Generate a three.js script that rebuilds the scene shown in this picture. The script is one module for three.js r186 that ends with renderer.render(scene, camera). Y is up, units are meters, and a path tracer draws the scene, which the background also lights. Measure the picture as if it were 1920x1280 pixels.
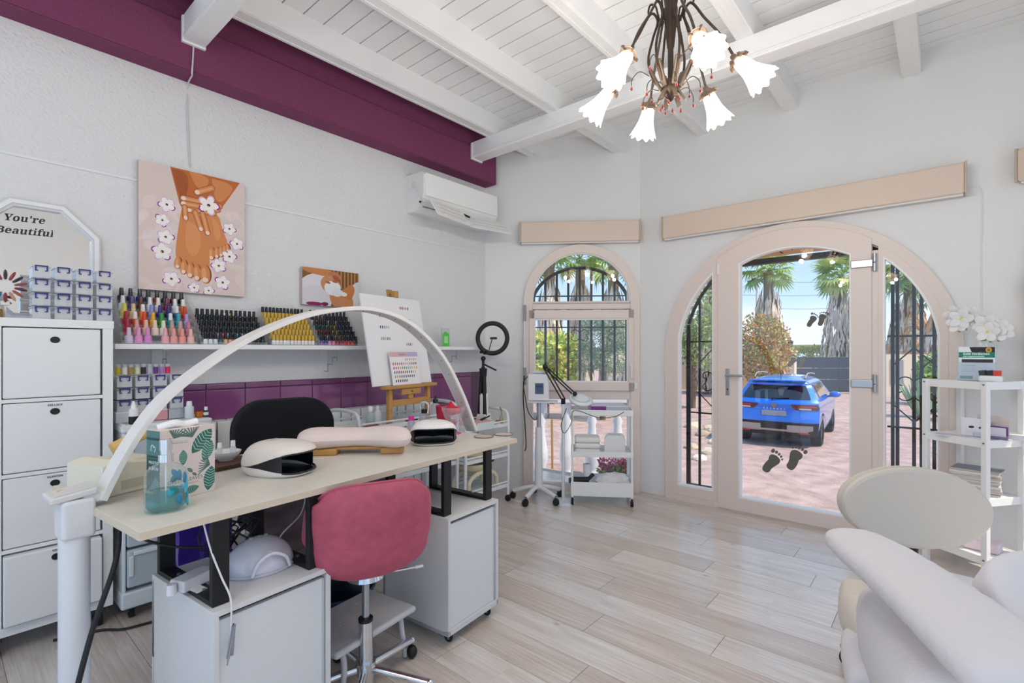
import * as THREE from 'three';
import { RoundedBoxGeometry } from 'three/addons/geometries/RoundedBoxGeometry.js';
import { mergeGeometries, mergeVertices, toCreasedNormals } from 'three/addons/utils/BufferGeometryUtils.js';
import { ImprovedNoise } from 'three/addons/math/ImprovedNoise.js';
import { RectAreaLightUniformsLib } from 'three/addons/lights/RectAreaLightUniformsLib.js';
RectAreaLightUniformsLib.init();

// ---------------------------------------------------------------- camera, sky, sun, exposure
const FPX = 940, EYE = 1.315, HZ = 658, YAW = Math.atan(810 / 940), CY_ = Math.cos(YAW), SY_ = Math.sin(YAW);
const scene = new THREE.Scene();
const camera = new THREE.PerspectiveCamera(2 * Math.atan(640 / FPX) * 180 / Math.PI, 1.5, 0.05, 600);
camera.position.set(0, EYE, 0);
camera.rotation.y = YAW;
camera.setViewOffset(1920, 1280, 0, 640 - HZ, 1920, 1280);
camera.updateProjectionMatrix();
const renderer = new THREE.WebGLRenderer({ antialias: true });
renderer.toneMapping = THREE.LinearToneMapping;
renderer.toneMappingExposure = 1.18;
renderer.shadowMap.enabled = true;
const noise = new ImprovedNoise();
const fbm = (x, y, z, o = 4) => { let s = 0, a = 0.5, f = 1; for (let i = 0; i < o; i++) { s += a * noise.noise(x * f, y * f, z * f + i * 7.3); a *= 0.5; f *= 2; } return s; };
{ // pale blue sky with thin streaks of cloud, the same all round
  const w = 512, h = 256, d = new Float32Array(w * h * 4);
  for (let j = 0; j < h; j++) for (let i = 0; i < w; i++) {
    const el = (j + 0.5) / h * Math.PI - Math.PI / 2, az = i / w * Math.PI * 2, up = Math.max(0, Math.sin(el)), c = Math.cos(el);
    const k = Math.pow(up, 0.5), n = THREE.MathUtils.smoothstep(fbm(Math.cos(az) * c * 2.2 + 5, up * 9, Math.sin(az) * c * 2.2, 5), -0.05, 0.4);
    const a = [0.56 - 0.38 * k, 0.72 - 0.3 * k, 0.9 - 0.08 * k], q = 0.75 * n, o = (j * w + i) * 4;
    for (let m = 0; m < 3; m++) d[o + m] = (a[m] * (1 - q) + [0.86, 0.88, 0.92][m] * q) * 1.0;
    d[o + 3] = 1;
  }
  const t = new THREE.DataTexture(d, w, h, THREE.RGBAFormat, THREE.FloatType);
  t.mapping = THREE.EquirectangularReflectionMapping; t.magFilter = t.minFilter = THREE.LinearFilter; t.needsUpdate = true;
  scene.background = t; scene.backgroundIntensity = 1.2;
}
const sun = new THREE.DirectionalLight(0xfff1dc, 3.8);
sun.position.set(24, 36, -9); sun.target.position.set(0, 0, -6); sun.shadow.radius = 1.5;
sun.castShadow = true; Object.assign(sun.shadow.camera, { left: -40, right: 40, top: 40, bottom: -40, near: 1, far: 120 }); sun.shadow.mapSize.set(4096, 4096);
scene.add(sun, sun.target);

// ---------------------------------------------------------------- helpers
function rng(s) { return () => { s |= 0; s = s + 0x6D2B79F5 | 0; let t = Math.imul(s ^ s >>> 15, 1 | s); t = t + Math.imul(t ^ t >>> 7, 61 | t) ^ t; return ((t ^ t >>> 14) >>> 0) / 4294967296; }; }
const R = rng(7), rr = (a, b) => a + (b - a) * R(), pick = (a) => a[Math.floor(R() * a.length)];
const V = (x, y, z) => new THREE.Vector3(x, y, z);
// a pixel of the 1920x1280 photograph gives a direction; a known plane gives the place
const ray = (px, py) => { const a = (px - 960) / FPX, b = (HZ - py) / FPX; return [a * CY_ - SY_, b, -a * SY_ - CY_]; };
const onY = (px, py, y = 0) => { const d = ray(px, py), t = (y - EYE) / d[1]; return V(d[0] * t, y, d[2] * t); };
const onX = (px, py, x) => { const d = ray(px, py), t = x / d[0]; return V(x, EYE + d[1] * t, d[2] * t); };
const onZ = (px, py, z) => { const d = ray(px, py), t = z / d[2]; return V(d[0] * t, EYE + d[1] * t, z); };
const at = (px, py, t) => { const d = ray(px, py); return V(d[0] * t, EYE + d[1] * t, d[2] * t); };

const mcache = new Map();
function mt(color, roughness = 0.6, metalness = 0, extra = {}) {
  const key = Object.keys(extra).length ? null : `${color}|${roughness}|${metalness}`;
  if (key && mcache.has(key)) return mcache.get(key);
  const phys = ['clearcoat', 'sheen', 'transmission', 'ior', 'anisotropy', 'thickness'].some((k) => k in extra);
  const m = new (phys ? THREE.MeshPhysicalMaterial : THREE.MeshStandardMaterial)({ color, roughness, metalness, side: THREE.DoubleSide, ...extra });
  if (key) mcache.set(key, m);
  return m;
}
function buv(g) { // uv in metres, from the face direction
  const n = g.attributes.normal, p = g.attributes.position, uv = new Float32Array(p.count * 2);
  for (let i = 0; i < p.count; i++) {
    const x = Math.abs(n.getX(i)), y = Math.abs(n.getY(i)), z = Math.abs(n.getZ(i));
    const [a, b] = y >= x && y >= z ? [p.getX(i), p.getZ(i)] : x >= z ? [p.getZ(i), p.getY(i)] : [p.getX(i), p.getY(i)];
    uv[2 * i] = a; uv[2 * i + 1] = b;
  }
  g.setAttribute('uv', new THREE.BufferAttribute(uv, 2)); return g;
}
function mg(list) {
  if (!Array.isArray(list)) return list;
  if (list.length === 1) return list[0];
  const gs = list.map((g) => { const q = g.index ? g.toNonIndexed() : g.clone(); for (const k of Object.keys(q.attributes)) if (!['position', 'normal', 'uv'].includes(k)) q.deleteAttribute(k); if (!q.attributes.uv) buv(q); q.morphAttributes = {}; return q; });
  return mergeGeometries(gs);
}
const B = (w, h, d, x = 0, y = 0, z = 0, r = 0) => (r ? buv(new RoundedBoxGeometry(w, h, d, 2, Math.min(r, w / 2.01, h / 2.01, d / 2.01))) : buv(new THREE.BoxGeometry(w, h, d))).translate(x, y, z);
const Bx = (x0, x1, y0, y1, z0, z1, r = 0) => B(Math.abs(x1 - x0), Math.abs(y1 - y0), Math.abs(z1 - z0), (x0 + x1) / 2, (y0 + y1) / 2, (z0 + z1) / 2, r);
const Cy = (r1, r2, h, x = 0, y = 0, z = 0, seg = 20) => new THREE.CylinderGeometry(r1, r2, h, seg).translate(x, y, z);
const Sp = (r, x = 0, y = 0, z = 0, sx = 1, sy = 1, sz = 1, a = 18, b = 12) => new THREE.SphereGeometry(r, a, b).scale(sx, sy, sz).translate(x, y, z);
const La = (pts, seg = 24) => new THREE.LatheGeometry(pts.map(([a, b]) => new THREE.Vector2(a, b)), seg);
const T = (pts, r, n = 24, rad = 8, closed = false) => new THREE.TubeGeometry(new THREE.CatmullRomCurve3(pts.map((p) => p.isVector3 ? p : V(...p)), closed, 'centripetal'), n, r, rad, closed);
const To = (R_, r, x = 0, y = 0, z = 0, a = 10, b = 32) => new THREE.TorusGeometry(R_, r, a, b).translate(x, y, z);
const shp = (pts) => { const s = new THREE.Shape(); pts.forEach(([x, y], i) => i ? s.lineTo(x, y) : s.moveTo(x, y)); s.closePath(); return s; };
function Ex(shape, depth, bevel = 0, seg = 24) { const g = new THREE.ExtrudeGeometry(shape, { depth, curveSegments: seg, bevelEnabled: bevel > 0, bevelSize: bevel, bevelThickness: bevel, bevelSegments: 2 }); return buv(g); }
const bar = (a, b, r, seg = 8) => { const d = V().subVectors(b, a), g = new THREE.CylinderGeometry(r, r, d.length(), seg); g.applyQuaternion(new THREE.Quaternion().setFromUnitVectors(V(0, 1, 0), d.clone().normalize())); return g.translate((a.x + b.x) / 2, (a.y + b.y) / 2, (a.z + b.z) / 2); };
const rrect = (w, h, r, x = 0, y = 0) => { const s = new THREE.Shape(); const a = x - w / 2, b = x + w / 2, c = y - h / 2, d = y + h / 2; s.moveTo(a + r, c); s.lineTo(b - r, c); s.absarc(b - r, c + r, r, -Math.PI / 2, 0); s.lineTo(b, d - r); s.absarc(b - r, d - r, r, 0, Math.PI / 2); s.lineTo(a + r, d); s.absarc(a + r, d - r, r, Math.PI / 2, Math.PI); s.lineTo(a, c + r); s.absarc(a + r, c + r, r, Math.PI, Math.PI * 1.5); return s; };

const used = new Map();
function numbered(n) { const k = used.get(n) || 0; used.set(n, k + 1); return k ? `${n}_${String(k).padStart(3, '0')}` : n; }
function add(o, parent) { (parent || scene).add(o); return o; }
function obj(name, geo, m, parent, pos, rot) {
  const o = new THREE.Mesh(mg(geo), m); o.name = parent ? name : numbered(name); o.castShadow = o.receiveShadow = true;
  if (pos) pos.isVector3 ? o.position.copy(pos) : o.position.set(...pos);
  if (rot) o.rotation.set(...rot);
  return add(o, parent);
}
function tag(o, label, category, group, kind) { if (label) o.userData.label = label; if (category) o.userData.category = category; if (group) o.userData.group = group; if (kind) o.userData.kind = kind; return o; }
function thing(name, label, category, pos = [0, 0, 0], turn = 0, group) {
  const o = new THREE.Group(); o.name = numbered(name); scene.add(o);
  pos.isVector3 ? o.position.copy(pos) : o.position.set(...pos); o.rotation.y = turn;
  return tag(o, label, category, group);
}
function dup(src, pos, turn, label, group) {
  const c = src.clone(); c.name = numbered(src.name.replace(/_\d{3}$/, '')); c.userData = { ...src.userData }; scene.add(c);
  pos.isVector3 ? c.position.copy(pos) : c.position.set(...pos); if (turn !== undefined) c.rotation.y = turn;
  if (label) c.userData.label = label; if (group) c.userData.group = group; return c;
}
function struct(name, label, geo, m, pos, rot) {
  const o = geo ? obj(name, geo, m, null, pos, rot) : thing(name, null, null, pos, rot ? rot[1] : 0);
  if (!geo) used.set(name, 1);
  return tag(o, label, null, null, 'structure');
}
const grp = (name, parent, pos, rot) => { const g = new THREE.Group(); g.name = name; if (pos) g.position.set(...pos); if (rot) g.rotation.set(...rot); parent.add(g); return g; };

// ---------------------------------------------------------------- textures
function tex(w, h, fn, srgb = true, rep) { // fn(u,v) -> [r,g,b] 0..1
  const d = new Uint8Array(w * h * 4);
  for (let j = 0; j < h; j++) for (let i = 0; i < w; i++) { const c = fn(i / w, j / h), o = (j * w + i) * 4; for (let m = 0; m < 3; m++) d[o + m] = Math.max(0, Math.min(255, c[m] * 255)); d[o + 3] = 255; }
  const t = new THREE.DataTexture(d, w, h); t.magFilter = THREE.LinearFilter; t.minFilter = THREE.LinearMipmapLinearFilter; t.generateMipmaps = true; t.wrapS = t.wrapT = THREE.RepeatWrapping;
  if (srgb) t.colorSpace = THREE.SRGBColorSpace; if (rep) t.repeat.set(...rep); t.needsUpdate = true; return t;
}
function canv(w, h, draw) { const c = document.createElement('canvas'); c.width = w; c.height = h; const x = c.getContext('2d'); draw(x, w, h); const t = new THREE.CanvasTexture(c); t.colorSpace = THREE.SRGBColorSpace; t.anisotropy = 4; return t; }
const tile4 = (f, u, v, s) => { // seamless noise
  const a = Math.cos(u * 6.2832) * s, b = Math.sin(u * 6.2832) * s, c = Math.cos(v * 6.2832) * s, d = Math.sin(v * 6.2832) * s; return f(a + c * 0.7, b + d * 0.7, c - d + 3.1);
};
// stucco relief, one metre square
const stuccoTex = (() => { const r = rng(3), n = 512, g = new Float32Array(n * n); for (let k = 0; k < 26000; k++) { const x = Math.floor(r() * n), y = Math.floor(r() * n), s = 1 + r() * 3, v = r() - 0.45; for (let dy = -4; dy <= 4; dy++) for (let dx = -4; dx <= 4; dx++) { const q = (dx * dx + dy * dy) / (s * s); if (q < 4) g[((y + dy + n) % n) * n + (x + dx + n) % n] += v * Math.exp(-q); } } return tex(n, n, (u, v) => { const a = 0.5 + 0.28 * g[Math.floor(v * n) * n + Math.floor(u * n)]; return [a, a, a]; }, false); })();
const velvetTex = tex(256, 256, (u, v) => { const a = 0.88 + 0.12 * fbm(u * 7, v * 7, 2, 3) + 0.04 * (R() - 0.5); return [a, a, a]; });
const MAT = {};
MAT.white = mt(0xededeb, 0.75, 0, { bumpMap: stuccoTex, bumpScale: 0.0012 });
MAT.stucco = mt(0xe6e6e6, 0.85, 0, { bumpMap: stuccoTex, bumpScale: 0.006 });
MAT.purple = mt(0x7c3a5e, 0.85, 0, { bumpMap: stuccoTex, bumpScale: 0.005 });
MAT.timber = mt(0xf4f4f3, 0.55);
MAT.frame = mt(0xeadad0, 0.4);
MAT.sealing = mt(0xf4f2ef, 0.4);
MAT.glass = mt(0xffffff, 0.0, 0, { transmission: 1, thickness: 0, ior: 1.45 });
MAT.iron = mt(0x17181b, 0.5, 0.3);
MAT.black = mt(0x121214, 0.5);
MAT.rubber = mt(0x1a1a1c, 0.8);
MAT.chrome = mt(0xd9dce0, 0.12, 1);
MAT.steel = mt(0xb4b7ba, 0.3, 1);
MAT.plastic = mt(0xeceae6, 0.35);
MAT.lacquer = mt(0xf2f2f0, 0.35);
MAT.clear = mt(0xf4f7fb, 0.05, 0, { transmission: 0.85, thickness: 0, ior: 1.3 });

// ================================================================ THE ROOM
const XL = -3.35, ZD = -4.35, CEIL = 3.33, XR = 1.588, ZR = 1.9, RB = 3.18; // left wall, door wall, ceiling boards, right wall, rear wall, rafter undersides
// ---- floor: wood-look planks laid along the door wall, thin pale joints
{
  const fl = struct('floor', 'pale greyish wood look plank floor with narrow joints');
  obj('grout', Bx(XL - 0.1, XR + 0.1, -0.06, -0.004, ZD - 0.2, ZR + 0.1), mt(0xb3a79a, 0.9), fl);
  const woods = [0, 1, 2, 3].map((k) => tex(1024, 256, (u, v) => {
    const kn = k === 1 ? [[0.31, 0.4]] : k === 3 ? [[0.7, 0.6], [0.2, 0.25]] : []; let wob = 0, dark = 0;
    for (const [a, b] of kn) { const du = (u - a) * 5, dv = (v - b) * 2.2, q = du * du + dv * dv; wob += 0.9 * Math.exp(-q * 9) * (dv > 0 ? 1 : -1); dark += (k % 2 ? 0.5 : 0.9) * Math.exp(-q * 260); }
    const n = fbm(u * 3 + k * 9, v * 26 + wob * 3 + 1.2 * fbm(u * 4, v * 3, k, 2), k, 4), f = fbm(u * 24, v * 190, k + 4, 2), g = fbm(u * 2.3 + k, v * 2.5, 8 + k, 3);
    const t = 0.5 + 0.62 * n + 0.25 * f + 0.55 * g, a = Math.max(0, Math.min(1, t));
    const c = [196 + 54 * a, 182 + 62 * a, 168 + 72 * a].map((x) => x / 255 * (1 - 0.45 * dark) + 0.01 * (k - 1.5)); return c;
  }));
  const mats = woods.map((w, i) => mt([0xf6f0ec, 0xffffff, 0xeee6e0, 0xfbf8f5][i], 0.3, 0, { map: w, bumpMap: w, bumpScale: 0.0003, clearcoat: 0.6, clearcoatRoughness: 0.22 }));
  const W = 0.2, L = 1.2, J = 0.0025, r = rng(11);
  const geos = Array.from({ length: 6 }, (_, k) => { const g = new THREE.BoxGeometry(L - J, 0.02, W - J), p = g.attributes.position, uv = g.attributes.uv; for (let i = 0; i < p.count; i++) uv.setXY(i, p.getX(i) / 1.25 + k * 0.37, p.getZ(i) / 0.3 + k * 0.41); return g; });
  const zs = -4.6; let n = 0;
  for (let j = 0; zs + j * W < ZR; j++) { const off = ((j * 0.433) % 1) * L; for (let x = XL - 0.1 - off; x < XR; x += L) {
    const cx = x + L / 2, cz = zs + j * W + W / 2; if (cx + L / 2 < XL || cz < ZD - 0.1) continue;
    const o = new THREE.Mesh(geos[n % 6], mats[Math.floor(r() * 4)]); o.name = 'plank'; o.position.set(cx, -0.0102 + 0.0004 * r(), cz); if (r() < 0.5) o.rotation.y = Math.PI; o.castShadow = o.receiveShadow = true; fl.add(o); n++; } }
}
// ---- left wall: white stucco, moulding line, purple beam above, purple tile band
struct('wall_left', 'rough white stucco wall carrying the polish shelf and pictures', [Bx(XL - 0.25, XL, -0.05, CEIL + 0.1, -3.9, ZR + 0.2)], MAT.stucco);
struct('trim_1', 'thin white moulding line across the stucco wall', [Bx(XL, XL + 0.008, 2.243, 2.255, -3.48, ZR)], MAT.white);
{
  const b = struct('trim_2', 'deep purple rough plaster beam along the top of the stucco wall', [Bx(XL - 0.02, XL + 0.144, 2.885, 3.155, -3.5, ZR, 0.012)], MAT.purple);
  obj('upper_ledge', [Bx(XL - 0.02, XL + 0.128, 3.15, CEIL + 0.02, -3.5, ZR)], MAT.purple, b);
}
{
  const band = struct('trim_3', 'band of glossy purple ceramic wall tiles above the radiator');
  obj('grout_bed', Bx(XL, XL + 0.004, 0.66, 1.12, -3.42, -0.4), mt(0x6d5568, 0.9), band);
  const gm = [0x84497a, 0x8b4e80, 0x7e4574].map((c) => mt(c, 0.18, 0, { clearcoat: 0.8, clearcoatRoughness: 0.12 }));
  const tg = B(0.009, 0.2185, 0.2185, 0, 0, 0, 0.004), bg = B(0.013, 0.033, 0.2185, 0, 0, 0, 0.005);
  let k = 0;
  for (let z = -0.52; z > -3.4; z -= 0.222) { for (const y of [0.748, 0.97]) obj('tile', tg, gm[k++ % 3], band, [XL + 0.006, y, z]); obj('border_tile', bg, gm[k++ % 3], band, [XL + 0.008, 1.1, z]); }
}
// ---- wall with the arched window (turned), wall with the arched door, its mirror image beyond
const PHI = Math.atan2(0.855, 1.188), CL = Math.hypot(0.855, 1.188), WT = 0.25;
function archPath(P, cx, hw, y0, ys) { P.moveTo(cx - hw, y0); P.lineTo(cx + hw, y0); P.lineTo(cx + hw, ys); P.absarc(cx, ys, hw, 0, Math.PI); P.lineTo(cx - hw, y0); return P; }
const WC = 0.912, WR = 0.537, WY = 1.78; // window centre along its wall, outer radius, spring line
function windowWall(name, label, pos, rot) {
  const s = shp([[-0.2, -0.05], [CL + 0.2, -0.05], [CL + 0.2, CEIL + 0.1], [-0.2, CEIL + 0.1]]); s.holes.push(archPath(new THREE.Path(), WC, WR - 0.01, -0.06, WY));
  const g = shp([[-0.2, -0.05], [WC - WR + 0.01, -0.05], [WC - WR + 0.01, WY], ...Array.from({ length: 33 }, (_, i) => { const a = Math.PI * (1 - i / 32); return [WC + (WR - 0.01) * Math.cos(a), WY + (WR - 0.01) * Math.sin(a)]; }), [WC + WR - 0.01, -0.05], [CL + 0.2, -0.05], [CL + 0.2, CEIL + 0.1], [-0.2, CEIL + 0.1]]);
  return struct(name, label, Ex(g, WT).translate(0, 0, -WT), MAT.white, pos, rot);
}
windowWall('wall_back', 'smooth white wall with the single arched window', [XL, 0, -3.495], [0, PHI, 0]);
const DX = -0.9, DR = 0.985, DY = 1.305; // door arch centre, radius, spring line
const xr = 0.4;
{
  const pts = [[-2.3, -0.05], [DX - DR, -0.05], [DX - DR, DY]]; for (let i = 0; i <= 48; i++) { const a = Math.PI * (1 - i / 48); pts.push([DX + DR * Math.cos(a), DY + DR * Math.sin(a)]); }
  pts.push([DX + DR, -0.05], [0.42, -0.05], [0.42, CEIL + 0.1], [-2.3, CEIL + 0.1]);
  struct('wall_front', 'smooth white wall around the wide arched glass door', Ex(shp(pts), WT).translate(0, 0, ZD - WT), MAT.white);
}
{ // beyond the frame: the mirrored slanted wall with its window
  const g = shp([[0.0, -0.05], [CL - WC - WR, -0.05], [CL - WC - WR, WY], ...Array.from({ length: 33 }, (_, i) => { const a = Math.PI * (1 - i / 32); return [CL - WC + WR * Math.cos(a), WY + WR * Math.sin(a)]; }), [CL - WC + WR, -0.05], [CL + 0.2, -0.05], [CL + 0.2, CEIL + 0.1], [0.0, CEIL + 0.1]]);
  struct('wall_far', 'smooth white slanted wall beside the shelf unit', Ex(g, WT).translate(0, 0, -WT), MAT.white, [xr, 0, ZD], [0, -PHI, 0]);
}
{ // right and rear walls; their openings are out of view, placed to let daylight in
  const h1 = (P, a, b, y0, y1) => { P.moveTo(a, y0); P.lineTo(b, y0); P.lineTo(b, y1); P.lineTo(a, y1); P.lineTo(a, y0); return P; };
  const s = shp([[-ZR - 0.2, -0.05], [3.6, -0.05], [3.6, CEIL + 0.1], [-ZR - 0.2, CEIL + 0.1]]); // local x = -z
  s.holes.push(h1(new THREE.Path(), 1.7, 3.3, 0.02, 2.6), h1(new THREE.Path(), -1.7, 0.5, 0.02, 2.6));
  struct('wall_right', 'white wall with tall unseen openings that let daylight in beyond the treatment chair', Ex(s, WT), MAT.white, [XR, 0, 0], [0, Math.PI / 2, 0]);
  const s2 = shp([[XL - 0.2, -0.05], [XR + 0.2, -0.05], [XR + 0.2, CEIL + 0.1], [XL - 0.2, CEIL + 0.1]]); s2.holes.push(h1(new THREE.Path(), -3.1, -0.95, 0.02, 2.75), h1(new THREE.Path(), -0.75, 1.35, 0.02, 2.75));
  struct('wall_rear', 'white wall with wide unseen openings that light the room from behind the viewpoint', Ex(s2, WT), MAT.white, [0, 0, ZR]);
}
// ---- ceiling: slab, boards along the door wall, rafters across them, two main beams below
{
  const c = struct('ceiling', 'white boarded ceiling between painted rafters');
  obj('slab', Bx(XL - 0.25, XR + 0.25, CEIL + 0.018, CEIL + 0.2, -4.75, ZR + 0.25), mt(0xbcbcbc, 0.9), c);
  const bw = 0.1275, bg = B(XR - XL + 0.1, 0.016, bw - 0.007, 0, 0, 0, 0.002);
  for (let z = -4.7; z < ZR + 0.1; z += bw) obj('ceiling_board', bg, MAT.timber, c, [(XR + XL) / 2, CEIL + 0.009, z - 0.01]);
}
const rafterX = [[-3.023, -2.905], [-2.361, -2.252], [-1.622, -1.526], [-0.948, -0.848], [-0.219, -0.117], [0.51, 0.61], [1.24, 1.34]];
const rl = ['running beside the purple beam', 'second out from the purple beam', 'third out from the purple beam', 'carrying the chandelier', 'just past the chandelier rafter', 'over the white shelf unit', 'along the window side'];
rafterX.forEach(([a, b], i) => {
  const r = tag(obj('trim_' + (4 + i), [Bx(a, b, RB, CEIL + 0.004, -4.6, ZR + 0.1, 0.004)], MAT.timber), 'white painted ceiling rafter ' + rl[i], null, null, 'structure');
  obj('cover_strip', [Bx(a + 0.012, a + 0.03, RB - 0.004, RB + 0.004, -4.5, ZR), Bx(b - 0.03, b - 0.012, RB - 0.004, RB + 0.004, -4.5, ZR)], MAT.timber, r);
});
[[-3.281, -3.161, 'in front of the arched window'], [-1.021, -0.916, 'over the framed foot picture']].forEach(([a, b, t], i) => {
  const m = tag(obj('trim_' + (11 + i), [Bx(XL + 0.144, XR + 0.1, 3.038, RB, a, b, 0.003)], MAT.timber), 'heavy white main beam ' + t, null, null, 'structure');
  obj('bead', [Bx(XL + 0.15, XR, 3.052, 3.06, b - 0.002, b + 0.006), Bx(XL + 0.15, XR, 3.066, 3.07, b - 0.002, b + 0.004)], MAT.timber, m);
  obj('end_batten', [Bx(XL + 0.144, XL + 0.165, 3.028, RB - 0.005, a - 0.006, b + 0.008, 0.003)], MAT.timber, m);
});
// ---- blind boxes
const blindM = mt(0xe3cfbd, 0.45);
function blind(label, w, pos, rot) {
  const t = thing('roller_blind_box', label, 'blind box', pos, rot, 'cream roller blind boxes'); obj('cassette', B(w - 0.02, 0.195, 0.1, 0, 0, 0.05, 0.012), blindM, t);
  for (const s of [-1, 1]) obj('end_cap', B(0.012, 0.205, 0.105, s * (w / 2 - 0.006), 0, 0.05, 0.004), mt(0xc9b6a4, 0.4), t); obj('bottom_rail', B(w - 0.03, 0.012, 0.03, 0, -0.1, 0.06, 0.004), MAT.sealing, t); return t; }
const onWin = (s, y, off = 0) => V(XL + s * Math.cos(PHI) + off * Math.sin(PHI), y, -3.495 - s * Math.sin(PHI) + off * Math.cos(PHI));
blind('short cream roller blind box above the arched window', 1.12, onWin(0.895, 2.43), PHI);
blind('long cream roller blind box above the arched door', 2.02, [-0.9, 2.41, ZD], 0);
blind('cream roller blind box on the slanted wall past the shelf unit', 1.12, [xr + 0.56 * Math.cos(PHI) - 0.02, 2.43, ZD + 0.56 * Math.sin(PHI)], -PHI);
tag(obj('blind_cable', T([[0.125, 2.35, ZD + 0.004], [0.17, 2.36, ZD + 0.004], [0.185, 2.2, ZD + 0.004], [0.18, 1.9, ZD + 0.004], [0.183, 1.5, ZD + 0.004]], 0.0025, 40, 6), MAT.sealing), 'thin white cable running down from the long blind box', 'cable');

// ---- arched window
const ringShape = (cx, y0, ys, Ro, Ri, yi) => { const s = archPath(new THREE.Shape(), cx, Ro, y0, ys); s.holes.push(archPath(new THREE.Path(), cx, Ri, yi, ys)); return s; };
function archWindow(name, label, pos, rot, w, grilled) {
  const g = struct(name, label, null, null, pos, [0, rot, 0]);
  const yb = 0.0;
  obj('window_frame', Ex(ringShape(w, yb, WY, WR, WR - 0.075, 0.07), 0.09, 0.004, 40).translate(0, 0, -0.05), MAT.frame, g);
  obj('transom', Bx(w - WR + 0.06, w + WR - 0.06, 1.71, 1.785, -0.045, 0.03, 0.004), MAT.frame, g);
  obj('lower_rail', Bx(w - WR + 0.06, w + WR - 0.06, 0.86, 0.95, -0.045, 0.03, 0.004), MAT.frame, g);
  const sash = obj('sash', [Bx(w - 0.485, w - 0.435, 0.945, 1.7, -0.02, 0.06, 0.004), Bx(w + 0.435, w + 0.485, 0.945, 1.7, -0.02, 0.06, 0.004), Bx(w - 0.485, w + 0.485, 1.62, 1.7, -0.02, 0.06, 0.004), Bx(w - 0.485, w + 0.485, 0.945, 1.025, -0.02, 0.06, 0.004)], MAT.frame, g);
  obj('bead', [Bx(w - 0.437, w + 0.437, 1.608, 1.622, -0.01, 0.05), Bx(w - 0.437, w + 0.437, 1.022, 1.034, -0.01, 0.05), Bx(w - 0.44, w - 0.428, 1.03, 1.615, -0.01, 0.05), Bx(w + 0.428, w + 0.44, 1.03, 1.615, -0.01, 0.05)], MAT.sealing, sash);
  obj('handle', [B(0.028, 0.08, 0.012, w + 0.462, 1.16, 0.066, 0.004), B(0.02, 0.12, 0.02, w + 0.462, 1.12, 0.09, 0.008), Cy(0.009, 0.009, 0.04, 0, 0, 0).rotateX(Math.PI / 2).translate(w + 0.462, 1.17, 0.08)], MAT.plastic, sash);
  obj('bead', Ex(ringShape(w, 1.76, WY, WR - 0.075, WR - 0.087, 1.772), 0.03, 0, 40).translate(0, 0, 0), MAT.sealing, g);
  obj('bead', [Bx(w - 0.46, w + 0.46, 0.066, 0.08, -0.02, 0.03), Bx(w - 0.462, w - 0.45, 0.07, 0.87, -0.02, 0.03), Bx(w + 0.45, w + 0.462, 0.07, 0.87, -0.02, 0.03)], MAT.sealing, g);
  obj('pane', Ex(archPath(new THREE.Shape(), w, WR - 0.07, 1.74, WY), 0.004, 0, 40).translate(0, 0, -0.02), MAT.glass, g);
  obj('pane', Bx(w - 0.44, w + 0.44, 1.02, 1.625, 0.015, 0.019), MAT.glass, g);
  obj('pane', Bx(w - 0.465, w + 0.465, 0.06, 0.865, -0.02, -0.016), MAT.glass, g);
  obj('hinge', B(0.03, 0.06, 0.03, w + 0.505, 0.99, 0.045, 0.006), MAT.plastic, g);
  for (const [y0, y1] of [[1.0, 1.16], [1.6, 1.75]]) obj('opener_bracket', B(0.03, y1 - y0, 0.03, w - 0.53, (y0 + y1) / 2, 0.06, 0.006), mt(0x9a9a9a, 0.5), g);
  obj('opener_rod', Cy(0.009, 0.009, 0.46, w - 0.53, 1.38, 0.06), MAT.plastic, g);
  if (!grilled) return;
  // arched grille outside
  const gr = tag(thing('window_grille', 'black iron grille of upright bars outside the arched window', 'window grille', [XL, 0, -3.495], PHI), null);
  const gz = -0.2, bm = MAT.iron;
  obj('hoop', new THREE.TorusGeometry(0.485, 0.018, 8, 40, Math.PI).scale(1, 0.86, 1).translate(w, 1.72, gz), bm, gr);
  for (let i = -4; i <= 4; i++) { const x = i * 0.113, top = 1.72 + 0.86 * Math.sqrt(Math.max(0, 0.485 * 0.485 - x * x)); if (Math.abs(i) < 4.5) obj('upright_bar', bar(V(w + x, 1.0, gz), V(w + x, top, gz), 0.0115), bm, gr); }
  for (const y of [0.98, 1.55, 1.86]) obj('cross_bar', B(0.96, 0.012, 0.012, w, y, gz - 0.012), bm, gr);
  for (const s of [-1, 1]) for (const d of [-1, 1]) obj('scroll', T(Array.from({ length: 18 }, (_, i) => { const a = i / 17 * 4.6, q = 0.05 - i * 0.0021; return V(w + s * (0.055 - Math.cos(a) * q), 1.47 + d * (0.02 + Math.sin(a) * q * 0.9), gz); }), 0.004, 30, 5), bm, gr);
}
archWindow('window_1', 'arched window in a cream frame with black bars outside', [XL, 0, -3.495], PHI, WC, true);
archWindow('window_2', 'arched window in a cream frame past the shelf unit', [xr, 0, ZD], -PHI, CL - WC, false);
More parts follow.
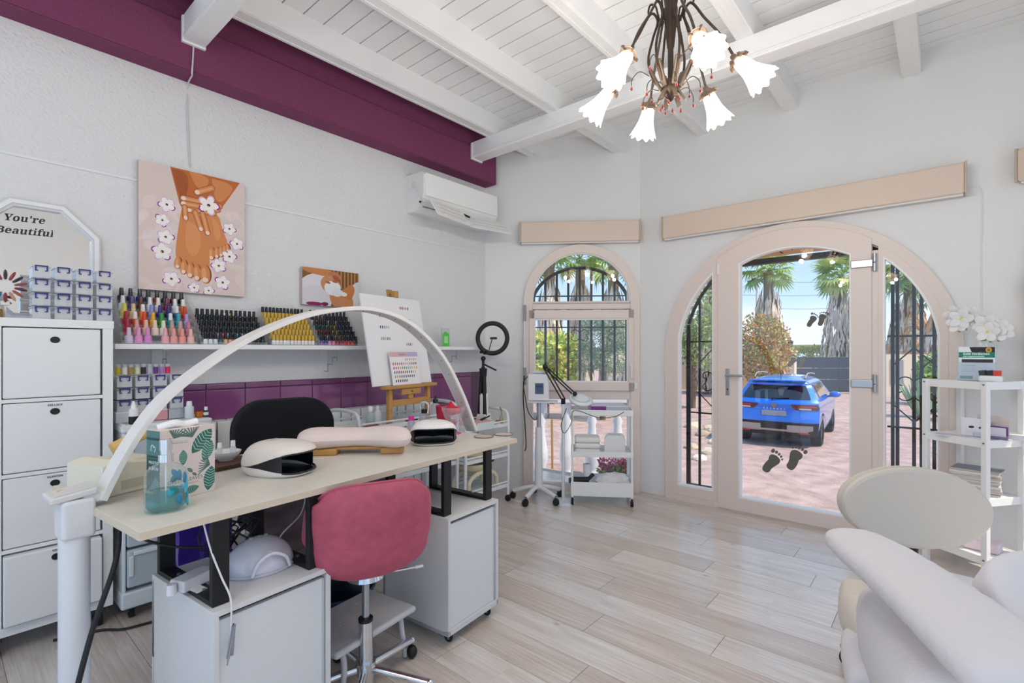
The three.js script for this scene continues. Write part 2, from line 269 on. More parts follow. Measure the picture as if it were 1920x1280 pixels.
// ---- arched glass door
{
  const F = MAT.frame, S = MAT.sealing, z = ZD;
  const g = struct('door_1', 'wide arched cream door set with one glazed leaf and two glazed side panels');
  const clipArch = (R_, x0, x1, y0) => { const pts = [[x0, y0], [x1, y0]]; const a1 = Math.acos(THREE.MathUtils.clamp((x1 - DX) / R_, -1, 1)), a0 = Math.acos(THREE.MathUtils.clamp((x0 - DX) / R_, -1, 1)); for (let i = 0; i <= 28; i++) { const a = a1 + (a0 - a1) * i / 28; pts.push([DX + R_ * Math.cos(a), DY + R_ * Math.sin(a)]); } return pts; };
  const frameOf = (o, i, d, zz, name, par, m = F) => { const s = shp(o); s.holes.push(new THREE.Path(i.map(([a, b]) => new THREE.Vector2(a, b)))); return obj(name, Ex(s, d, 0.003).translate(0, 0, zz), m, par); };
  // outer casing
  frameOf(clipArch(DR + 0.012, DX - DR - 0.01, DX + DR + 0.01, 0), clipArch(0.925, DX - 0.92, DX + 0.92, 0.05), 0.12, z - 0.08, 'casing', g);
  obj('post', Bx(-1.475, -1.432, 0.002, 2.06, z - 0.06, z + 0.045, 0.004), F, g); obj('post', Bx(-0.383, -0.325, 0.002, 2.02, z - 0.06, z + 0.045, 0.004), F, g);
  // leaf
  const leaf = frameOf(clipArch(0.95, -1.43, -0.386, 0.015), clipArch(0.815, -1.272, -0.5, 0.115), 0.075, z - 0.025, 'door_leaf', g);
  frameOf(clipArch(0.82, -1.276, -0.496, 0.11), clipArch(0.803, -1.26, -0.512, 0.126), 0.06, z - 0.012, 'bead', leaf, S);
  obj('pane', Ex(shp(clipArch(0.812, -1.27, -0.502, 0.117)), 0.005).translate(0, 0, z), MAT.glass, leaf);
  obj('lever_handle', [B(0.03, 0.22, 0.01, -1.352, 1.06, z + 0.056, 0.004), Cy(0.009, 0.009, 0.05).rotateX(Math.PI / 2).translate(-1.352, 1.115, z + 0.08), B(0.14, 0.02, 0.016, -1.29, 1.115, z + 0.1, 0.007)], MAT.steel, leaf);
  obj('keyhole', Cy(0.006, 0.006, 0.014).rotateX(Math.PI / 2).translate(-1.352, 1.0, z + 0.056), MAT.black, leaf);
  for (const y of [1.93, 1.085]) obj('hinge', [B(0.13, 0.055, 0.018, -0.44, y, z + 0.058, 0.006), Cy(0.013, 0.013, 0.06, -0.365, y + 0.035, z + 0.06), Cy(0.013, 0.013, 0.055, -0.365, y - 0.03, z + 0.06)], MAT.steel, leaf);
  obj('catch', B(0.022, 0.1, 0.02, -1.43, 2.0, z + 0.05, 0.005), MAT.plastic, g);
  // side panels
  for (const [x0, x1, i0, i1] of [[-1.82, -1.45, -1.782, -1.47], [-0.345, 0.02, -0.322, -0.018]]) {
    const inn = clipArch(0.89, i0, i1, 0.13);
    const sp = frameOf(clipArch(0.93, x0, x1, 0.054), inn, 0.074, z - 0.03, 'side_panel', g);
    frameOf(clipArch(0.892, i0 - 0.003, i1 + 0.003, 0.126), clipArch(0.876, i0 + 0.012, i1 - 0.012, 0.142), 0.055, z - 0.012, 'bead', sp, S);
    obj('pane', Ex(shp(clipArch(0.888, i0, i1, 0.13)), 0.005).translate(0, 0, z), MAT.glass, sp);
  }
  obj('sill', Bx(DX - 0.96, DX + 0.96, 0, 0.055, z - 0.08, z + 0.0415, 0.003), F, g);
  obj('threshold', Bx(DX - DR, DX + DR, -0.02, 0.012, z - 0.2, z + 0.02, 0.004), mt(0xb8ab9c, 0.6), g);
}
// footprint stickers on the door glass
{
  const foot = (s) => { const sh = new THREE.Shape(); sh.moveTo(-0.2, -0.95); sh.bezierCurveTo(-0.45, -0.9, -0.4, -0.3, -0.3, 0.0); sh.bezierCurveTo(-0.45, 0.3, -0.42, 0.55, -0.05, 0.58); sh.bezierCurveTo(0.35, 0.6, 0.5, 0.35, 0.4, 0.1); sh.bezierCurveTo(0.3, -0.2, 0.15, -0.4, 0.2, -0.7); sh.bezierCurveTo(0.15, -0.95, -0.05, -0.98, -0.2, -0.95);
    const gs = [new THREE.ExtrudeGeometry(sh, { depth: 0.02, bevelEnabled: false, curveSegments: 10 })];
    [[-0.36, 0.78, 0.15], [-0.12, 0.83, 0.11], [0.1, 0.8, 0.1], [0.29, 0.72, 0.09], [0.45, 0.58, 0.075]].forEach(([x, y, q]) => gs.push(new THREE.CylinderGeometry(q, q, 0.02, 14).rotateX(Math.PI / 2).scale(0.85, 1.1, 1).translate(x, y, 0.01)));
    const q = mg(gs); if (s < 0) { q.scale(-1, 1, 1); const p = q.attributes.position; for (const at_ of [q.attributes.position, q.attributes.uv, q.attributes.normal]) { const n = at_.itemSize, ar = at_.array; for (let i = 0; i < p.count; i += 3) for (let k = 0; k < n; k++) { const t = ar[(i + 1) * n + k]; ar[(i + 1) * n + k] = ar[(i + 2) * n + k]; ar[(i + 2) * n + k] = t; } } q.computeVertexNormals(); } return q; };
  const gl = foot(1), gm = foot(-1);
  const dark = mt(0x66665f, 0.8), pale = mt(0x8b8c88, 0.7);
  const put = (px, py, hgt, mir, rot, m, label) => { const p = onZ(px, py, ZD + 0.008), o = tag(obj('footprint_sticker', mir ? gm : gl, m), label, 'sticker', 'footprint stickers on the glass door'); o.position.copy(p); o.rotation.z = rot; o.scale.set(hgt / 1.9, hgt / 1.9, 0.05); };
  put(1448, 866, 0.2, false, -0.5, dark, 'dark grey left footprint sticker in front of the car'); put(1490, 858, 0.2, true, -0.5, dark, 'dark grey right footprint sticker in front of the car');
  put(1486, 677, 0.1, false, -0.5, pale, 'pale grey left footprint sticker level with the dark gate'); put(1504, 678, 0.1, true, -0.5, pale, 'pale grey right footprint sticker level with the dark gate');
  put(1523, 600, 0.11, false, -0.4, dark, 'small dark left footprint sticker beside the palm trunk'); put(1541, 597, 0.11, true, -0.4, dark, 'small dark right footprint sticker beside the palm trunk');
}

// ================================================================ OUTSIDE
const GY = -0.95; // the drive lies about a metre below the room
{
  const gt = tex(512, 512, (u, v) => { const a = 0.72 + 0.2 * tile4((x, y, z) => fbm(x, y, z, 3), u, v, 1.2) + 0.30 * (R() - 0.5); return [a * 1.0, a * 0.89, a * 0.86]; });
  gt.repeat.set(0.45, 0.45);
  const gm = mt(0xfaf0ea, 0.95, 0, { map: gt, bumpMap: gt, bumpScale: 0.01 });
  struct('ground', 'pinkish gravel drive outside the door', buv(new THREE.PlaneGeometry(120, 90, 1, 1).rotateX(-Math.PI / 2)).translate(-10, GY, -49.7), gm);
  const t = struct('path', 'pale tiled terrace slab outside the arched window', null, null);
  obj('slab', [B(1.9, -0.24 - GY, 1.9, 0.55, (GY - 0.24) / 2, -1.2)], mt(0xe8d3c8, 0.9, 0, { map: gt }), t, [XL, 0, -3.495], [0, PHI, 0]);
  obj('step', [Bx(-2.05, 0.6, GY, -0.06, -4.75, -4.5, 0.01), Bx(-2.05, 0.6, GY, -0.36, -5.0, -4.75, 0.01), Bx(-2.05, 0.6, GY, -0.66, -5.25, -5.0, 0.01)], mt(0xd9c4b4, 0.85), t);
}
// black iron frame and curved grilles of the porch
{
  const p = thing('door_grille', 'black iron security grille with scrolls outside the arched door', 'door grille');
  const z = -4.645, I = MAT.iron;
  const scr = (x, y, k, d) => T(Array.from({ length: 16 }, (_, i) => { const a = i / 15 * 4.4, q = 0.06 - i * 0.0028; return V(x + k * (0.06 - Math.cos(a) * q), y + d * Math.sin(a) * q, z); }), 0.0045, 26, 5);
  const top = (x) => DY + Math.sqrt(Math.max(0.05, 0.95 * 0.95 - (x - DX) ** 2));
  for (const [x, w] of [[-1.815, 0.018], [-1.711, 0.009], [-1.59, 0.009], [-1.5, 0.009]]) obj('upright_bar', Bx(x - w, x + w, 0.07, top(x), z - 0.01, z + 0.01), I, p);
  obj('bottom_bar', Bx(-1.83, -1.44, 0.04, 0.08, z - 0.015, z + 0.015), I, p);
  obj('curved_bar', T(Array.from({ length: 14 }, (_, i) => { const a = Math.PI - 0.28 - i / 13 * 0.7; return V(DX + 0.95 * Math.cos(a), DY + 0.95 * Math.sin(a), z); }), 0.016, 24, 6), I, p);
  for (const y of [1.402, 0.743]) obj('cross_bar', Bx(-1.82, -1.44, y - 0.006, y + 0.006, z - 0.02, z - 0.008), I, p);
  for (const x of [-0.287, -0.259, -0.164, -0.122, -0.052, 0.017]) obj('upright_bar', Bx(x - 0.011, x + 0.011, 0.06, top(x), z - 0.012, z + 0.012), I, p);
  for (const y of [1.425, 0.755]) obj('cross_bar', Bx(-0.32, 0.04, y - 0.007, y + 0.007, z - 0.02, z - 0.008), I, p);
  for (const x of [-1.59, -0.164, 0.017]) { for (const k of [-1, 1]) { obj('scroll', scr(x, 1.08, k, 1), I, p); obj('scroll', scr(x, 1.0, k, -1), I, p); obj('brace', bar(V(x, 1.34, z), V(x + k * 0.13, 1.2, z), 0.005), I, p); obj('brace', bar(V(x, 0.8, z), V(x + k * 0.12, 0.92, z), 0.005), I, p); } obj('boss', Sp(0.017, x, 1.04, z), I, p); }
  obj('lintel_bar', Bx(-1.42, -0.2, 2.055, 2.1, z - 0.03, z + 0.03), I, p);
  for (const [x, k] of [[-0.95, 1], [-0.95, -1], [-1.27, 1]]) obj('top_scroll', scr(x, 2.15, k, 1), I, p);
  struct('trim_13', 'tan boarded porch soffit above the arched door', [Bx(-1.5, -0.45, 2.28, 2.32, -5.6, -4.62)], mt(0xb98a55, 0.8));
}
// balustrade on the terrace, frontal to the arched window
{
  const b = thing('balustrade', 'white balustrade of turned balusters outside the arched window', 'balustrade', at(1085, 658, 6.0).setY(-0.24), YAW);
  const st = mt(0xdfe3ea, 0.8), bg = La([[0.0, 0], [0.07, 0], [0.07, 0.05], [0.05, 0.07], [0.055, 0.1], [0.085, 0.2], [0.08, 0.3], [0.055, 0.44], [0.045, 0.56], [0.06, 0.6], [0.045, 0.64], [0.06, 0.74], [0.07, 0.77], [0.07, 0.82], [0, 0.82]], 20);
  b.scale.y = 1.14; obj('rail', B(1.3, 0.09, 0.2, -0.02, 0.87, 0, 0.01), st, b); obj('plinth', B(1.3, 0.04, 0.22, -0.02, 0.02, 0, 0.006), st, b);
  for (let i = -1; i <= 2; i++) obj('baluster', bg, st, b, [(1014 + (i + 1) * 48 - 1085) / 940 * 6, 0.03, 0]);
  tag(obj('broom_handle', bar(at(1035, 786, 5.75), at(1036, 894, 5.75), 0.013), mt(0xb98a54, 0.7)), 'plain wooden broom handle leaning at the white balusters', 'broom');
}
const leafG = (() => { const g = new THREE.BufferGeometry(); g.setAttribute('position', new THREE.Float32BufferAttribute([0, 0, 0, 0.5, 0.08, 0.28, 1, 0, 0, 0.5, 0.08, -0.28], 3)); g.setIndex([0, 1, 2, 0, 2, 3]); g.computeVertexNormals(); g.setAttribute('uv', new THREE.Float32BufferAttribute([0, 0, 0.5, 1, 1, 0, 0.5, 0], 2)); return g; })();
// a mass of leaves round a set of balls, every leaf with its own tint
function foliage(balls, n, size, cols, r) {
  const pos = [], col = [], q = new THREE.Quaternion(), e = new THREE.Euler(), v = V(), c = new THREE.Color(), src = leafG.toNonIndexed().attributes.position;
  const tot = balls.reduce((s, b) => s + b[3] * b[3], 0);
  for (const [bx, by, bz, br, sy = 1] of balls) { const m = Math.round(n * br * br / tot); for (let i = 0; i < m; i++) {
    const th = r() * 6.283, ph = Math.acos(2 * r() - 1), rad = br * (0.62 + 0.42 * Math.pow(r(), 0.6)); const px = bx + rad * Math.sin(ph) * Math.cos(th), py = by + sy * rad * Math.cos(ph), pz = bz + rad * Math.sin(ph) * Math.sin(th);
    e.set(r() * 6.28, r() * 6.28, r() * 6.28); q.setFromEuler(e); const s = size * (0.6 + 0.8 * r()); c.set(cols[Math.floor(r() * cols.length)]); const k = 0.75 + 0.5 * r();
    for (let j = 0; j < src.count; j++) { v.fromBufferAttribute(src, j).multiplyScalar(s).applyQuaternion(q); pos.push(v.x + px, v.y + py, v.z + pz); col.push(c.r * k, c.g * k, c.b * k); } } }
  const g = new THREE.BufferGeometry(); g.setAttribute('position', new THREE.Float32BufferAttribute(pos, 3)); g.setAttribute('color', new THREE.Float32BufferAttribute(col, 3)); g.computeVertexNormals(); return g;
}
const leafM = mt(0xffffff, 0.8, 0, { vertexColors: true, transmission: 0.25, thickness: 0 });
// ---- fan palms with skirts of dead fronds
const fans = [0, 1, 2].map((k) => { const r = rng(50 + k), gs = []; const pos = [];
  for (let i = 0; i < 18; i++) { const a = -2.0 + 4.0 * i / 17, L = 0.85 + 0.2 * r() - 0.12 * Math.abs(a), dr = -0.12 - 0.3 * r(); const d = [Math.cos(a), Math.sin(a)], s = [-d[1] * 0.055, d[0] * 0.055];
    const m = [0.9 + d[0] * L * 0.55, 0.02, d[1] * L * 0.55], t = [0.9 + d[0] * L, dr, d[1] * L], o = [0.9, 0, 0], l = [m[0] + s[0], m[1] - 0.03, m[2] + s[1]], h = [m[0] - s[0], m[1] - 0.03, m[2] - s[1]];
    pos.push(...o, ...l, ...m, ...o, ...m, ...h, ...l, ...t, ...m, ...m, ...t, ...h); }
  const g = new THREE.BufferGeometry(); g.setAttribute('position', new THREE.Float32BufferAttribute(pos, 3)); g.computeVertexNormals(); buv(g); const pt = new THREE.CylinderGeometry(0.018, 0.03, 0.95, 5).rotateZ(-Math.PI / 2).translate(0.46, 0, 0); return mg([g, pt]); });
const palmGreens = [0x8fb455, 0xa9c45f, 0x6f9a48, 0xbccb74].map((c) => mt(c, 0.6, 0, { transmission: 0.25, thickness: 0 }));
const thatchM = [0xd9c7b4, 0xe6d3bb, 0xc4b4a4].map((c) => mt(c, 0.95)), orangeM = mt(0xe0a468, 0.9);
function palm(label, base, h, skR, skTop, cr, seed, nf = 26, tint) {
  const r = rng(seed), t = thing('fan_palm', label, 'palm tree', base, 0, 'fan palms beyond the drive');
  obj('trunk', La([[0.34, 0], [0.26, h * 0.5], [0.22, h]], 14), mt(0x8a7863, 0.95), t);
  const strips = [[], [], []];
  for (let i = 0; i < 620; i++) { const a = r() * 6.283, f = Math.pow(r(), 0.8), y1 = skTop - (skTop - 0.3) * f, rad = 0.28 + (skR - 0.28) * Math.pow((skTop - y1) / skTop, 0.55), L = 0.8 + 0.7 * r(), w = 0.05 + 0.06 * r();
    const g = new THREE.BufferGeometry(), c = Math.cos(a), s = Math.sin(a), r2 = rad + 0.10 + 0.1 * r(), tx = -s * w, tz = c * w, j = (r() - 0.5) * 0.3;
    g.setAttribute('position', new THREE.Float32BufferAttribute([c * rad, y1, s * rad, c * r2 + tx, y1 - L * 0.5, s * r2 + tz, c * r2 - tx, y1 - L * 0.5, s * r2 - tz, c * r2 + tx, y1 - L * 0.5, s * r2 + tz, (c - s * j) * r2, y1 - L, (s + c * j) * r2, c * r2 - tx, y1 - L * 0.5, s * r2 - tz], 3)); g.computeVertexNormals(); buv(g); if (y1 - L > -0.1) strips[i % 3].push(g); }
  strips.forEach((q, i) => { const o = obj('dead_frond_skirt', q, tint && i === 0 ? orangeM : thatchM[i], t); o.userData.kind = 'stuff'; });
  for (let i = 0; i < nf; i++) { const f = i / nf, el = 1.25 - 2.1 * f + 0.3 * (r() - 0.5), o = obj('frond', fans[i % 3], palmGreens[Math.floor(r() * 4)], t, [0, h + 0.1, 0]); o.rotation.set((r() - 0.5) * 0.7, i * 2.4 + r() * 0.5, el, 'YXZ'); o.scale.setScalar(cr * (0.8 + 0.35 * r())); }
}
const gAt = (px, t) => at(px, 658, t).setY(GY);
palm('tall fan palm with slim grey skirt behind the rusty bush', gAt(1441, 25), 6.2, 0.72, 5.6, 0.85, 61);
palm('broad fan palm with thick grey skirt behind the dark gate', gAt(1577, 33), 7.1, 1.35, 6.6, 1.15, 62, 30);
palm('fan palm with orange dead fronds seen past the side grille bars', gAt(1703, 30), 6.8, 1.3, 5.9, 1.15, 63, 26, true);
palm('leaning fan palm at the far end of the drive', gAt(1770, 27), 5.6, 1.4, 4.8, 1.1, 64, 24, true);
palm('fan palm with a brown skirt, first in the row behind the arched window', gAt(1030, 22), 6.2, 0.5, 5.4, 0.85, 65, 18);
palm('fan palm with a pale skirt in the middle of the window row', gAt(1088, 24), 6.6, 0.55, 5.6, 0.85, 66, 18);
palm('fan palm with a narrow skirt, last in the row behind the arched window', gAt(1150, 22), 6.1, 0.5, 5.2, 0.85, 67, 18);
palm('low fan palm hanging over the stone wall by the side panel', gAt(1335, 27), 6.8, 0.9, 5.6, 1.1, 68);
// ---- shrubs
function shrub(name, label, base, balls, n, size, cols, seed, stems) {
  const r = rng(seed), t = thing(name, label, 'shrub', base); obj('foliage', foliage(balls, n, size, cols, r), leafM, t);
  obj('stem', stems.map(([a, b, rad]) => bar(V(...a), V(...b), rad)), mt(0x7d6a57, 0.95), t); return t;
}
shrub('rusty_bush', 'tall bushy shrub with rust and green leaves behind the blue car', gAt(1425, 24.5), [[0, 2.6, 0, 1.35, 1.1], [-0.8, 2.3, 0.2, 0.9], [0.7, 2.1, 0.1, 0.85, 1.2], [0.2, 3.2, 0, 0.75], [-0.3, 1.7, 0.3, 0.9]], 5200, 0.16, [0xc9b564, 0xd9985a, 0xb0bd66, 0xe0c078, 0xc07c50, 0x95a552], 71, [[[0, 0, 0], [0.2, 1.6, 0], 0.07], [[0, 0, 0], [-0.5, 1.7, 0], 0.05]]);
shrub('clipped_tree', 'grey green cloud pruned tree seen through the window bars', gAt(1130, 16.5), [[0, 2.6, 0, 0.75, 0.6], [-0.55, 2.0, 0.1, 0.75, 0.55], [0.5, 2.0, 0, 0.75, 0.6], [0.3, 3.3, 0, 0.6, 0.6], [0.8, 2.7, 0, 0.5, 0.7], [-0.4, 3.2, 0, 0.45, 0.6]], 9000, 0.08, [0xa5b38f, 0x90a27c, 0xb9c6a2, 0x7a8f6c], 72, [[[0, 0, 0], [0.05, 2.0, 0], 0.1], [[0.05, 1.8, 0], [0.3, 3.0, 0], 0.06], [[0.05, 1.6, 0], [-0.4, 2.1, 0], 0.05]]);
shrub('garden_shrub', 'yellow green leafy shrub low behind the window bars', gAt(1028, 17), [[0, 1.5, 0, 0.9, 1], [0.6, 2.2, 0.1, 0.6], [-0.5, 2.3, 0, 0.6]], 2600, 0.22, [0xc4d460, 0xdade74, 0xa0bd58, 0xe4cf74], 73, [[[0, 0, 0], [0, 1, 0], 0.04]]);
shrub('garden_shrub', 'dull green tree filling the top of the narrow side panel', gAt(1300, 20), [[0, 3.6, 0, 1.2], [-0.6, 2.8, 0, 1.0], [0.5, 2.6, 0, 0.9, 1.2]], 3600, 0.16, [0xa3b478, 0xb7c58a, 0x8ca066], 74, [[[0, 0, 0], [0, 2.4, 0], 0.1]]);
shrub('garden_shrub', 'bright green bush in front of the coped wall past the agave', gAt(1757, 21), [[0, 1.2, 0, 0.7, 1.3], [0.3, 1.9, 0, 0.4]], 1500, 0.24, [0x86b040, 0x9fc552, 0x6d9438], 75, [[[0, 0, 0], [0, 1, 0], 0.05]]);
shrub('hedge', 'clipped yellow green hedge showing above the dark gate', gAt(1525, 34), [[-0.6, 2.0, 0, 0.6], [0.2, 2.05, 0, 0.6], [1.0, 2.0, 0, 0.6]], 1600, 0.14, [0xb9b860, 0xa3a854, 0xcbbf6f], 76, [[[0, 0, 0], [0, 1.8, 0], 0.08]]);
{ // agave rosette
  const t = thing('agave', 'spiky blue green agave rosette by the gravel edge', 'agave', gAt(1722, 17)); const r = rng(80);
  const blade = La([[0.0, 0], [0.06, 0.05], [0.075, 0.4], [0.05, 1.0], [0.0, 1.5]], 6).scale(1, 1, 0.35);
  const gm = [0x8fa88a, 0x7f9c7c, 0xa3b596].map((c) => mt(c, 0.6));
  for (let i = 0; i < 34; i++) { const o = obj('leaf', blade, gm[i % 3], t, [0, 0, 0]); o.rotation.set(0.15 + 1.15 * ((i * 0.618) % 1), i * 2.399, 0, 'YXZ'); o.scale.setScalar(0.75 + 0.35 * r()); }
}
{ // geraniums by the balustrade
  for (const [px, py, cols, lb] of [[1140, 880, [0xc9467a, 0xd86a94], 'pink geranium in a small pot behind the white trolley'], [1178, 878, [0xc23a5e, 0xd1524a], 'red and pink geranium by the last white baluster']]) {
    const p = at(px, py, 5.5), t = thing('geranium', lb, 'flower pot', [p.x, -0.24, p.z]); const r = rng(px), hh = p.y + 0.24;
    obj('pot', La([[0, 0], [0.08, 0], [0.1, hh - 0.12], [0.11, hh - 0.1], [0.09, hh - 0.1], [0, hh - 0.11]], 18), mt(0xb4714f, 0.9), t);
    obj('foliage', foliage([[0, hh - 0.02, 0, 0.1, 0.8]], 260, 0.05, [0x5f8f45, 0x77a455, 0x8bb063], r), leafM, t);
    obj('blossoms', foliage([[-0.05, hh + 0.07, 0.03, 0.05], [0.06, hh + 0.09, 0.02, 0.045], [0.02, hh + 0.02, 0.08, 0.04]], 180, 0.035, cols, r), leafM, t); }
}
// ---- boundary wall of field stones with a clay coping, gate, pier, lantern
{
  const r = rng(90), A = gAt(1482, 28), Bq = gAt(1240, 30), d = V().subVectors(Bq, A), L = d.length(), rot = Math.atan2(-d.z, d.x);
  const w = thing('stone_wall', 'pale rubble stone boundary wall with clay coping behind the bush', 'garden wall', A, rot);
  obj('core', B(L, 1.95, 0.4, L / 2, 0.97, 0), mt(0xbfae98, 0.95), w);
  const sg = [0, 1, 2, 3].map((k) => { const g = new THREE.IcosahedronGeometry(0.5, 1), p = g.attributes.position, q = rng(91 + k), h = new Map(); for (let i = 0; i < p.count; i++) { const key = p.getX(i).toFixed(3) + p.getY(i).toFixed(3) + p.getZ(i).toFixed(3); if (!h.has(key)) h.set(key, 0.85 + 0.3 * q()); const f = h.get(key); p.setXYZ(i, p.getX(i) * f, p.getY(i) * f, p.getZ(i) * f); } g.computeVertexNormals(); return g; });
  const sm = [0xd6c6ac, 0xc8b597, 0xe0d3bd, 0xb8a68c, 0xcfc3b2].map((c) => mt(c, 0.95));
  for (const side of [1]) for (let j = 0; j < 5; j++) for (let x = 0.15 + 0.2 * (j % 2); x < L - 0.1; x += 0.36 + 0.12 * r()) { const o = obj('stone', sg[Math.floor(r() * 4)], pick(sm), w, [x, 0.2 + j * 0.38, 0.2]); o.scale.set(0.4 + 0.1 * r(), 0.36 + 0.06 * r(), 0.14 + 0.08 * r()); o.rotation.z = r() * 0.5; }
  const cg = new THREE.CylinderGeometry(0.16, 0.16, 0.5, 8, 1, false, -Math.PI / 2, Math.PI).rotateX(Math.PI / 2).rotateY(Math.PI / 2);
  for (let x = 0.2; x < L; x += 0.42) obj('coping_tile', cg, mt([0xc47f5c, 0xd0906c, 0xb87452][Math.floor(r() * 3)], 0.9), w, [x, 1.95, 0]);
  const g = thing('drive_gate', 'dark blue grey metal sliding gate of horizontal panels', 'gate', gAt(1487, 27.6), Math.PI * 0.23);
  const gm = mt(0x3d4656, 0.5), gl = 7.5;
  for (let i = 0; i < 3; i++) for (let k = 0; k < 3; k++) obj('panel', B(gl / 3 - 0.03, 0.6, 0.06, gl / 6 + i * gl / 3, 0.4 + k * 0.62, 0, 0.015), gm, g);
  obj('gate_frame', [B(gl, 0.06, 0.05, gl / 2, 1.86, -0.02), B(gl, 0.06, 0.05, gl / 2, 0.06, -0.02), B(0.08, 1.85, 0.05, 0, 0.95, -0.02), B(0.08, 1.85, 0.05, gl, 0.95, -0.02)], mt(0x2e3542, 0.5), g);
  const p = thing('gate_pier', 'whitewashed gate pier with a small iron lantern on top', 'pier', gAt(1482, 27.3)); obj('pier_body', B(0.5, 2.2, 0.5, 0, 1.1, 0, 0.02), mt(0xe8dccb, 0.9), p); obj('cap', B(0.62, 0.1, 0.62, 0, 2.24, 0, 0.02), mt(0xdccbb4, 0.9), p);
  obj('lantern', [La([[0, 2.3], [0.1, 2.3], [0.03, 2.36], [0.03, 2.5], [0.1, 2.52], [0.14, 2.75], [0.17, 2.77], [0.02, 2.9], [0, 2.98]], 6)], mt(0x39403f, 0.6, 0.4), p);
  const w2 = thing('plastered_wall', 'cream plastered wall with clay coping behind the agave', 'garden wall', gAt(1640, 26), 0.62);
  obj('core', B(9, 2.15, 0.3, 4.5, 1.07, 0), mt(0xe3d2bb, 0.95), w2); for (let x = 0.2; x < 9; x += 0.42) obj('coping_tile', cg, mt([0xc47f5c, 0xd0906c][Math.floor(r() * 2)], 0.9), w2, [x, 2.15, 0]);
  obj('shuttered_opening', B(0.55, 1.2, 0.04, 1.0, 1.2, 0.16), mt(0x8d939b, 0.8), w2); obj('opening_frame', [B(0.65, 0.06, 0.06, 1.0, 1.83, 0.16), B(0.06, 1.25, 0.06, 0.7, 1.2, 0.16), B(0.06, 1.25, 0.06, 1.3, 1.2, 0.16)], mt(0xdac8b2, 0.9), w2);
  for (const [px, py, s] of [[1300, 800, 0.5], [1318, 815, 0.4], [1335, 805, 0.45], [1296, 838, 0.35], [1330, 848, 0.4], [1312, 860, 0.3], [1342, 830, 0.35]]) { const o = tag(obj('edging_stone', sg[(px + py) % 4], sm[(px) % 5]), 'rough limestone boulder edging the gravel by the grille', 'stone', 'limestone edging'); o.position.copy(onY(px, py, GY + 0.02)); o.scale.set(s, s * 0.6, s); }
  const pole = thing('utility_pole', 'slim pale utility pole beside the slim palm', 'utility pole', gAt(1419, 45)); obj('shaft', La([[0.12, 0], [0.08, 9.4], [0, 9.4]], 12), mt(0xcfc9c2, 0.9), pole); obj('cross_arm', B(1.6, 0.1, 0.1, 0, 8.6, 0), mt(0x8a8078, 0.9), pole);
  const cab = [[1419, 528, 1640, 524, 45], [1380, 553, 1640, 549, 45], [1419, 578, 1640, 574, 45]];
  cab.forEach(([a, b, c, e, t], i) => tag(obj('overhead_wire', T([at(a, b, t), at((a + c) / 2, (b + e) / 2 + 3, t), at(c, e, t)], 0.018, 12, 5), mt(0x5a6068, 0.8)), ['highest thin wire strung between the palms', 'middle thin wire strung between the palms', 'lowest thin wire strung between the palms'][i], 'wire'));
  struct('hills', 'low hazy ridge on the horizon', T([at(1330, 656, 260), at(1450, 655, 260), at(1540, 654, 260), at(1650, 656, 260), at(1800, 655, 260)], 2.2, 40, 8), mt(0x6f7350, 1));
}
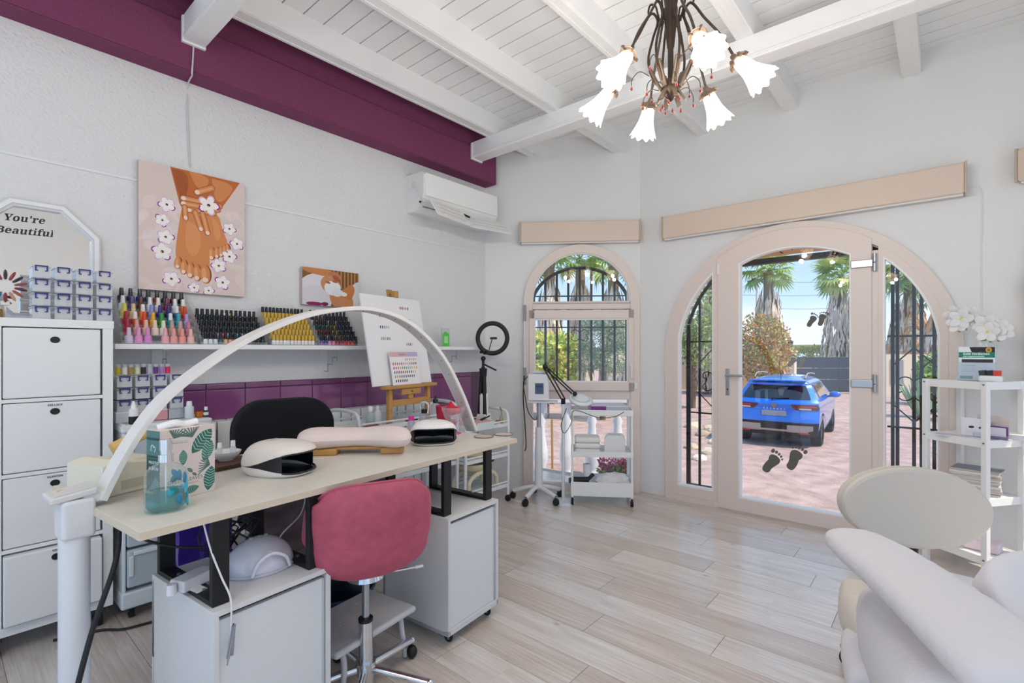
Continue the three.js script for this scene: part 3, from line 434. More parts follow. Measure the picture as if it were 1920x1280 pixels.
// ---- the blue car, seen from behind
{
  const g = thing('parked_car', 'blue compact sport utility car parked with its tailgate towards the door', 'car', [-3.06, GY, -13.05], 0.06);
  const blue = mt(0x1b74e0, 0.25, 0.25, { clearcoat: 1, clearcoatRoughness: 0.05 }), blk = mt(0x1b1d20, 0.6), dark = mt(0x0d1114, 0.08, 0, { clearcoat: 1 }), silver = mt(0xa7a3a4, 0.4, 0.4), red = mt(0xb3141c, 0.15, 0, { clearcoat: 1 });
  const lerp = (tab, y) => { for (let i = 1; i < tab.length; i++) if (y <= tab[i][0]) { const [a, b] = tab[i - 1], [c, d] = tab[i]; return b + (d - b) * Math.max(0, (y - a) / (c - a)); } return tab[tab.length - 1][1]; };
  const rp = (y) => lerp([[0.28, 0.12], [0.4, 0.04], [0.6, 0.0], [0.78, 0.05], [0.9, 0.08], [1.02, 0.06], [1.1, 0.12], [1.45, 0.44], [1.52, 0.40], [1.58, 0.55], [1.63, 0.95]], y);
  const hw = (y) => lerp([[0.28, 0.86], [0.45, 0.9], [0.75, 0.92], [0.95, 0.92], [1.06, 0.89], [1.2, 0.83], [1.45, 0.70], [1.55, 0.62], [1.63, 0.4]], y);
  const rz = (x, y) => -(rp(y) + 0.16 * Math.pow(Math.abs(x) / hw(y), 4));
  const grid = (n, m, f) => { const pos = [], idx = []; for (let j = 0; j <= m; j++) for (let i = 0; i <= n; i++) pos.push(...f(i / n, j / m)); for (let j = 0; j < m; j++) for (let i = 0; i < n; i++) { const a = j * (n + 1) + i; idx.push(a, a + 1, a + n + 2, a, a + n + 2, a + n + 1); } const q = new THREE.BufferGeometry(); q.setAttribute('position', new THREE.Float32BufferAttribute(pos, 3)); q.setIndex(idx); q.computeVertexNormals(); return buv(q); };
  const roof = (s) => lerp([[0, 1.58], [0.5, 1.6], [1.2, 1.64], [2.2, 1.63], [2.6, 1.58], [3.3, 1.1], [4.2, 0.95], [4.4, 0.7]], s);
  const YS = [0.28, 0.45, 0.6, 0.75, 0.9, 0.98, 1.06, 1.15, 1.25, 1.35, 1.45, 1.52, 1.58, 1.63];
  const side = (sg) => grid(30, YS.length - 1, (u, v) => { const s = u * 4.38, k = Math.round(v * (YS.length - 1)), y = Math.min(YS[k], roof(s)), z = Math.max(s, rp(y) + 0.16); const nose = s > 3.9 ? 1 - 0.25 * Math.pow((s - 3.9) / 0.5, 2) : 1; return [sg * hw(YS[k]) * nose, y, -z]; });
  const top = grid(30, 6, (u, v) => { const s = u * 4.38; return [(v * 2 - 1) * hw(1.63), Math.min(roof(s), 1.63) + 0.02 * (1 - (v * 2 - 1) ** 2), -Math.max(s, rp(1.63) + 0.02)]; });
  const rear = grid(16, 26, (u, v) => { const y = 0.28 + v * 1.35, x = (u * 2 - 1) * hw(y); return [x, y, rz(x, y)]; });
  obj('body', [side(1), side(-1), top, rear, B(1.6, 0.3, 3.9, 0, 0.42, -2.2)], blue, g);
  const patch = (x0, x1, y0, y1, off = 0.012, n = 10, m = 6) => grid(n, m, (u, v) => { const y = y0 + v * (y1 - y0), a = typeof x0 === 'function' ? x0(y) : x0, b = typeof x1 === 'function' ? x1(y) : x1, x = a + u * (b - a); return [x, y, rz(x, y) + off]; });
  obj('rear_window', patch((y) => -hw(y) * 0.86, (y) => hw(y) * 0.86, 1.13, 1.45), dark, g);
  obj('spoiler', [B(1.24, 0.035, 0.3, 0, 1.555, -0.45, 0.015)], blue, g);
  obj('lower_bumper', [patch((y) => -hw(y), (y) => hw(y), 0.27, 0.56, 0.014), patch((y) => -hw(y), (y) => hw(y), 0.56, 0.6, 0.01, 10, 1)], blk, g);
  obj('skid_plate', [patch((y) => -0.8 + (y < 0.42 ? 0.1 : 0), (y) => -0.28, 0.37, 0.54, 0.028), patch(0.28, (y) => 0.8 - (y < 0.42 ? 0.1 : 0), 0.37, 0.54, 0.028), patch(-0.3, 0.3, 0.38, 0.43, 0.028)], silver, g);
  for (const s of [-1, 1]) { const l = obj('tail_light', patch((y) => s * (0.36 + 1.2 * Math.max(0, 0.97 - y)), (y) => s * (hw(y) - 0.015), 0.885, 1.02, 0.014), mt(0x4a1218, 0.1, 0, { clearcoat: 1 }), g); obj('lens', [patch((y) => s * 0.5, (y) => s * (hw(y) - 0.05), 0.955, 0.99, 0.02, 8, 2)], red, l); obj('lens', [patch((y) => s * 0.52, (y) => s * 0.76, 0.9, 0.935, 0.02, 8, 2)], mt(0xd9c3c6, 0.15), l);
    obj('reflector', patch((y) => s * 0.52, (y) => s * 0.72, 0.33, 0.37, 0.03, 4, 1), red, g);
    obj('roof_rail', T([[s * 0.56, 1.6, -0.75], [s * 0.57, 1.69, -0.95], [s * 0.57, 1.7, -1.8], [s * 0.57, 1.66, -2.4]], 0.018, 20, 6), silver, g);
    obj('side_window', grid(8, 4, (u, v) => { const y = 1.12 + v * 0.33, st = 0.75 + (v * 0.15), z = st + u * (2.65 - 0.3 * v - st); return [s * (hw(y) + 0.008), y, -z]; }), dark, g);
    const m = obj('wing_mirror', [Sp(0.12, s * 1.03, 1.12, -2.55, 1.1, 0.7, 0.6)], blue, g); obj('mirror_foot', B(0.14, 0.04, 0.06, s * 0.92, 1.07, -2.55), blk, m);
    obj('wheel_arch', grid(14, 1, (u, v) => { const a = u * Math.PI; return [s * (0.925 + 0.004), 0.34 + (0.38 + 0.06 * v) * Math.sin(a), -0.83 - (0.38 + 0.06 * v) * Math.cos(a)]; }), blk, g);
    for (const z of [-0.83, -3.5]) { const w = obj('tyre', [La([[0.2, -0.11], [0.31, -0.115], [0.335, -0.09], [0.34, 0], [0.335, 0.09], [0.31, 0.115], [0.2, 0.11]], 28).rotateZ(Math.PI / 2)], MAT.rubber, g, [s * 0.8, 0.34, z]); obj('rim', [Cy(0.22, 0.22, 0.18, 0, 0, 0, 24).rotateZ(Math.PI / 2)], mt(0x8b8d90, 0.35, 0.8), w); } }
  obj('number_plate', B(0.52, 0.115, 0.012, 0, 0.8, -0.02, 0.004), mt(0x9aa0a8, 0.5), g); obj('plate_holder', B(0.6, 0.16, 0.02, 0, 0.8, -0.04, 0.006), blue, g);
  obj('badge', [Cy(0.055, 0.055, 0.012, 0, 0, 0, 24).rotateX(Math.PI / 2).translate(0, 0.985, -0.04), B(0.15, 0.022, 0.014, 0, 0.985, -0.036)], MAT.chrome, g);
  obj('wiper', [bar(V(-0.05, 1.135, -0.115), V(0.3, 1.165, -0.15), 0.01), Cy(0.025, 0.025, 0.03, -0.05, 1.135, -0.12).rotateX(0)], MAT.black, g);
  obj('antenna', bar(V(0, 1.63, -1.0), V(0, 1.76, -0.85), 0.008), MAT.black, g);
  { const L = 'QASHQAI'.split(''); const tx = canv(512, 64, (c, w, h) => { c.clearRect(0, 0, w, h); c.fillStyle = '#000'; c.fillRect(0, 0, w, h); c.fillStyle = '#fff'; c.font = 'bold 56px sans-serif'; c.textAlign = 'center'; c.textBaseline = 'middle'; L.forEach((q, i) => c.fillText(q, 40 + i * 72, 34)); }); tx.colorSpace = THREE.NoColorSpace;
    const pl = new THREE.PlaneGeometry(0.52, 0.06); obj('lettering', pl, mt(0xdfe5ec, 0.3, 0.5, { alphaMap: tx, transparent: true, alphaTest: 0.5 }), g, [0, 0.905, -0.055]); }
  obj('mud_flap', [B(0.2, 0.03, 0.3, 0.6, 0.26, -0.3)], blk, g);
}

// ================================================================ ALONG THE LEFT WALL
function textDecal(txt, w, h, color, font, parent, pos, rot, px = 128) {
  const tx = canv(Math.round(px * w / h), px, (c, W, H) => { c.fillStyle = '#000'; c.fillRect(0, 0, W, H); c.fillStyle = '#fff'; c.font = font; c.textAlign = 'center'; c.textBaseline = 'middle'; txt.forEach((t, i) => c.fillText(t, W / 2, H * (i + 0.5) / txt.length)); }); tx.colorSpace = THREE.NoColorSpace;
  return obj('lettering', new THREE.PlaneGeometry(w, h), mt(color, 0.6, 0, { alphaMap: tx, transparent: true, alphaTest: 0.4 }), parent, pos, rot);
}
const HALF = Math.PI / 2;
function caster(parent, x, y, z, r = 0.022, m = MAT.rubber) { const c = obj('caster', [Cy(r, r, r * 0.9, 0, 0, 0, 18).rotateX(HALF).translate(x, y + r, z), ], m, parent); obj('fork', [B(r * 0.9, r * 1.2, r * 1.3, x, y + r * 2, z, 0.003), Cy(0.006, 0.006, 0.02, x, y + r * 2.6 + 0.004, z)], mt(0x55585c, 0.4, 0.6), c); return c; }
// ---- tall white cube shelving with drawer fronts
const KX = -3.03, KT = 1.459;
{
  const k = thing('cube_shelving_unit', 'tall white cube shelving unit filled with drawers, on casters', 'shelving unit', [XL + 0.005, 0, -0.575]);
  const D = KX - XL - 0.005, M = MAT.lacquer, z0 = 0, z1 = 0.77, y0 = 0.095, d2 = D / 2;
  obj('top_panel', Bx(0, D, KT - 0.038, KT, z0 - 0.004, z1, 0.003), M, k); obj('bottom_panel', Bx(0, D, y0, y0 + 0.038, z0, z1, 0.003), M, k);
  obj('side_panel', Bx(0, D, y0 + 0.038, KT - 0.038, z0, z0 + 0.038, 0.002), M, k); obj('side_panel', Bx(0, D, y0 + 0.038, KT - 0.038, z1 - 0.038, z1, 0.002), M, k);
  obj('divider', Bx(0.01, D - 0.002, y0 + 0.038, KT - 0.038, 0.377, 0.393, 0.002), M, k);
  obj('back_panel', Bx(0, 0.008, y0 + 0.03, KT - 0.03, z0 + 0.02, z1 - 0.02), M, k);
  const pitch = (KT - y0 - 0.076) / 4;
  const names = [null, 'GELLACK', 'KLANTEN', 'GELS'];
  for (let i = 0; i < 4; i++) {
    const yt = KT - 0.038 - i * pitch, yb = yt - pitch; if (i) obj('shelf', Bx(0.01, D - 0.003, yt - 0.008, yt + 0.008, z0 + 0.038, z1 - 0.038, 0.002), M, k);
    for (const c of [0, 1]) { const a = c ? 0.393 : 0.038, b = c ? z1 - 0.038 : 0.377, out = i === 3 && !c ? 0.03 : -0.006;
      const dr = obj('drawer', [Bx(0.03, D + out, yb + 0.011, yt - (i === 3 ? 0.016 : i ? 0.011 : 0.004), a + 0.008, b - 0.003, 0.006)], mt(0xf0f0ef, 0.25), k);
      obj('finger_hole', Cy(0.0145, 0.0145, 0.004, 0, 0, 0, 24).scale(1.15, 1, 1).rotateX(HALF).rotateY(HALF).translate(D + out + 0.001, yt - 0.055, (a + b) / 2), MAT.black, dr);
      if (names[i] && !c) textDecal([names[i]], 0.075, 0.016, 0x4d4d50, 'bold 96px sans-serif', dr, [D + out + 0.0015, yt - 0.026, (a + b) / 2], [0, HALF, 0]); }
  }
  for (const z of [0.05, 0.4, 0.72]) for (const x of [0.05, D - 0.05]) { obj('caster', Cy(0.034, 0.034, 0.03, x, 0.034, z, 18).translate(-x, -0.034, -z).rotateX(HALF).translate(x, 0.034, z), MAT.rubber, k); obj('caster_plate', B(0.05, 0.03, 0.05, x, 0.08, z, 0.003), mt(0x44474b, 0.4, 0.5), k); }
}
// ---- octagonal mirror resting on it
{
  const m = thing('octagonal_mirror', 'octagonal mirror in a silvery white frame with black script lettering', 'mirror', [XL + 0.002, KT, -0.34]);
  const oct = (w, h, c) => [[-w / 2 + c, 0], [w / 2 - c, 0], [w / 2, c], [w / 2, h - c], [w / 2 - c, h], [-w / 2 + c, h], [-w / 2, h - c], [-w / 2, c]];
  const ring = (w, h, c, t, d, z, mat, name) => { const s = shp(oct(w, h, c)); const q = oct(w - 2 * t, h - 2 * t, c - t * 0.586).map(([a, b]) => new THREE.Vector2(a, b + t)); s.holes.push(new THREE.Path(q)); return obj(name, Ex(s, d, 0.003).translate(0, 0, z).rotateY(HALF), mat, m); };
  ring(0.475, 0.578, 0.14, 0.034, 0.02, 0.003, mt(0xd9dadd, 0.35, 0.3), 'frame'); ring(0.46, 0.565, 0.135, 0.014, 0.01, 0.02, mt(0xf3f3f4, 0.3), 'frame_bead').position.y = 0.006;
  obj('mirror_glass', Ex(shp(oct(0.43, 0.53, 0.125)), 0.004).translate(0, 0.024, 0.004).rotateY(HALF), mt(0xf4f4f4, 0.01, 1), m);
  textDecal(["You're", 'Beautiful'], 0.2, 0.12, 0x26262a, 'italic bold 92px serif', m, [0.0105, 0.46, 0.045], [0, HALF, 0.05], 256);
}
// ---- clear storage boxes with blue clips
const tub = mt(0xfbfcfd, 0.15, 0, { transmission: 0.6, thickness: 0, ior: 1.25 }), clip = mt(0x23307f, 0.4);
const boxW = 0.068, boxH = 0.06, boxD = 0.1;
function storageBox(label, group, content) {
  const b = thing('storage_box', label, 'storage box', [0, 0, 0], 0, group); // front faces +x, origin at the base centre
  obj('tub', [B(boxD, 0.003, boxW - 0.012, 0, 0.002, 0), B(0.003, boxH - 0.014, boxW - 0.008, boxD / 2, 0.024, 0, 0.001), B(0.003, boxH - 0.014, boxW - 0.008, -boxD / 2, 0.024, 0, 0.001), B(boxD, boxH - 0.014, 0.003, 0, 0.024, boxW / 2 - 0.005, 0.001), B(boxD, boxH - 0.014, 0.003, 0, 0.024, -boxW / 2 + 0.005, 0.001)], tub, b);
  obj('lid', [B(boxD + 0.006, 0.006, boxW - 0.002, 0, boxH - 0.008, 0, 0.002)], tub, b);
  obj('clip', [B(0.006, 0.006, 0.046, boxD / 2 + 0.006, boxH - 0.006, 0, 0.0025), B(0.006, 0.022, 0.005, boxD / 2 + 0.006, boxH - 0.017, 0.019, 0.002), B(0.006, 0.022, 0.005, boxD / 2 + 0.006, boxH - 0.017, -0.019, 0.002), B(0.006, 0.004, 0.01, boxD / 2 + 0.006, boxH - 0.027, 0.016, 0.001), B(0.006, 0.004, 0.01, boxD / 2 + 0.006, boxH - 0.027, -0.016, 0.001)], clip, b);
  if (content) { const [c, kind] = content; obj('contents', kind === 'jar' ? [Cy(0.019, 0.019, 0.03, 0.015, 0.019, 0, 20)] : [B(boxD - 0.02, 0.022, boxW - 0.022, 0, 0.015, 0, 0.006)], mt(c, kind === 'jar' ? 0.25 : 0.8, kind === 'jar' ? 0.4 : 0), b); if (kind === 'jar') obj('jar_face', Cy(0.013, 0.013, 0.004).rotateZ(HALF).translate(0.036, 0.02, 0), mt(0xdfe4e2, 0.2), b); }
  return b;
}
{
  const cont = [[['e8c9dd'], ['e6d2dc'], ['e3cfd0'], ['f0cf88', 1]], [['e6e2df'], ['ece7e6'], ['e4e0de'], ['8f979c', 2]], [['d8cfa6', 2], ['8a9490', 2], ['dedcdc'], ['d8d6ea']], [['dcbfd2'], ['e3b7cb'], ['bfd5e6'], ['e4d0d6']]];
  const rown = ['top', 'second', 'third', 'bottom'], coln = ['first', 'second', 'third', 'fourth'];
  cont.forEach((row, i) => row.forEach(([c, kind], j) => { const col = parseInt(c, 16), what = kind === 1 ? 'golden glitter' : kind === 2 ? 'a round metallic jar' : 'pale glitter tips';
    const b = storageBox(`blue clipped box of ${what}, ${rown[i]} of ${coln[j]} stack on the tall shelving`, 'small clear boxes stacked on the tall shelving', [col, kind === 2 ? 'jar' : 'fill']);
    b.position.set(-3.12, KT + (3 - i) * (boxH + 0.0012), -0.326 - j * 0.0745); }));
  const k2 = [['c9cfd6'], ['e8e6d2'], ['e6e9ee'], ['e3ccdc']].map((q) => parseInt(q[0], 16));
  for (let i = 0; i < 3; i++) for (let j = 0; j < 4; j++) { const b = storageBox(`clear blue clipped box, ${['top', 'middle', 'bottom'][i]} of ${coln[j]} stack on the drawer tower`, 'small clear boxes stacked on the drawer tower', [[k2[j], 0x9fb0cc, 0xb4bfd8][(i * 2 + j) % 3], (i + j) % 3 === 1 ? 'jar' : 'fill']); b.position.set(-3.14, 1.012 + (2 - i) * (boxH + 0.0012), -0.632 - j * 0.0745); }
  for (let j = 0; j < 4; j++) { const t = thing('craft_box', ['small clear box with white lid under the first stack', 'pale packet of nail forms under the second stack', 'rose packet of nail tips under the third stack', 'grey sponge block under the fourth stack'][j], 'packet', [-3.14, 0.956, -0.632 - j * 0.0745]); obj('carton', B(0.1, 0.052, 0.07, 0, 0.027, 0, 0.004), mt([0xd5d8dc, 0xd6c9bd, 0xd99aa2, 0xb9bcc0][j], 0.6), t); obj('lid', B(0.102, 0.006, 0.071, 0, 0.053, 0, 0.002), mt([0xf1f2f4, 0xe6e2dd, 0xe9c6cb, 0xa9acb0][j], 0.5), t); }
  // glitter jars on the top row
  const js = [[0xc9b42e, 'yellow'], [0xe6e3d6, 'cream'], [0x9d8a3c, 'olive'], [0xd6d8b0, 'lime white'], [0x22252c, 'black'], [0xb9bcc6, 'silver'], [0x6b2f86, 'violet'], [0xa783b8, 'lilac'], [0xd81f63, 'magenta']];
  js.forEach(([c, n], i) => { const t = thing('glitter_jar', `tiny clear lidded jar of ${n} glitter on the stacked boxes`, 'jar', [-3.13, 1.1965, -0.613 - i * 0.0265], 0, 'glitter jars above the small boxes'); obj('jar_body', [Cy(0.0115, 0.0115, 0.036, 0, 0.0185, 0, 16)], mt(c, 0.3), t); obj('lid', [Cy(0.0125, 0.0125, 0.015, 0, 0.044, 0, 16)], mt(0xdfe3e6, 0.15, 0, { transmission: 0.5, thickness: 0 }), t); });
}
// nail tip sample wheels and strip beside the mirror
{
  const sw = [0x2f1a1e, 0x8c2a33, 0xb5523f, 0x9a5138, 0xc07a5a, 0x7a3b2e, 0x1f6f96, 0x7d1f35, 0xb68a74, 0xa24a3c, 0x5a2a38, 0x8d4a3f];
  const tip = Sp(0.011, 0, 0, 0, 0.3, 2.0, 0.62, 10, 8);
  const wheel = (label, px, py, x, R_, n) => { const p = onX(px, py, x), t = thing('nail_sample_display', label, 'sample wheel', p); obj('hub', [Cy(R_ * 0.62, R_ * 0.62, 0.003, 0, 0, 0, 24).rotateZ(HALF)], mt(0xe9e4e0, 0.3), t); for (let i = 0; i < n; i++) { const a = i / n * 6.283, o = obj('nail_tip', tip, mt(sw[i % 12], 0.25), t, [0.004, Math.cos(a) * R_ * 0.8, Math.sin(a) * R_ * 0.8]); o.rotation.x = a; } obj('stand', [B(0.02, 0.02, 0.03, -0.01, -R_ - 0.012, 0, 0.004), bar(V(-0.008, 0, 0), V(-0.008, -R_ - 0.01, 0), 0.004), ...(p.y - R_ - 0.02 > KT ? [bar(V(-0.01, -R_ - 0.02, 0), V(-0.01, KT - p.y, 0), 0.004)] : [])], mt(0xe9e4e0, 0.4), t); return t; };
  wheel('round wheel of brown and red nail tip samples below the mirror', 10, 536, -3.1, 0.062, 14);
  const s = thing('nail_sample_strip', 'white strip of colourful nail samples leaning across the mirror edge', 'sample strip', [-3.08, KT, -0.115]);
  obj('board', B(0.006, 0.52, 0.05, 0, 0.262, 0, 0.003), mt(0xf4f2f0, 0.4), s, null, [0, 0, 0]); obj('header', B(0.012, 0.05, 0.12, 0, 0.53, -0.02, 0.004), mt(0xf4f2f0, 0.4), s, null, [0.0, 0, 0]);
  [0xe2cf3a, 0xb4702e, 0xc4283a, 0x8a2f4a, 0x7a2a2a].forEach((c, i) => obj('nail_tip', tip, mt(c, 0.25), s, [0.006, 0.47 - i * 0.055, -0.028], [0.9, 0, 0]));
  const w = thing('wooden_block', 'small dark gold wooden block at the foot of the sample wheel', 'block', [-3.09, KT, -0.16]); obj('block_body', B(0.05, 0.035, 0.09, 0, 0.0175, 0, 0.004), mt(0x7a5a25, 0.5), w); obj('block_top', B(0.046, 0.004, 0.085, 0, 0.036, 0, 0.001), mt(0x8d6a2e, 0.5), w);
}
// ---- white plastic drawer tower
{
  const t = thing('drawer_tower', 'white plastic drawer tower on casters beside the tall shelving', 'drawer unit', [-3.0, 0, -0.8]); const P = mt(0xe4e9ea, 0.35), f = mt(0xcfdde4, 0.3, 0, { transmission: 0.2, thickness: 0 });
  obj('top', [B(0.34, 0.04, 0.4, -0.17, 0.935, 0, 0.012), B(0.34, 0.02, 0.012, -0.17, 0.95, 0.19), ], P, t);
  for (const s of [-1, 1]) obj('side', B(0.32, 0.84, 0.015, -0.17, 0.5, s * 0.187, 0.004), P, t);
  obj('base', B(0.34, 0.08, 0.4, -0.17, 0.1, 0, 0.01), P, t); obj('back', B(0.01, 0.84, 0.37, -0.335, 0.5, 0), P, t);
  for (let i = 0; i < 4; i++) { const d = obj('drawer', B(0.3, 0.185, 0.352, -0.155, 0.25 + i * 0.197, 0, 0.012), f, t); obj('drawer_lip', [B(0.012, 0.02, 0.3, 0.0, 0.325 + i * 0.197, 0, 0.005), B(0.012, 0.1, 0.02, 0, 0.265 + i * 0.197, 0.16, 0.005), B(0.012, 0.1, 0.02, 0, 0.265 + i * 0.197, -0.16, 0.005)], P, d); }
  for (const x of [-0.05, -0.29]) for (const z of [-0.15, 0.15]) caster(t, x, 0, z, 0.022);
  // things on top
  const b1 = thing('drop_bottle', 'white squeeze bottle with a black lower half on the drawer tower', 'bottle', [-3.03, 0.956, -0.655]); obj('bottle_body', La([[0, 0], [0.018, 0], [0.02, 0.004], [0.02, 0.038]], 20), MAT.black, b1); obj('label_band', Cy(0.0202, 0.0202, 0.034, 0, 0.055, 0), mt(0xf3f3f2, 0.4), b1); obj('nozzle', La([[0.02, 0.072], [0.012, 0.078], [0.012, 0.09], [0.009, 0.094], [0.005, 0.112], [0.0, 0.113]], 18), mt(0xf6f6f5, 0.4), b1);
  const b2 = thing('pump_bottle', 'small white lotion bottle at the end of the box stacks', 'bottle', [-3.06, 0.956, -0.905]); obj('bottle_body', La([[0, 0], [0.022, 0], [0.022, 0.06], [0.01, 0.07]], 20), mt(0xdfe8ec, 0.3), b2); obj('cap', Cy(0.012, 0.014, 0.022, 0, 0.08, 0), mt(0xf2f4f5, 0.4), b2);
  const b3 = thing('cream_jar', 'small amber orange jar on the drawer tower', 'jar', [-3.07, 0.956, -0.955]); obj('jar_body', La([[0, 0], [0.017, 0], [0.019, 0.006], [0.019, 0.032], [0.016, 0.034], [0, 0.034]], 20), mt(0xc9701c, 0.25), b3); obj('rim', Cy(0.02, 0.02, 0.004, 0, 0.032, 0), mt(0xb05e12, 0.3), b3);
  const b4 = thing('dropper_bottle', 'small dark bottle with a white cap and label', 'bottle', [-3.06, 0.956, -0.985]); obj('bottle_body', La([[0, 0], [0.012, 0], [0.013, 0.003], [0.013, 0.03], [0.006, 0.036]], 18), mt(0x3d3f36, 0.2), b4); obj('label_band', Cy(0.0133, 0.0133, 0.016, 0, 0.018, 0), mt(0xe9ecea, 0.5), b4); obj('cap', Cy(0.0085, 0.0085, 0.018, 0, 0.046, 0), mt(0xf4f4f2, 0.4), b4);
}
// ---- radiator below the tiles
{
  const t = thing('radiator', 'white ribbed aluminium radiator below the purple tiles', 'radiator', [XL + 0.01, 0, 0]); const m = mt(0xf2f2f1, 0.35);
  const g = mg([B(0.02, 0.7, 0.072, 0.1, 0.55, 0, 0.006), B(0.08, 0.68, 0.02, 0.055, 0.55, 0, 0.004), B(0.1, 0.03, 0.07, 0.055, 0.885, 0, 0.006), B(0.1, 0.03, 0.07, 0.055, 0.215, 0, 0.006)]);
  for (let z = -1.06; z > -2.75; z -= 0.08) obj('rib', g, m, t, [0, 0, z]);
  for (const y of [0.86, 0.24]) obj('header_pipe', Cy(0.014, 0.014, 1.7, 0, 0, 0).rotateX(HALF).translate(0.05, y, -1.89), m, t);
  for (const z of [-1.2, -2.5]) obj('wall_bracket', B(0.03, 0.03, 0.02, 0.01, 0.8, z), m, t);
}
// ---- pictures
function canvasPic(label, tl, br, x, th, draw, W, H) {
  const a = onX(...tl, x), b = onX(...br, x), w = Math.abs(a.z - b.z), h = a.y - b.y, t = thing('canvas_picture', label, 'picture', [XL + 0.004, b.y, (a.z + b.z) / 2], HALF);
  obj('stretcher', B(w, h, th, 0, h / 2, th / 2, 0.003), mt(0xc9b7ad, 0.8), t);
  obj('print', new THREE.PlaneGeometry(w - 0.002, h - 0.002).translate(0, h / 2, th + 0.001), mt(0xffffff, 0.75, 0, { map: canv(W, H, draw) }), t); return t;
}
canvasPic('tall canvas print of feet and hands among white and purple orchids', [259, 298], [458, 557], -3.32, 0.03, (c, W, H) => {
  c.fillStyle = '#e2cfc8'; c.fillRect(0, 0, W, H); const r = rng(31);
  for (let i = 0; i < 60; i++) { c.fillStyle = `rgba(${235 + r() * 20},${225 + r() * 20},${225 + r() * 20},0.25)`; c.beginPath(); c.ellipse(r() * W, H * (0.3 + 0.7 * r()), 60 * r() + 20, 40 * r() + 10, r() * 3, 0, 7); c.fill(); }
  const P = (pts, col) => { c.fillStyle = col; c.beginPath(); c.moveTo(pts[0][0] * W, pts[0][1] * H); for (let i = 1; i < pts.length; i++) { const p = pts[i], q = pts[(i + 1) % pts.length]; c.quadraticCurveTo(p[0] * W, p[1] * H, (p[0] + q[0]) / 2 * W, (p[1] + q[1]) / 2 * H); } c.closePath(); c.fill(); };
  const nail = (x, y, w, h, a = 0) => { c.save(); c.translate(x * W, y * H); c.rotate(a); c.fillStyle = '#f6dccd'; c.beginPath(); c.ellipse(0, 0, w * W, h * H, 0, 0, 7); c.fill(); c.restore(); };
  const S1 = '#c46c36', S2 = '#d98c55', S3 = '#a9582a', S4 = '#e8a673', SD = '#8a4420';
  const foot = (tl, pts, shade) => { P(pts, S2); c.save(); c.globalAlpha = 0.5; P(shade, S4); c.restore(); tl.forEach(([x, y, a, b, r = 0]) => { c.fillStyle = SD; c.beginPath(); c.ellipse((x + 0.008) * W, y * H, (a + 0.006) * W, b * H, r, 0, 7); c.fill(); c.fillStyle = S2; c.beginPath(); c.ellipse(x * W, y * H, a * W, b * H, r, 0, 7); c.fill(); c.fillStyle = S4; c.beginPath(); c.ellipse((x - a * 0.2) * W, y * H, a * 0.45 * W, b * 0.7 * H, r, 0, 7); c.fill(); nail(x, y + b * 0.62, a * 0.6, b * 0.26, r); }); };
  P([[0.27, 0.0], [0.28, 0.04], [0.33, 0.2], [0.37, 0.34], [0.64, 0.34], [0.74, 0.28], [0.86, 0.12], [0.95, 0.0], [0.95, -0.01]], S1);
  P([[0.28, 0.01], [0.42, 0.0], [0.44, 0.12], [0.4, 0.28], [0.36, 0.25]], S3); P([[0.66, 0.02], [0.92, 0.01], [0.8, 0.18], [0.7, 0.22]], S2); P([[0.44, 0.0], [0.64, 0.0], [0.62, 0.1], [0.52, 0.14]], S2);
  foot([[0.655, 0.655, 0.034, 0.055, 0.05], [0.71, 0.64, 0.026, 0.052, 0.05], [0.753, 0.625, 0.023, 0.05, 0], [0.79, 0.605, 0.021, 0.045, -0.1], [0.822, 0.585, 0.018, 0.038, -0.2]], [[0.6, 0.3], [0.73, 0.3], [0.76, 0.42], [0.83, 0.55], [0.81, 0.63], [0.63, 0.66], [0.61, 0.5]], [[0.66, 0.35], [0.72, 0.36], [0.76, 0.5], [0.7, 0.56]]);
  foot([[0.335, 0.765, 0.03, 0.05, 0.15], [0.39, 0.795, 0.032, 0.06, 0.1], [0.45, 0.815, 0.034, 0.066, 0.05], [0.515, 0.83, 0.037, 0.07, 0], [0.595, 0.835, 0.05, 0.078, -0.05]], [[0.37, 0.33], [0.6, 0.33], [0.61, 0.5], [0.645, 0.7], [0.635, 0.82], [0.4, 0.78], [0.31, 0.74], [0.33, 0.55]], [[0.42, 0.42], [0.54, 0.42], [0.56, 0.62], [0.48, 0.72], [0.4, 0.62]]);
  const fing = (x0, y0, x1, y1, w, col) => { c.strokeStyle = SD; c.lineWidth = w * W + 6; c.lineCap = 'round'; c.beginPath(); c.moveTo(x0 * W, y0 * H); c.lineTo(x1 * W, y1 * H); c.stroke(); c.strokeStyle = S2; c.lineWidth = w * W; c.stroke(); c.strokeStyle = S4; c.lineWidth = w * W * 0.4; c.stroke(); nail(x1, y1, w * 0.38, 0.018, Math.atan2(y1 - y0, x1 - x0) + 1.57); };
  fing(0.74, 0.24, 0.39, 0.232, 0.055); fing(0.72, 0.275, 0.39, 0.275, 0.055); fing(0.68, 0.31, 0.44, 0.32, 0.05); fing(0.66, 0.1, 0.52, 0.16, 0.06); fing(0.4, 0.3, 0.41, 0.39, 0.045); fing(0.5, 0.33, 0.555, 0.46, 0.05); fing(0.57, 0.33, 0.62, 0.485, 0.05);
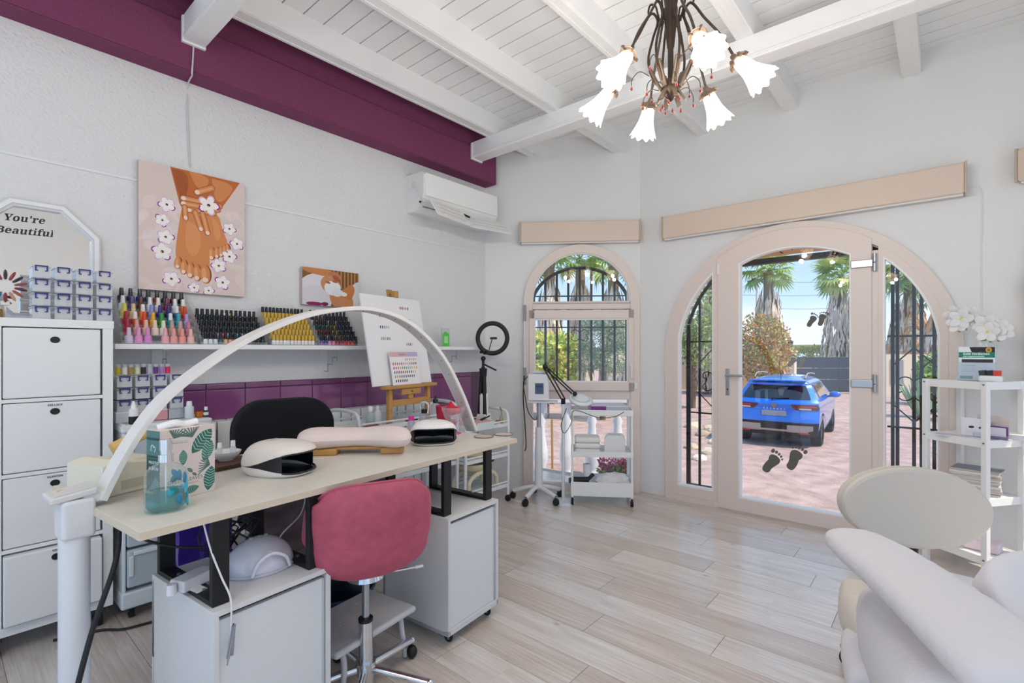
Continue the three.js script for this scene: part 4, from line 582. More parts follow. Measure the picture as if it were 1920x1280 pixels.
  const orchid = (x, y, s, a) => { c.save(); c.translate(x * W, y * H); c.rotate(a); for (let k = 0; k < 5; k++) { c.save(); c.rotate(k * 1.2566); c.fillStyle = '#fbf5f3'; c.beginPath(); c.ellipse(0, -s * 0.62, s * 0.36, s * 0.55, 0, 0, 7); c.fill(); c.strokeStyle = k % 2 ? '#8e2b9c' : '#d9b9dc'; c.lineWidth = s * 0.13; c.beginPath(); c.arc(0, -s * 0.78, s * 0.32, Math.PI * 1.1, Math.PI * 1.9); c.stroke(); c.restore(); } c.fillStyle = '#5a1f2a'; c.beginPath(); c.arc(0, 0, s * 0.17, 0, 7); c.fill(); c.fillStyle = '#e6c76a'; c.beginPath(); c.arc(0, s * 0.14, s * 0.09, 0, 7); c.fill(); c.restore(); };
  [[0.63, 0.25, 62, 0.3], [0.24, 0.31, 46, 0.8], [0.2, 0.44, 40, 1.6], [0.23, 0.57, 46, 0.2], [0.2, 0.69, 54, 1.2], [0.84, 0.42, 42, 0.4], [0.92, 0.54, 44, 1.0], [0.84, 0.66, 46, 0.2], [0.73, 0.75, 46, 0.9], [0.77, 0.89, 48, 1.4], [0.28, 0.9, 48, 0.5], [0.49, 0.955, 34, 1.1], [0.63, 0.97, 34, 0.3]].forEach((o) => orchid(...o));
}, 640, 830);
canvasPic('small canvas print of a woman in a white towel with a face mask', [566, 499], [672, 578], -3.32, 0.03, (c, W, H) => {
  c.fillStyle = '#8a6034'; c.fillRect(0, 0, W, H); for (let i = 0; i < 16; i++) { c.fillStyle = i % 2 ? '#b98d52' : '#6f4722'; c.fillRect(W * (0.5 + i * 0.032), 0, W * 0.02, H * 0.7); }
  const el = (x, y, a, b, r, col) => { c.fillStyle = col; c.beginPath(); c.ellipse(x * W, y * H, a * W, b * H, r, 0, 7); c.fill(); };
  el(0.25, 0.62, 0.34, 0.5, 0.4, '#e4e1e4'); el(0.2, 0.85, 0.3, 0.4, 0.2, '#dddae0'); el(0.97, 0.75, 0.18, 0.5, 0.1, '#d8dade');
  el(0.3, 0.08, 0.32, 0.1, 0.12, '#c9854f'); el(0.55, 0.16, 0.12, 0.12, 0.5, '#c47a55'); el(0.48, 0.4, 0.17, 0.25, -0.35, '#cf8f66'); el(0.68, 0.8, 0.2, 0.34, -0.5, '#d08a55'); el(0.8, 0.62, 0.1, 0.28, 0.35, '#cb7f46'); el(0.7, 0.98, 0.16, 0.24, 0, '#cf8d60');
  el(0.52, 0.5, 0.15, 0.2, -0.4, '#eef0f0'); el(0.6, 0.6, 0.1, 0.12, -0.4, '#e6eaea'); el(0.43, 0.35, 0.05, 0.03, 0.3, '#a86a4c'); el(0.55, 0.31, 0.05, 0.03, 0.3, '#a86a4c'); el(0.68, 0.5, 0.025, 0.04, 0, '#a9575a'); el(0.58, 0.22, 0.08, 0.06, 0.8, '#b0563f'); el(0.72, 0.64, 0.06, 0.06, 0, '#f2f0ec'); el(0.2, 0.96, 0.14, 0.05, 0, '#8d1f5c'); el(0.38, 0.95, 0.06, 0.05, 0, '#7a184e');
}, 512, 400);
tag(obj('wall_cable', T([onX(363, 82, XL + 0.15), onX(362, 105, XL + 0.15), onX(360, 140, XL + 0.15), [XL + 0.14, 2.87, onX(356, 152, XL + 0.1).z], onX(352, 160, XL + 0.005), onX(351, 200, XL + 0.005), onX(353, 250, XL + 0.005), onX(356, 312, XL + 0.005)], 0.0045, 60, 6), mt(0xd8d4d6, 0.6)), 'thin cable running down the stucco wall to the tall canvas print', 'cable');
// ---- air conditioner with two deflector plates
{
  const t = thing('air_conditioner', 'white wall air conditioner with slotted air deflectors hanging in front', 'air conditioner', [XL, 2.45, -2.99]), W = 0.86, m = mt(0xf0f0ee, 0.35);
  const s = shp([[0, 0], [0.1, -0.005], [0.18, 0.04], [0.21, 0.085], [0.22, 0.12], [0.22, 0.27], [0.2, 0.295], [0, 0.3]]); obj('housing', Ex(s, W, 0.004).translate(0, 0, -W / 2), m, t);
  obj('front_panel', B(0.014, 0.185, W - 0.02, 0.227, 0.195, 0, 0.006), mt(0xf6f6f4, 0.3), t); obj('outlet', B(0.01, 0.06, W - 0.06, 0.17, 0.055, 0).rotateZ(0), mt(0x8d9090, 0.6), t, null, null);
  obj('side_bracket', [B(0.05, 0.05, 0.006, 0.1, 0.21, W / 2 + 0.008, 0.002), bar(V(0.12, 0.2, W / 2 + 0.01), V(0.24, 0.04, W / 2 + 0.01), 0.008), B(0.03, 0.03, 0.012, 0.2, 0.05, W / 2 + 0.01, 0.003)], mt(0xe3e3e0, 0.4), t); obj('bracket_screw', Cy(0.008, 0.008, 0.02).rotateX(HALF).translate(0.2, 0.05, W / 2 + 0.016), MAT.black, t);
  const plate = (x, y, z, len, ry, rz) => { const g = grp('deflector', t, [x, y, z], [0, ry, rz]); obj('plate', B(0.17, 0.008, len, 0, 0, 0, 0.003), m, g); for (const o of [-0.045, 0, 0.045]) obj('slot_rib', B(0.02, 0.018, len - 0.08, o, 0, 0, 0.002), mt(0xdededb, 0.4), g); };
  plate(0.3, -0.005, 0.22, 0.42, 0.16, -1.0); plate(0.32, -0.03, -0.22, 0.46, -0.2, -0.8);
  obj('support_arm', bar(V(0.2, 0.05, 0), V(0.3, 0.0, 0), 0.008), MAT.black, t);
}
// ---- wall shelf, brackets and the polish racks
const SHY = 1.352;
{
  const s = thing('wall_shelf', 'long white wall shelf holding the nail polish racks', 'shelf', [XL, 0, 0]);
  obj('board', Bx(0, 0.225, SHY - 0.027, SHY, -3.44, -0.6, 0.002), mt(0xf4f4f3, 0.35), s);
  for (const z of [-0.83, -1.83, -2.95]) { const b = obj('bracket', [B(0.006, 0.17, 0.05, 0.003, SHY - 0.115, z), B(0.2, 0.004, 0.03, 0.1, SHY - 0.03, z)], mt(0xf0f0f0, 0.4), s); obj('bracket_wire', [T([[0.18, SHY - 0.03, z], [0.18, SHY - 0.08, z], [0.18, SHY - 0.08, z]], 0.0025, 8, 5), bar(V(0.18, SHY - 0.08, z), V(0.12, SHY - 0.08, z), 0.0025), bar(V(0.12, SHY - 0.08, z), V(0.12, SHY - 0.13, z), 0.0025), bar(V(0.12, SHY - 0.13, z), V(0.06, SHY - 0.13, z), 0.0025), bar(V(0.06, SHY - 0.13, z), V(0.06, SHY - 0.18, z), 0.0025), bar(V(0.06, SHY - 0.18, z), V(0.0, SHY - 0.18, z), 0.0025)], mt(0x9a9da0, 0.4, 0.6), b); }
}
const acry = mt(0xffffff, 0.02, 0, { transmission: 0.93, thickness: 0, ior: 1.3 });
const bodyA = La([[0, 0], [0.016, 0], [0.018, 0.003], [0.018, 0.034], [0.015, 0.041], [0.008, 0.044]], 14), capA = La([[0.01, 0.043], [0.0108, 0.045], [0.0085, 0.08], [0.007, 0.082], [0, 0.082]], 12);
const bodyB = La([[0, 0], [0.0105, 0], [0.0115, 0.003], [0.0115, 0.026], [0.007, 0.03]], 12), capB = La([[0.0085, 0.029], [0.009, 0.031], [0.0085, 0.062], [0.0078, 0.064], [0, 0.064]], 12), capG = La([[0.0095, 0.028], [0.0105, 0.03], [0.0105, 0.062], [0.0095, 0.064], [0, 0.064]], 12);
function rack(label, z0, z1, rows, rise, dx) {
  const w = Math.abs(z1 - z0), t = thing('polish_rack', label, 'polish rack', [XL + 0.205, SHY, (z0 + z1) / 2], 0, 'stepped acrylic polish racks');
  const sd = [[0.012, 0], [0.012, 0.03], ...Array.from({ length: 8 }, (_, i) => { const u = i / 7; return [0.008 - u * (dx * rows), 0.04 + rise * rows * Math.pow(u, 0.8)]; }), [-dx * rows - 0.004, 0]];
  for (const s of [-1, 1]) obj('side_panel', Ex(shp(sd), 0.002).translate(0, 0, s * w / 2 - 0.001), acry, t);
  for (let i = 0; i < rows; i++) obj('step', [Bx(-dx * i - 0.012 - dx / 2 + 0.012, -dx * i + 0.012, i * rise, i * rise + 0.002, -w / 2, w / 2), Bx(-dx * i + 0.0105, -dx * i + 0.012, i * rise, i * rise + 0.016, -w / 2, w / 2)], acry, t); return t; }
function bottleProto(body, cap, bm, cm, label, group) { const t = thing('nail_polish', label, 'nail polish', [0, 0, 0], 0, group); obj('bottle', body, bm, t); obj('cap', cap, cm, t); return t; }
const gloss = (c) => mt(c, 0.15, 0, {});
const gmat = new Map(), gl_ = (c) => { if (!gmat.has(c)) gmat.set(c, mt(c, 0.18)); return gmat.get(c); };
function fillRack(z0, z1, rows, rise, dx, n, kind) {
  const r = rng(n * 7 + rows), w = Math.abs(z1 - z0) - 0.02;
  for (let i = 0; i < rows; i++) { const m = kind.count ? kind.count[i] : n; for (let j = 0; j < m; j++) { const [bc, cc, body, cap, what] = kind.f(i, j, r); if (bc === null) continue; const b = bottleProto(body, cap, gl_(bc), gl_(cc), what, kind.group); b.position.set(XL + 0.205 - dx * i - dx * 0.0 - 0.003, SHY + i * rise + 0.0025, z0 - 0.012 - (j + 0.5) * w / m + 0.002 * (r() - 0.5)); b.rotation.y = r() * 6; } }
}
{
  const rise = 0.043, dx = 0.031;
  rack('acrylic step rack of pink and rainbow bottles on the wall shelf', -0.63, -0.965, 6, rise, dx);
  const c1 = [[[0xd9c9e0, 'lilac'], [0xe79ccb, 'pink'], [0xd98fcf, 'orchid pink'], null, [0xf0b0ba, 'blush'], [0xeda6a0, 'salmon'], [0xef9a92, 'coral pink'], [0xeebfb4, 'peach']],
    [[0xb02a45, 'crimson'], [0xe0a6a0, 'rose'], [0xe9bfae, 'nude'], [0xead2c4, 'cream nude'], [0xe8e0d4, 'ivory'], [0xc9a08c, 'tan'], [0xd7a79a, 'dusty rose'], [0xcf7f92, 'mauve']],
    [[0xb3203a, 'red'], [0xd14a2a, 'orange red'], [0xe0452c, 'bright red'], [0xe8b21f, 'yellow'], [0x2f9a2c, 'green'], [0x1f9a9a, 'teal'], [0x3aa6b4, 'turquoise'], [0xb49fd8, 'lavender']],
    [[0xe6dc5c, 'lemon yellow'], [0xe6cf9c, 'sand'], [0xf0871a, 'orange'], [0x8c96d8, 'periwinkle'], [0x3b2a8c, 'indigo'], [0x2a2470, 'deep violet'], [0x225f86, 'petrol'], [0xd63a20, 'scarlet']],
    [[0xf2f2ee, 'milky'], [0x5a4a86, 'plum'], [0x6a3a2a, 'brown'], [0xe9ebe8, 'pearl'], [0xe6e2da, 'shell'], [0x7a2048, 'berry'], [0xe4e8ea, 'white'], [0xd8742a, 'rust']],
    [[0x26242c, 'black'], [0x2b3340, 'ink'], [0x1f2f8c, 'cobalt'], [0x2c4a52, 'slate'], [0x8c4a44, 'maroon'], [0x2a3a44, 'smoke'], [0x5c1a24, 'wine'], [0x1c1e22, 'jet black']]];
  fillRack(-0.63, -0.965, 6, rise, dx, 8, { group: 'bottles on the rainbow rack', f: (i, j) => { const q = c1[i][j]; if (!q) return [null]; return [q[0], i === 5 ? 0x22252a : i === 0 || i === 1 ? q[0] : (j * 3 + i) % 4 === 1 ? 0xe9e9e6 : q[0], bodyA, capA, `${q[1]} nail polish bottle with tall tapered cap on the rainbow rack`]; } });
  rack('acrylic step rack of mostly black bottles on the wall shelf', -0.985, -1.345, 5, 0.036, 0.033);
  const front2 = [[0xe3e8ea, 'white'], [0xdfe6e8, 'white'], [0xd6e0e4, 'white'], [0x2f5a62, 'petrol'], [0xe0a483, 'peach'], [0xe29a70, 'apricot'], [0xd3936c, 'tan'], [0xc98a7c, 'rose']], mid2 = { 3: [0xc79ad0, 'lilac'], 4: [0xe84a62, 'hot pink'], 5: [0xc6c9c8, 'silver'], 7: [0x5fb9c4, 'aqua'], 8: [0x8f9ee0, 'light blue'] };
  fillRack(-0.985, -1.345, 5, 0.036, 0.033, 13, { group: 'bottles on the black rack', f: (i, j) => { const q = i === 0 && front2[j] ? front2[j] : i === 1 && mid2[j] ? mid2[j] : [0x1b2024, 'black']; return [q[0], 0x121416, bodyB, capB, `${q[1]} nail polish bottle with black cap on the mostly black rack`]; } });
  const ex = [['cream_tub', 0xe8d6d2, 0xf1f1ef, 'small pink jar with white lid atop the black rack', -1.15], ['glue_bottle', 0xc79a4c, 0xd8b26a, 'small golden bottle beside the white lidded jar atop the black rack', -1.185]];
  ex.forEach(([n, c, l, lb, z]) => { const t = thing(n, lb, 'jar', [XL + 0.06, SHY + 0.1455, z]); obj('jar_body', La([[0, 0], [0.016, 0], [0.016, 0.032], [0.013, 0.034]], 16), gl_(c), t); obj('lid', Cy(0.0165, 0.0165, 0.012, 0, 0.04, 0), gl_(l), t); obj('riser', B(0.03, 0.012, 0.03, 0, -0.006, 0), acry, t); });
  rack('acrylic step rack of gold capped bottles on the wall shelf', -1.365, -1.665, 6, 0.036, 0.031);
  fillRack(-1.365, -1.665, 6, 0.036, 0.031, 12, { group: 'bottles on the gold rack', f: (i, j) => i === 5 ? [0xc8a345, 0x15181a, bodyB, capB, 'gold nail polish bottle with black cap on the gold rack'] : [i === 0 ? (j % 4 === 2 ? 0xe9d6d6 : 0xe6e8e8) : 0xcaa648, 0xcda83f, bodyB, capG, i === 0 ? 'white nail polish bottle with gold cap on the gold rack' : 'gold nail polish bottle with gold cap on the gold rack'] });
  rack('acrylic step rack of black capped bottles ending at the white board', -1.68, -1.985, 6, 0.036, 0.031);
  const f4 = [[[0x6a4aa8, 'violet'], [0x3b3f9a, 'blue'], [0xd07ab8, 'pink'], [0xd9708f, 'rose'], [0xb0203c, 'crimson'], [0x8c1a34, 'burgundy'], [0xd02238, 'red'], [0xd8241f, 'bright red'], [0xc9361f, 'vermilion'], [0x4a2a22, 'brown']],
    [[0x2a4a48, 'dark teal'], [0x34302e, 'black'], [0xb8bcc0, 'silver'], [0x2a2a30, 'black'], [0xb9864e, 'bronze'], [0xc49a6c, 'tan'], [0x8a6a72, 'mauve'], [0x6a5a62, 'grey mauve'], [0x2c2a30, 'black'], [0x242428, 'black']],
    [[0x8c2a3a, 'wine'], [0xc02a2e, 'red'], [0xb82438, 'red'], [0x8c1f3a, 'burgundy'], [0xc9a23a, 'gold'], [0xd2a52c, 'gold'], [0x55585c, 'grey'], [0x3a3c42, 'black'], [0x2a3048, 'navy'], [0x26262c, 'black']],
    [[0x2f6a6a, 'teal'], [0x2a7f8c, 'teal'], [0x2a8c6a, 'emerald'], [0x4aa36a, 'green'], [0xc9a53a, 'gold'], [0xd3b12a, 'yellow'], [0x4a3a7a, 'purple'], [0x5a3f86, 'purple'], [0x26262c, 'black'], [0x2c2c30, 'black']]];
  fillRack(-1.68, -1.985, 6, 0.036, 0.031, 10, { group: 'bottles on the black capped rack', f: (i, j, r) => { const q = i < 4 ? f4[i][j] : pick([[0x2a5a7a, 'petrol'], [0x8c2a3a, 'wine'], [0x26262c, 'black'], [0xc9cdd0, 'silver'], [0x6a2a4a, 'plum']]); return [q[0], 0x131416, bodyB, capB, `${q[1]} nail polish bottle with black cap on the rack by the white board`]; } });
  // green packet standing on the far end of the shelf
  const gp = thing('hand_gel_packet', 'clear packet with a green label on the end of the shelf', 'packet', [XL + 0.14, SHY, onX(835, 620, XL + 0.14).z]);
  obj('packet', Ex(rrect(0.075, 0.16, 0.01, 0, 0.08), 0.018).translate(0, 0, -0.009).rotateY(HALF - 0.3), mt(0xdfe9e2, 0.15, 0, { transmission: 0.5, thickness: 0 }), gp); obj('label_band', Ex(shp([[-0.03, 0.005], [0.028, 0.005], [0.03, 0.11], [-0.008, 0.13], [-0.03, 0.1]]), 0.002).translate(0, 0, 0.01).rotateY(HALF - 0.3), mt(0x4fc93a, 0.4), gp); obj('label_text', Ex(rrect(0.035, 0.06, 0.004, 0, 0.06), 0.001).translate(0, 0, 0.0125).rotateY(HALF - 0.3), mt(0xa6e398, 0.5), gp);
}

// ================================================================ THE MANICURE DESK
const TH = 5.5 * Math.PI / 180, DY0 = 0.85, DF = V(-1.562, 0, -0.351);
const dk = (x, y, z) => V(DF.x + x * Math.cos(TH) + z * Math.sin(TH), y, DF.z - x * Math.sin(TH) + z * Math.cos(TH)); // desk frame: -z along it, -x to the wall
const deskM = mt(0xe3ddd4, 0.4, 0, { map: tex(256, 256, (u, v) => { const a = 0.97 + 0.03 * fbm(u * 3, v * 40, 1, 3); return [a, a, a * 0.99]; }) }), deskEdge = mt(0xd9cbb6, 0.5);
{
  const d = thing('manicure_desk', 'long pale desk top on black steel frames', 'desk', DF, TH);
  obj('tabletop', Bx(-0.775, -0.0005, DY0 - 0.023, DY0, -1.7, 0, 0.0015), deskM, d);
  obj('edge_band', [Bx(-0.775, 0.001, DY0 - 0.0225, DY0 - 0.001, 0, 0.0015), Bx(-0.001, 0.0012, DY0 - 0.0225, DY0 - 0.001, -1.7, 0)], deskEdge, d);
  for (const z of [-0.205, -0.51, -1.175, -1.475]) { const f = obj('steel_frame', [Bx(-0.035, -0.015, 0.575, 0.828, z - 0.024, z + 0.024, 0.002), Bx(-0.405, -0.385, 0.575, 0.828, z - 0.024, z + 0.024, 0.002), Bx(-0.385, -0.035, 0.575, 0.59, z - 0.024, z + 0.024, 0.002), Bx(-0.385, -0.035, 0.813, 0.828, z - 0.024, z + 0.024, 0.002)], mt(0x17181a, 0.5, 0.2), d); for (const x of [-0.12, -0.3]) obj('bolt', [Cy(0.006, 0.006, 0.005, x, 0.592, z, 10)], MAT.steel, f); }
}
for (const [z0, z1, lb] of [[-0.17, -0.55, 'white wheeled cabinet carrying the dome nail lamp under the desk'], [-1.144, -1.512, 'white wheeled cabinet under the far end of the desk']]) {
  const c = dk(0.016, 0, (z0 + z1) / 2), w = Math.abs(z1 - z0), t = thing('desk_cabinet', lb, 'cabinet', c, TH, 'wheeled cabinets under the desk'), m = mt(0xdfdfde, 0.45);
  obj('carcass', [Bx(-0.43, -0.016, 0.052, 0.068, -w / 2, w / 2), Bx(-0.43, -0.0, 0.558, 0.5745, -w / 2, w / 2, 0.001), Bx(-0.43, 0, 0.052, 0.558, w / 2 - 0.016, w / 2, 0.001), Bx(-0.43, 0, 0.052, 0.558, -w / 2, -w / 2 + 0.016, 0.001), Bx(-0.43, -0.414, 0.06, 0.56, -w / 2, w / 2), Bx(-0.02, 0, 0.052, 0.075, -w / 2, w / 2)], m, t);
  const dr = obj('door', Bx(-0.03, -0.012, 0.076, 0.541, -w / 2 + 0.019, w / 2 - 0.019, 0.002), mt(0xe3e6e8, 0.35), t);
  obj('door_edge', [Bx(-0.014, -0.008, 0.078, 0.54, -w / 2 + 0.02, -w / 2 + 0.026)], mt(0xc2c6c9, 0.4), dr);
  for (const x of [-0.04, -0.38]) for (const z of [-w / 2 + 0.045, w / 2 - 0.045]) { const k = obj('caster', [To(0.018, 0.007, 0, 0, 0, 8, 20).translate(x, 0.025, z)], MAT.rubber, t); obj('wheel_hub', Cy(0.013, 0.013, 0.012, 0, 0, 0, 16).rotateX(HALF).translate(x, 0.025, z), mt(0x8c9094, 0.4), k); obj('fork', [Bx(x - 0.012, x + 0.012, 0.04, 0.053, z - 0.012, z + 0.012), Bx(x - 0.004, x + 0.004, 0.02, 0.045, z + 0.009, z + 0.012)], mt(0x4a4d50, 0.4, 0.5), k); }
}
// ---- arch lamp over the desk
{
  const t = thing('arch_desk_lamp', 'white arch shaped lamp spanning the manicure desk on a tall pole', 'lamp', dk(-0.388, 0, -0.016), TH);
  const pr = [[0.0, 0.02], [0.045, 0.12], [0.111, 0.235], [0.175, 0.318], [0.334, 0.446], [0.466, 0.528], [0.664, 0.614], [0.815, 0.651], [1.016, 0.668], [1.249, 0.615], [1.481, 0.457], [1.657, 0.228], [1.78, 0.001]];
  const cv = new THREE.CatmullRomCurve3(pr.map(([s, h]) => V(s, h, 0)), false, 'centripetal'), P = cv.getSpacedPoints(70), off = (i, k) => { const tg = cv.getTangentAt(i / 70); return [P[i].x + tg.y * k, P[i].y - tg.x * k]; };
  const strip = (k0, k1, w, z0) => { const a = []; for (let i = 0; i <= 70; i++) a.push(off(i, k0)); for (let i = 70; i >= 0; i--) a.push(off(i, k1)); return Ex(shp(a), w, 0.0008).translate(0, DY0, z0).rotateY(HALF); }; // extruded along x, run along -z
  obj('arch_band', strip(0, 0.016, 0.078, -0.039), mt(0xebe7e3, 0.4), t);
  const led = obj('light_strip', strip(0.0165, 0.0185, 0.062, -0.031), mt(0xc9c6c4, 0.6), t);
  for (let i = 4; i < 68; i += 3) { const [s, h] = off(i, 0.02); obj('rivet', Sp(0.0028, 0.013, DY0 + h, -s, 1, 1, 1, 6, 4), MAT.black, led); }
  obj('foot_plate', B(0.06, 0.02, 0.03, 0, DY0 + 0.01, -1.785, 0.003), mt(0xe3ddd8, 0.4), t);
  obj('pole', La([[0, 0], [0.036, 0], [0.037, 0.004], [0.037, DY0 - 0.06], [0.033, DY0 - 0.05], [0, DY0 - 0.05]], 28).translate(0, 0, 0.052), mt(0xe4e5e8, 0.4), t);
  obj('bracket', [B(0.085, 0.115, 0.08, 0, DY0 - 0.025, 0.05, 0.012), B(0.06, 0.03, 0.06, 0, DY0 + 0.028, 0.01, 0.006)], mt(0xe1e1e3, 0.45), t);
  const cp = obj('control_panel', B(0.085, 0.02, 0.11, 0, 0, 0, 0.006), mt(0xdedcd8, 0.4), t, [-0.005, DY0 + 0.047, 0.06], [0.12, 0, -0.08]);
  obj('control_print', [new THREE.PlaneGeometry(0.07, 0.09).rotateX(-HALF).translate(0, 0.0106, 0)], mt(0xffffff, 0.5, 0, { map: canv(128, 160, (c) => { c.fillStyle = '#d9d6d1'; c.fillRect(0, 0, 128, 160); c.fillStyle = '#e0b83a'; c.beginPath(); c.arc(40, 110, 18, 0, 7); c.fill(); c.fillStyle = '#d9d6d1'; c.beginPath(); c.arc(48, 104, 15, 0, 7); c.fill(); c.strokeStyle = '#9a9794'; for (let i = 0; i < 3; i++) { c.beginPath(); c.arc(78, 40 + i * 28, 9, 0, 7); c.stroke(); } }) }), cp);
  obj('base_plate', La([[0, 0], [0.16, 0], [0.165, 0.006], [0.15, 0.014], [0, 0.018]], 32).translate(-0.0, 0, 0.052), mt(0xdadbdd, 0.4), t);
}
// ---- gift box and pump bottle
{
  const c0 = V(-1.804, DY0, -0.456), rot = 0.26; // front runs along local -z
  const t = thing('album_gift_box', 'green and cream photo album box printed with tropical leaves', 'gift box', c0, rot), w = 0.07, L = 0.172, h = 0.222;
  obj('carton', Bx(-w, 0, 0, h, -L, 0, 0.0015), mt(0xe3d6cf, 0.6), t);
  const leafy = (c, x, y, s, a, col) => { c.save(); c.translate(x, y); c.rotate(a); c.fillStyle = col; c.beginPath(); c.moveTo(0, -s); c.bezierCurveTo(s * 0.7, -s * 0.5, s * 0.6, s * 0.5, 0, s); c.bezierCurveTo(-s * 0.6, s * 0.5, -s * 0.7, -s * 0.5, 0, -s); c.fill(); c.strokeStyle = '#cfe0d8'; c.lineWidth = s * 0.035; for (let i = -3; i < 4; i++) { c.beginPath(); c.moveTo(0, i * s * 0.22); c.lineTo(s * 0.5, i * s * 0.22 - s * 0.25); c.moveTo(0, i * s * 0.22); c.lineTo(-s * 0.5, i * s * 0.22 - s * 0.25); c.stroke(); } c.restore(); };
  const sprig = (c, x, y, s, a) => { c.save(); c.translate(x, y); c.rotate(a); c.strokeStyle = '#4f6f66'; c.lineWidth = s * 0.09; for (let i = -4; i <= 4; i++) { c.beginPath(); c.moveTo(0, 0); c.quadraticCurveTo(i * s * 0.15, -s * 0.5, i * s * 0.26, -s * (1 - Math.abs(i) * 0.08)); c.stroke(); } c.restore(); };
  const front = canv(356, 500, (c, W, H) => { c.fillStyle = '#dccdc6'; c.fillRect(0, 0, W, H); sprig(c, 80, 60, 90, 0.5); sprig(c, 200, 70, 90, -0.4); leafy(c, 265, 110, 105, 0.7, '#2c6a58'); leafy(c, 305, 190, 80, 0.35, '#3a7a6a'); leafy(c, 140, 210, 55, 0, '#3b7c66'); leafy(c, 185, 310, 25, -0.8, '#3e5f58'); leafy(c, 215, 345, 20, -0.9, '#3e5f58'); leafy(c, 320, 400, 90, 0.15, '#2f6c62'); leafy(c, 190, 452, 55, 1.4, '#2f6c62'); sprig(c, 320, 300, 80, -1.2); c.fillStyle = '#54625e'; c.font = '34px sans-serif'; c.fillText('GREEN  LEAVES', 40, 385); c.fillRect(70, 402, 170, 2); });
  obj('front_print', new THREE.PlaneGeometry(L - 0.003, h - 0.003).rotateY(HALF).translate(0.0008, h / 2, -L / 2), mt(0xffffff, 0.5, 0, { map: front }), t);
  const sp = canv(180, 640, (c, W, H) => { c.fillStyle = '#4e7d79'; c.fillRect(0, 0, W, H); c.fillStyle = '#173f3c'; for (const y of [70, 230]) { c.fillRect(0, y, W, 14); for (let i = 0; i < 15; i++) { c.beginPath(); c.moveTo(i * 12, y); c.lineTo(i * 12 + 6, y - 14); c.lineTo(i * 12 + 12, y); c.fill(); } } c.fillRect(0, 250, W, 150); c.fillStyle = '#1f4d49'; c.fillRect(0, 250, W, 390); c.fillStyle = '#d6ded8'; c.font = 'bold 40px sans-serif'; c.fillText('PHOTO', 26, 300); c.fillText('ALBUM', 26, 352); c.strokeStyle = '#d6ded8'; c.lineWidth = 8; c.beginPath(); c.moveTo(62, 185); c.bezierCurveTo(50, 130, 90, 110, 95, 150); c.bezierCurveTo(120, 120, 130, 170, 105, 190); c.stroke(); leafy(c, 110, 500, 90, 0.6, '#2f6a60'); leafy(c, 50, 580, 60, -0.5, '#3b7a70'); c.fillStyle = '#16403c'; c.fillRect(0, 605, W, 35); });
  obj('spine_print', new THREE.PlaneGeometry(w - 0.002, h - 0.003).translate(-w / 2, h / 2, 0.0008), mt(0xffffff, 0.5, 0, { map: sp }), t);
  const tis = T([[-0.05, h + 0.002, -0.02], [-0.03, h + 0.014, -0.06], [-0.035, h + 0.006, -0.09], [-0.03, h + 0.012, -0.13]], 0.012, 20, 6).scale(1, 1, 1); obj('tissue_paper', tis, mt(0xf7f5f4, 0.8), t);
  const b = thing('pump_bottle', 'clear glass pump bottle with blue leaves in front of the album box', 'bottle', onY(311, 955, DY0), 0.3);
  const gl = mt(0xf6fbfb, 0.02, 0, { transmission: 0.94, thickness: 0, ior: 1.4 });
  obj('glass_body', La([[0, 0.001], [0.048, 0.001], [0.053, 0.006], [0.054, 0.1], [0.05, 0.115], [0.036, 0.13], [0.02, 0.137], [0.018, 0.145]], 36), gl, b);
  obj('liquid', La([[0, 0.01], [0.046, 0.01], [0.049, 0.014], [0.049, 0.056], [0, 0.056]], 32), mt(0x8fd0cf, 0.05, 0, { transmission: 0.8, thickness: 0, ior: 1.2 }), b);
  const cols = [0x1f9fb0, 0x2a7fa6, 0x4cc3d6, 0x1d7d86, 0x3ab0cc].map((c) => mt(c, 0.5)), r = rng(44);
  const lf = new THREE.SphereGeometry(1, 8, 6).scale(0.004, 0.017, 0.009); for (let i = 0; i < 24; i++) { const a = -0.4 + 2.6 * r(), o = obj('printed_leaf', lf, cols[i % 5], b, [Math.cos(a) * 0.052, 0.014 + 0.08 * r(), -Math.sin(a) * 0.052 + 0.0]); o.rotation.set((r() - 0.5) * 2, a, (r() - 0.5) * 0.2, 'YXZ'); }
  obj('pump_collar', [Cy(0.019, 0.019, 0.022, 0, 0.152, 0, 24), Cy(0.014, 0.014, 0.014, 0, 0.169, 0, 24)], MAT.chrome, b); obj('pump_head', [Cy(0.016, 0.016, 0.032, 0, 0.19, 0, 24), bar(V(0, 0.195, 0), V(0.02, 0.193, -0.05), 0.0035)], MAT.chrome, b); obj('dip_tube', bar(V(0, 0.02, 0), V(0, 0.15, 0), 0.002), mt(0xf2f2f2, 0.3), b);
}
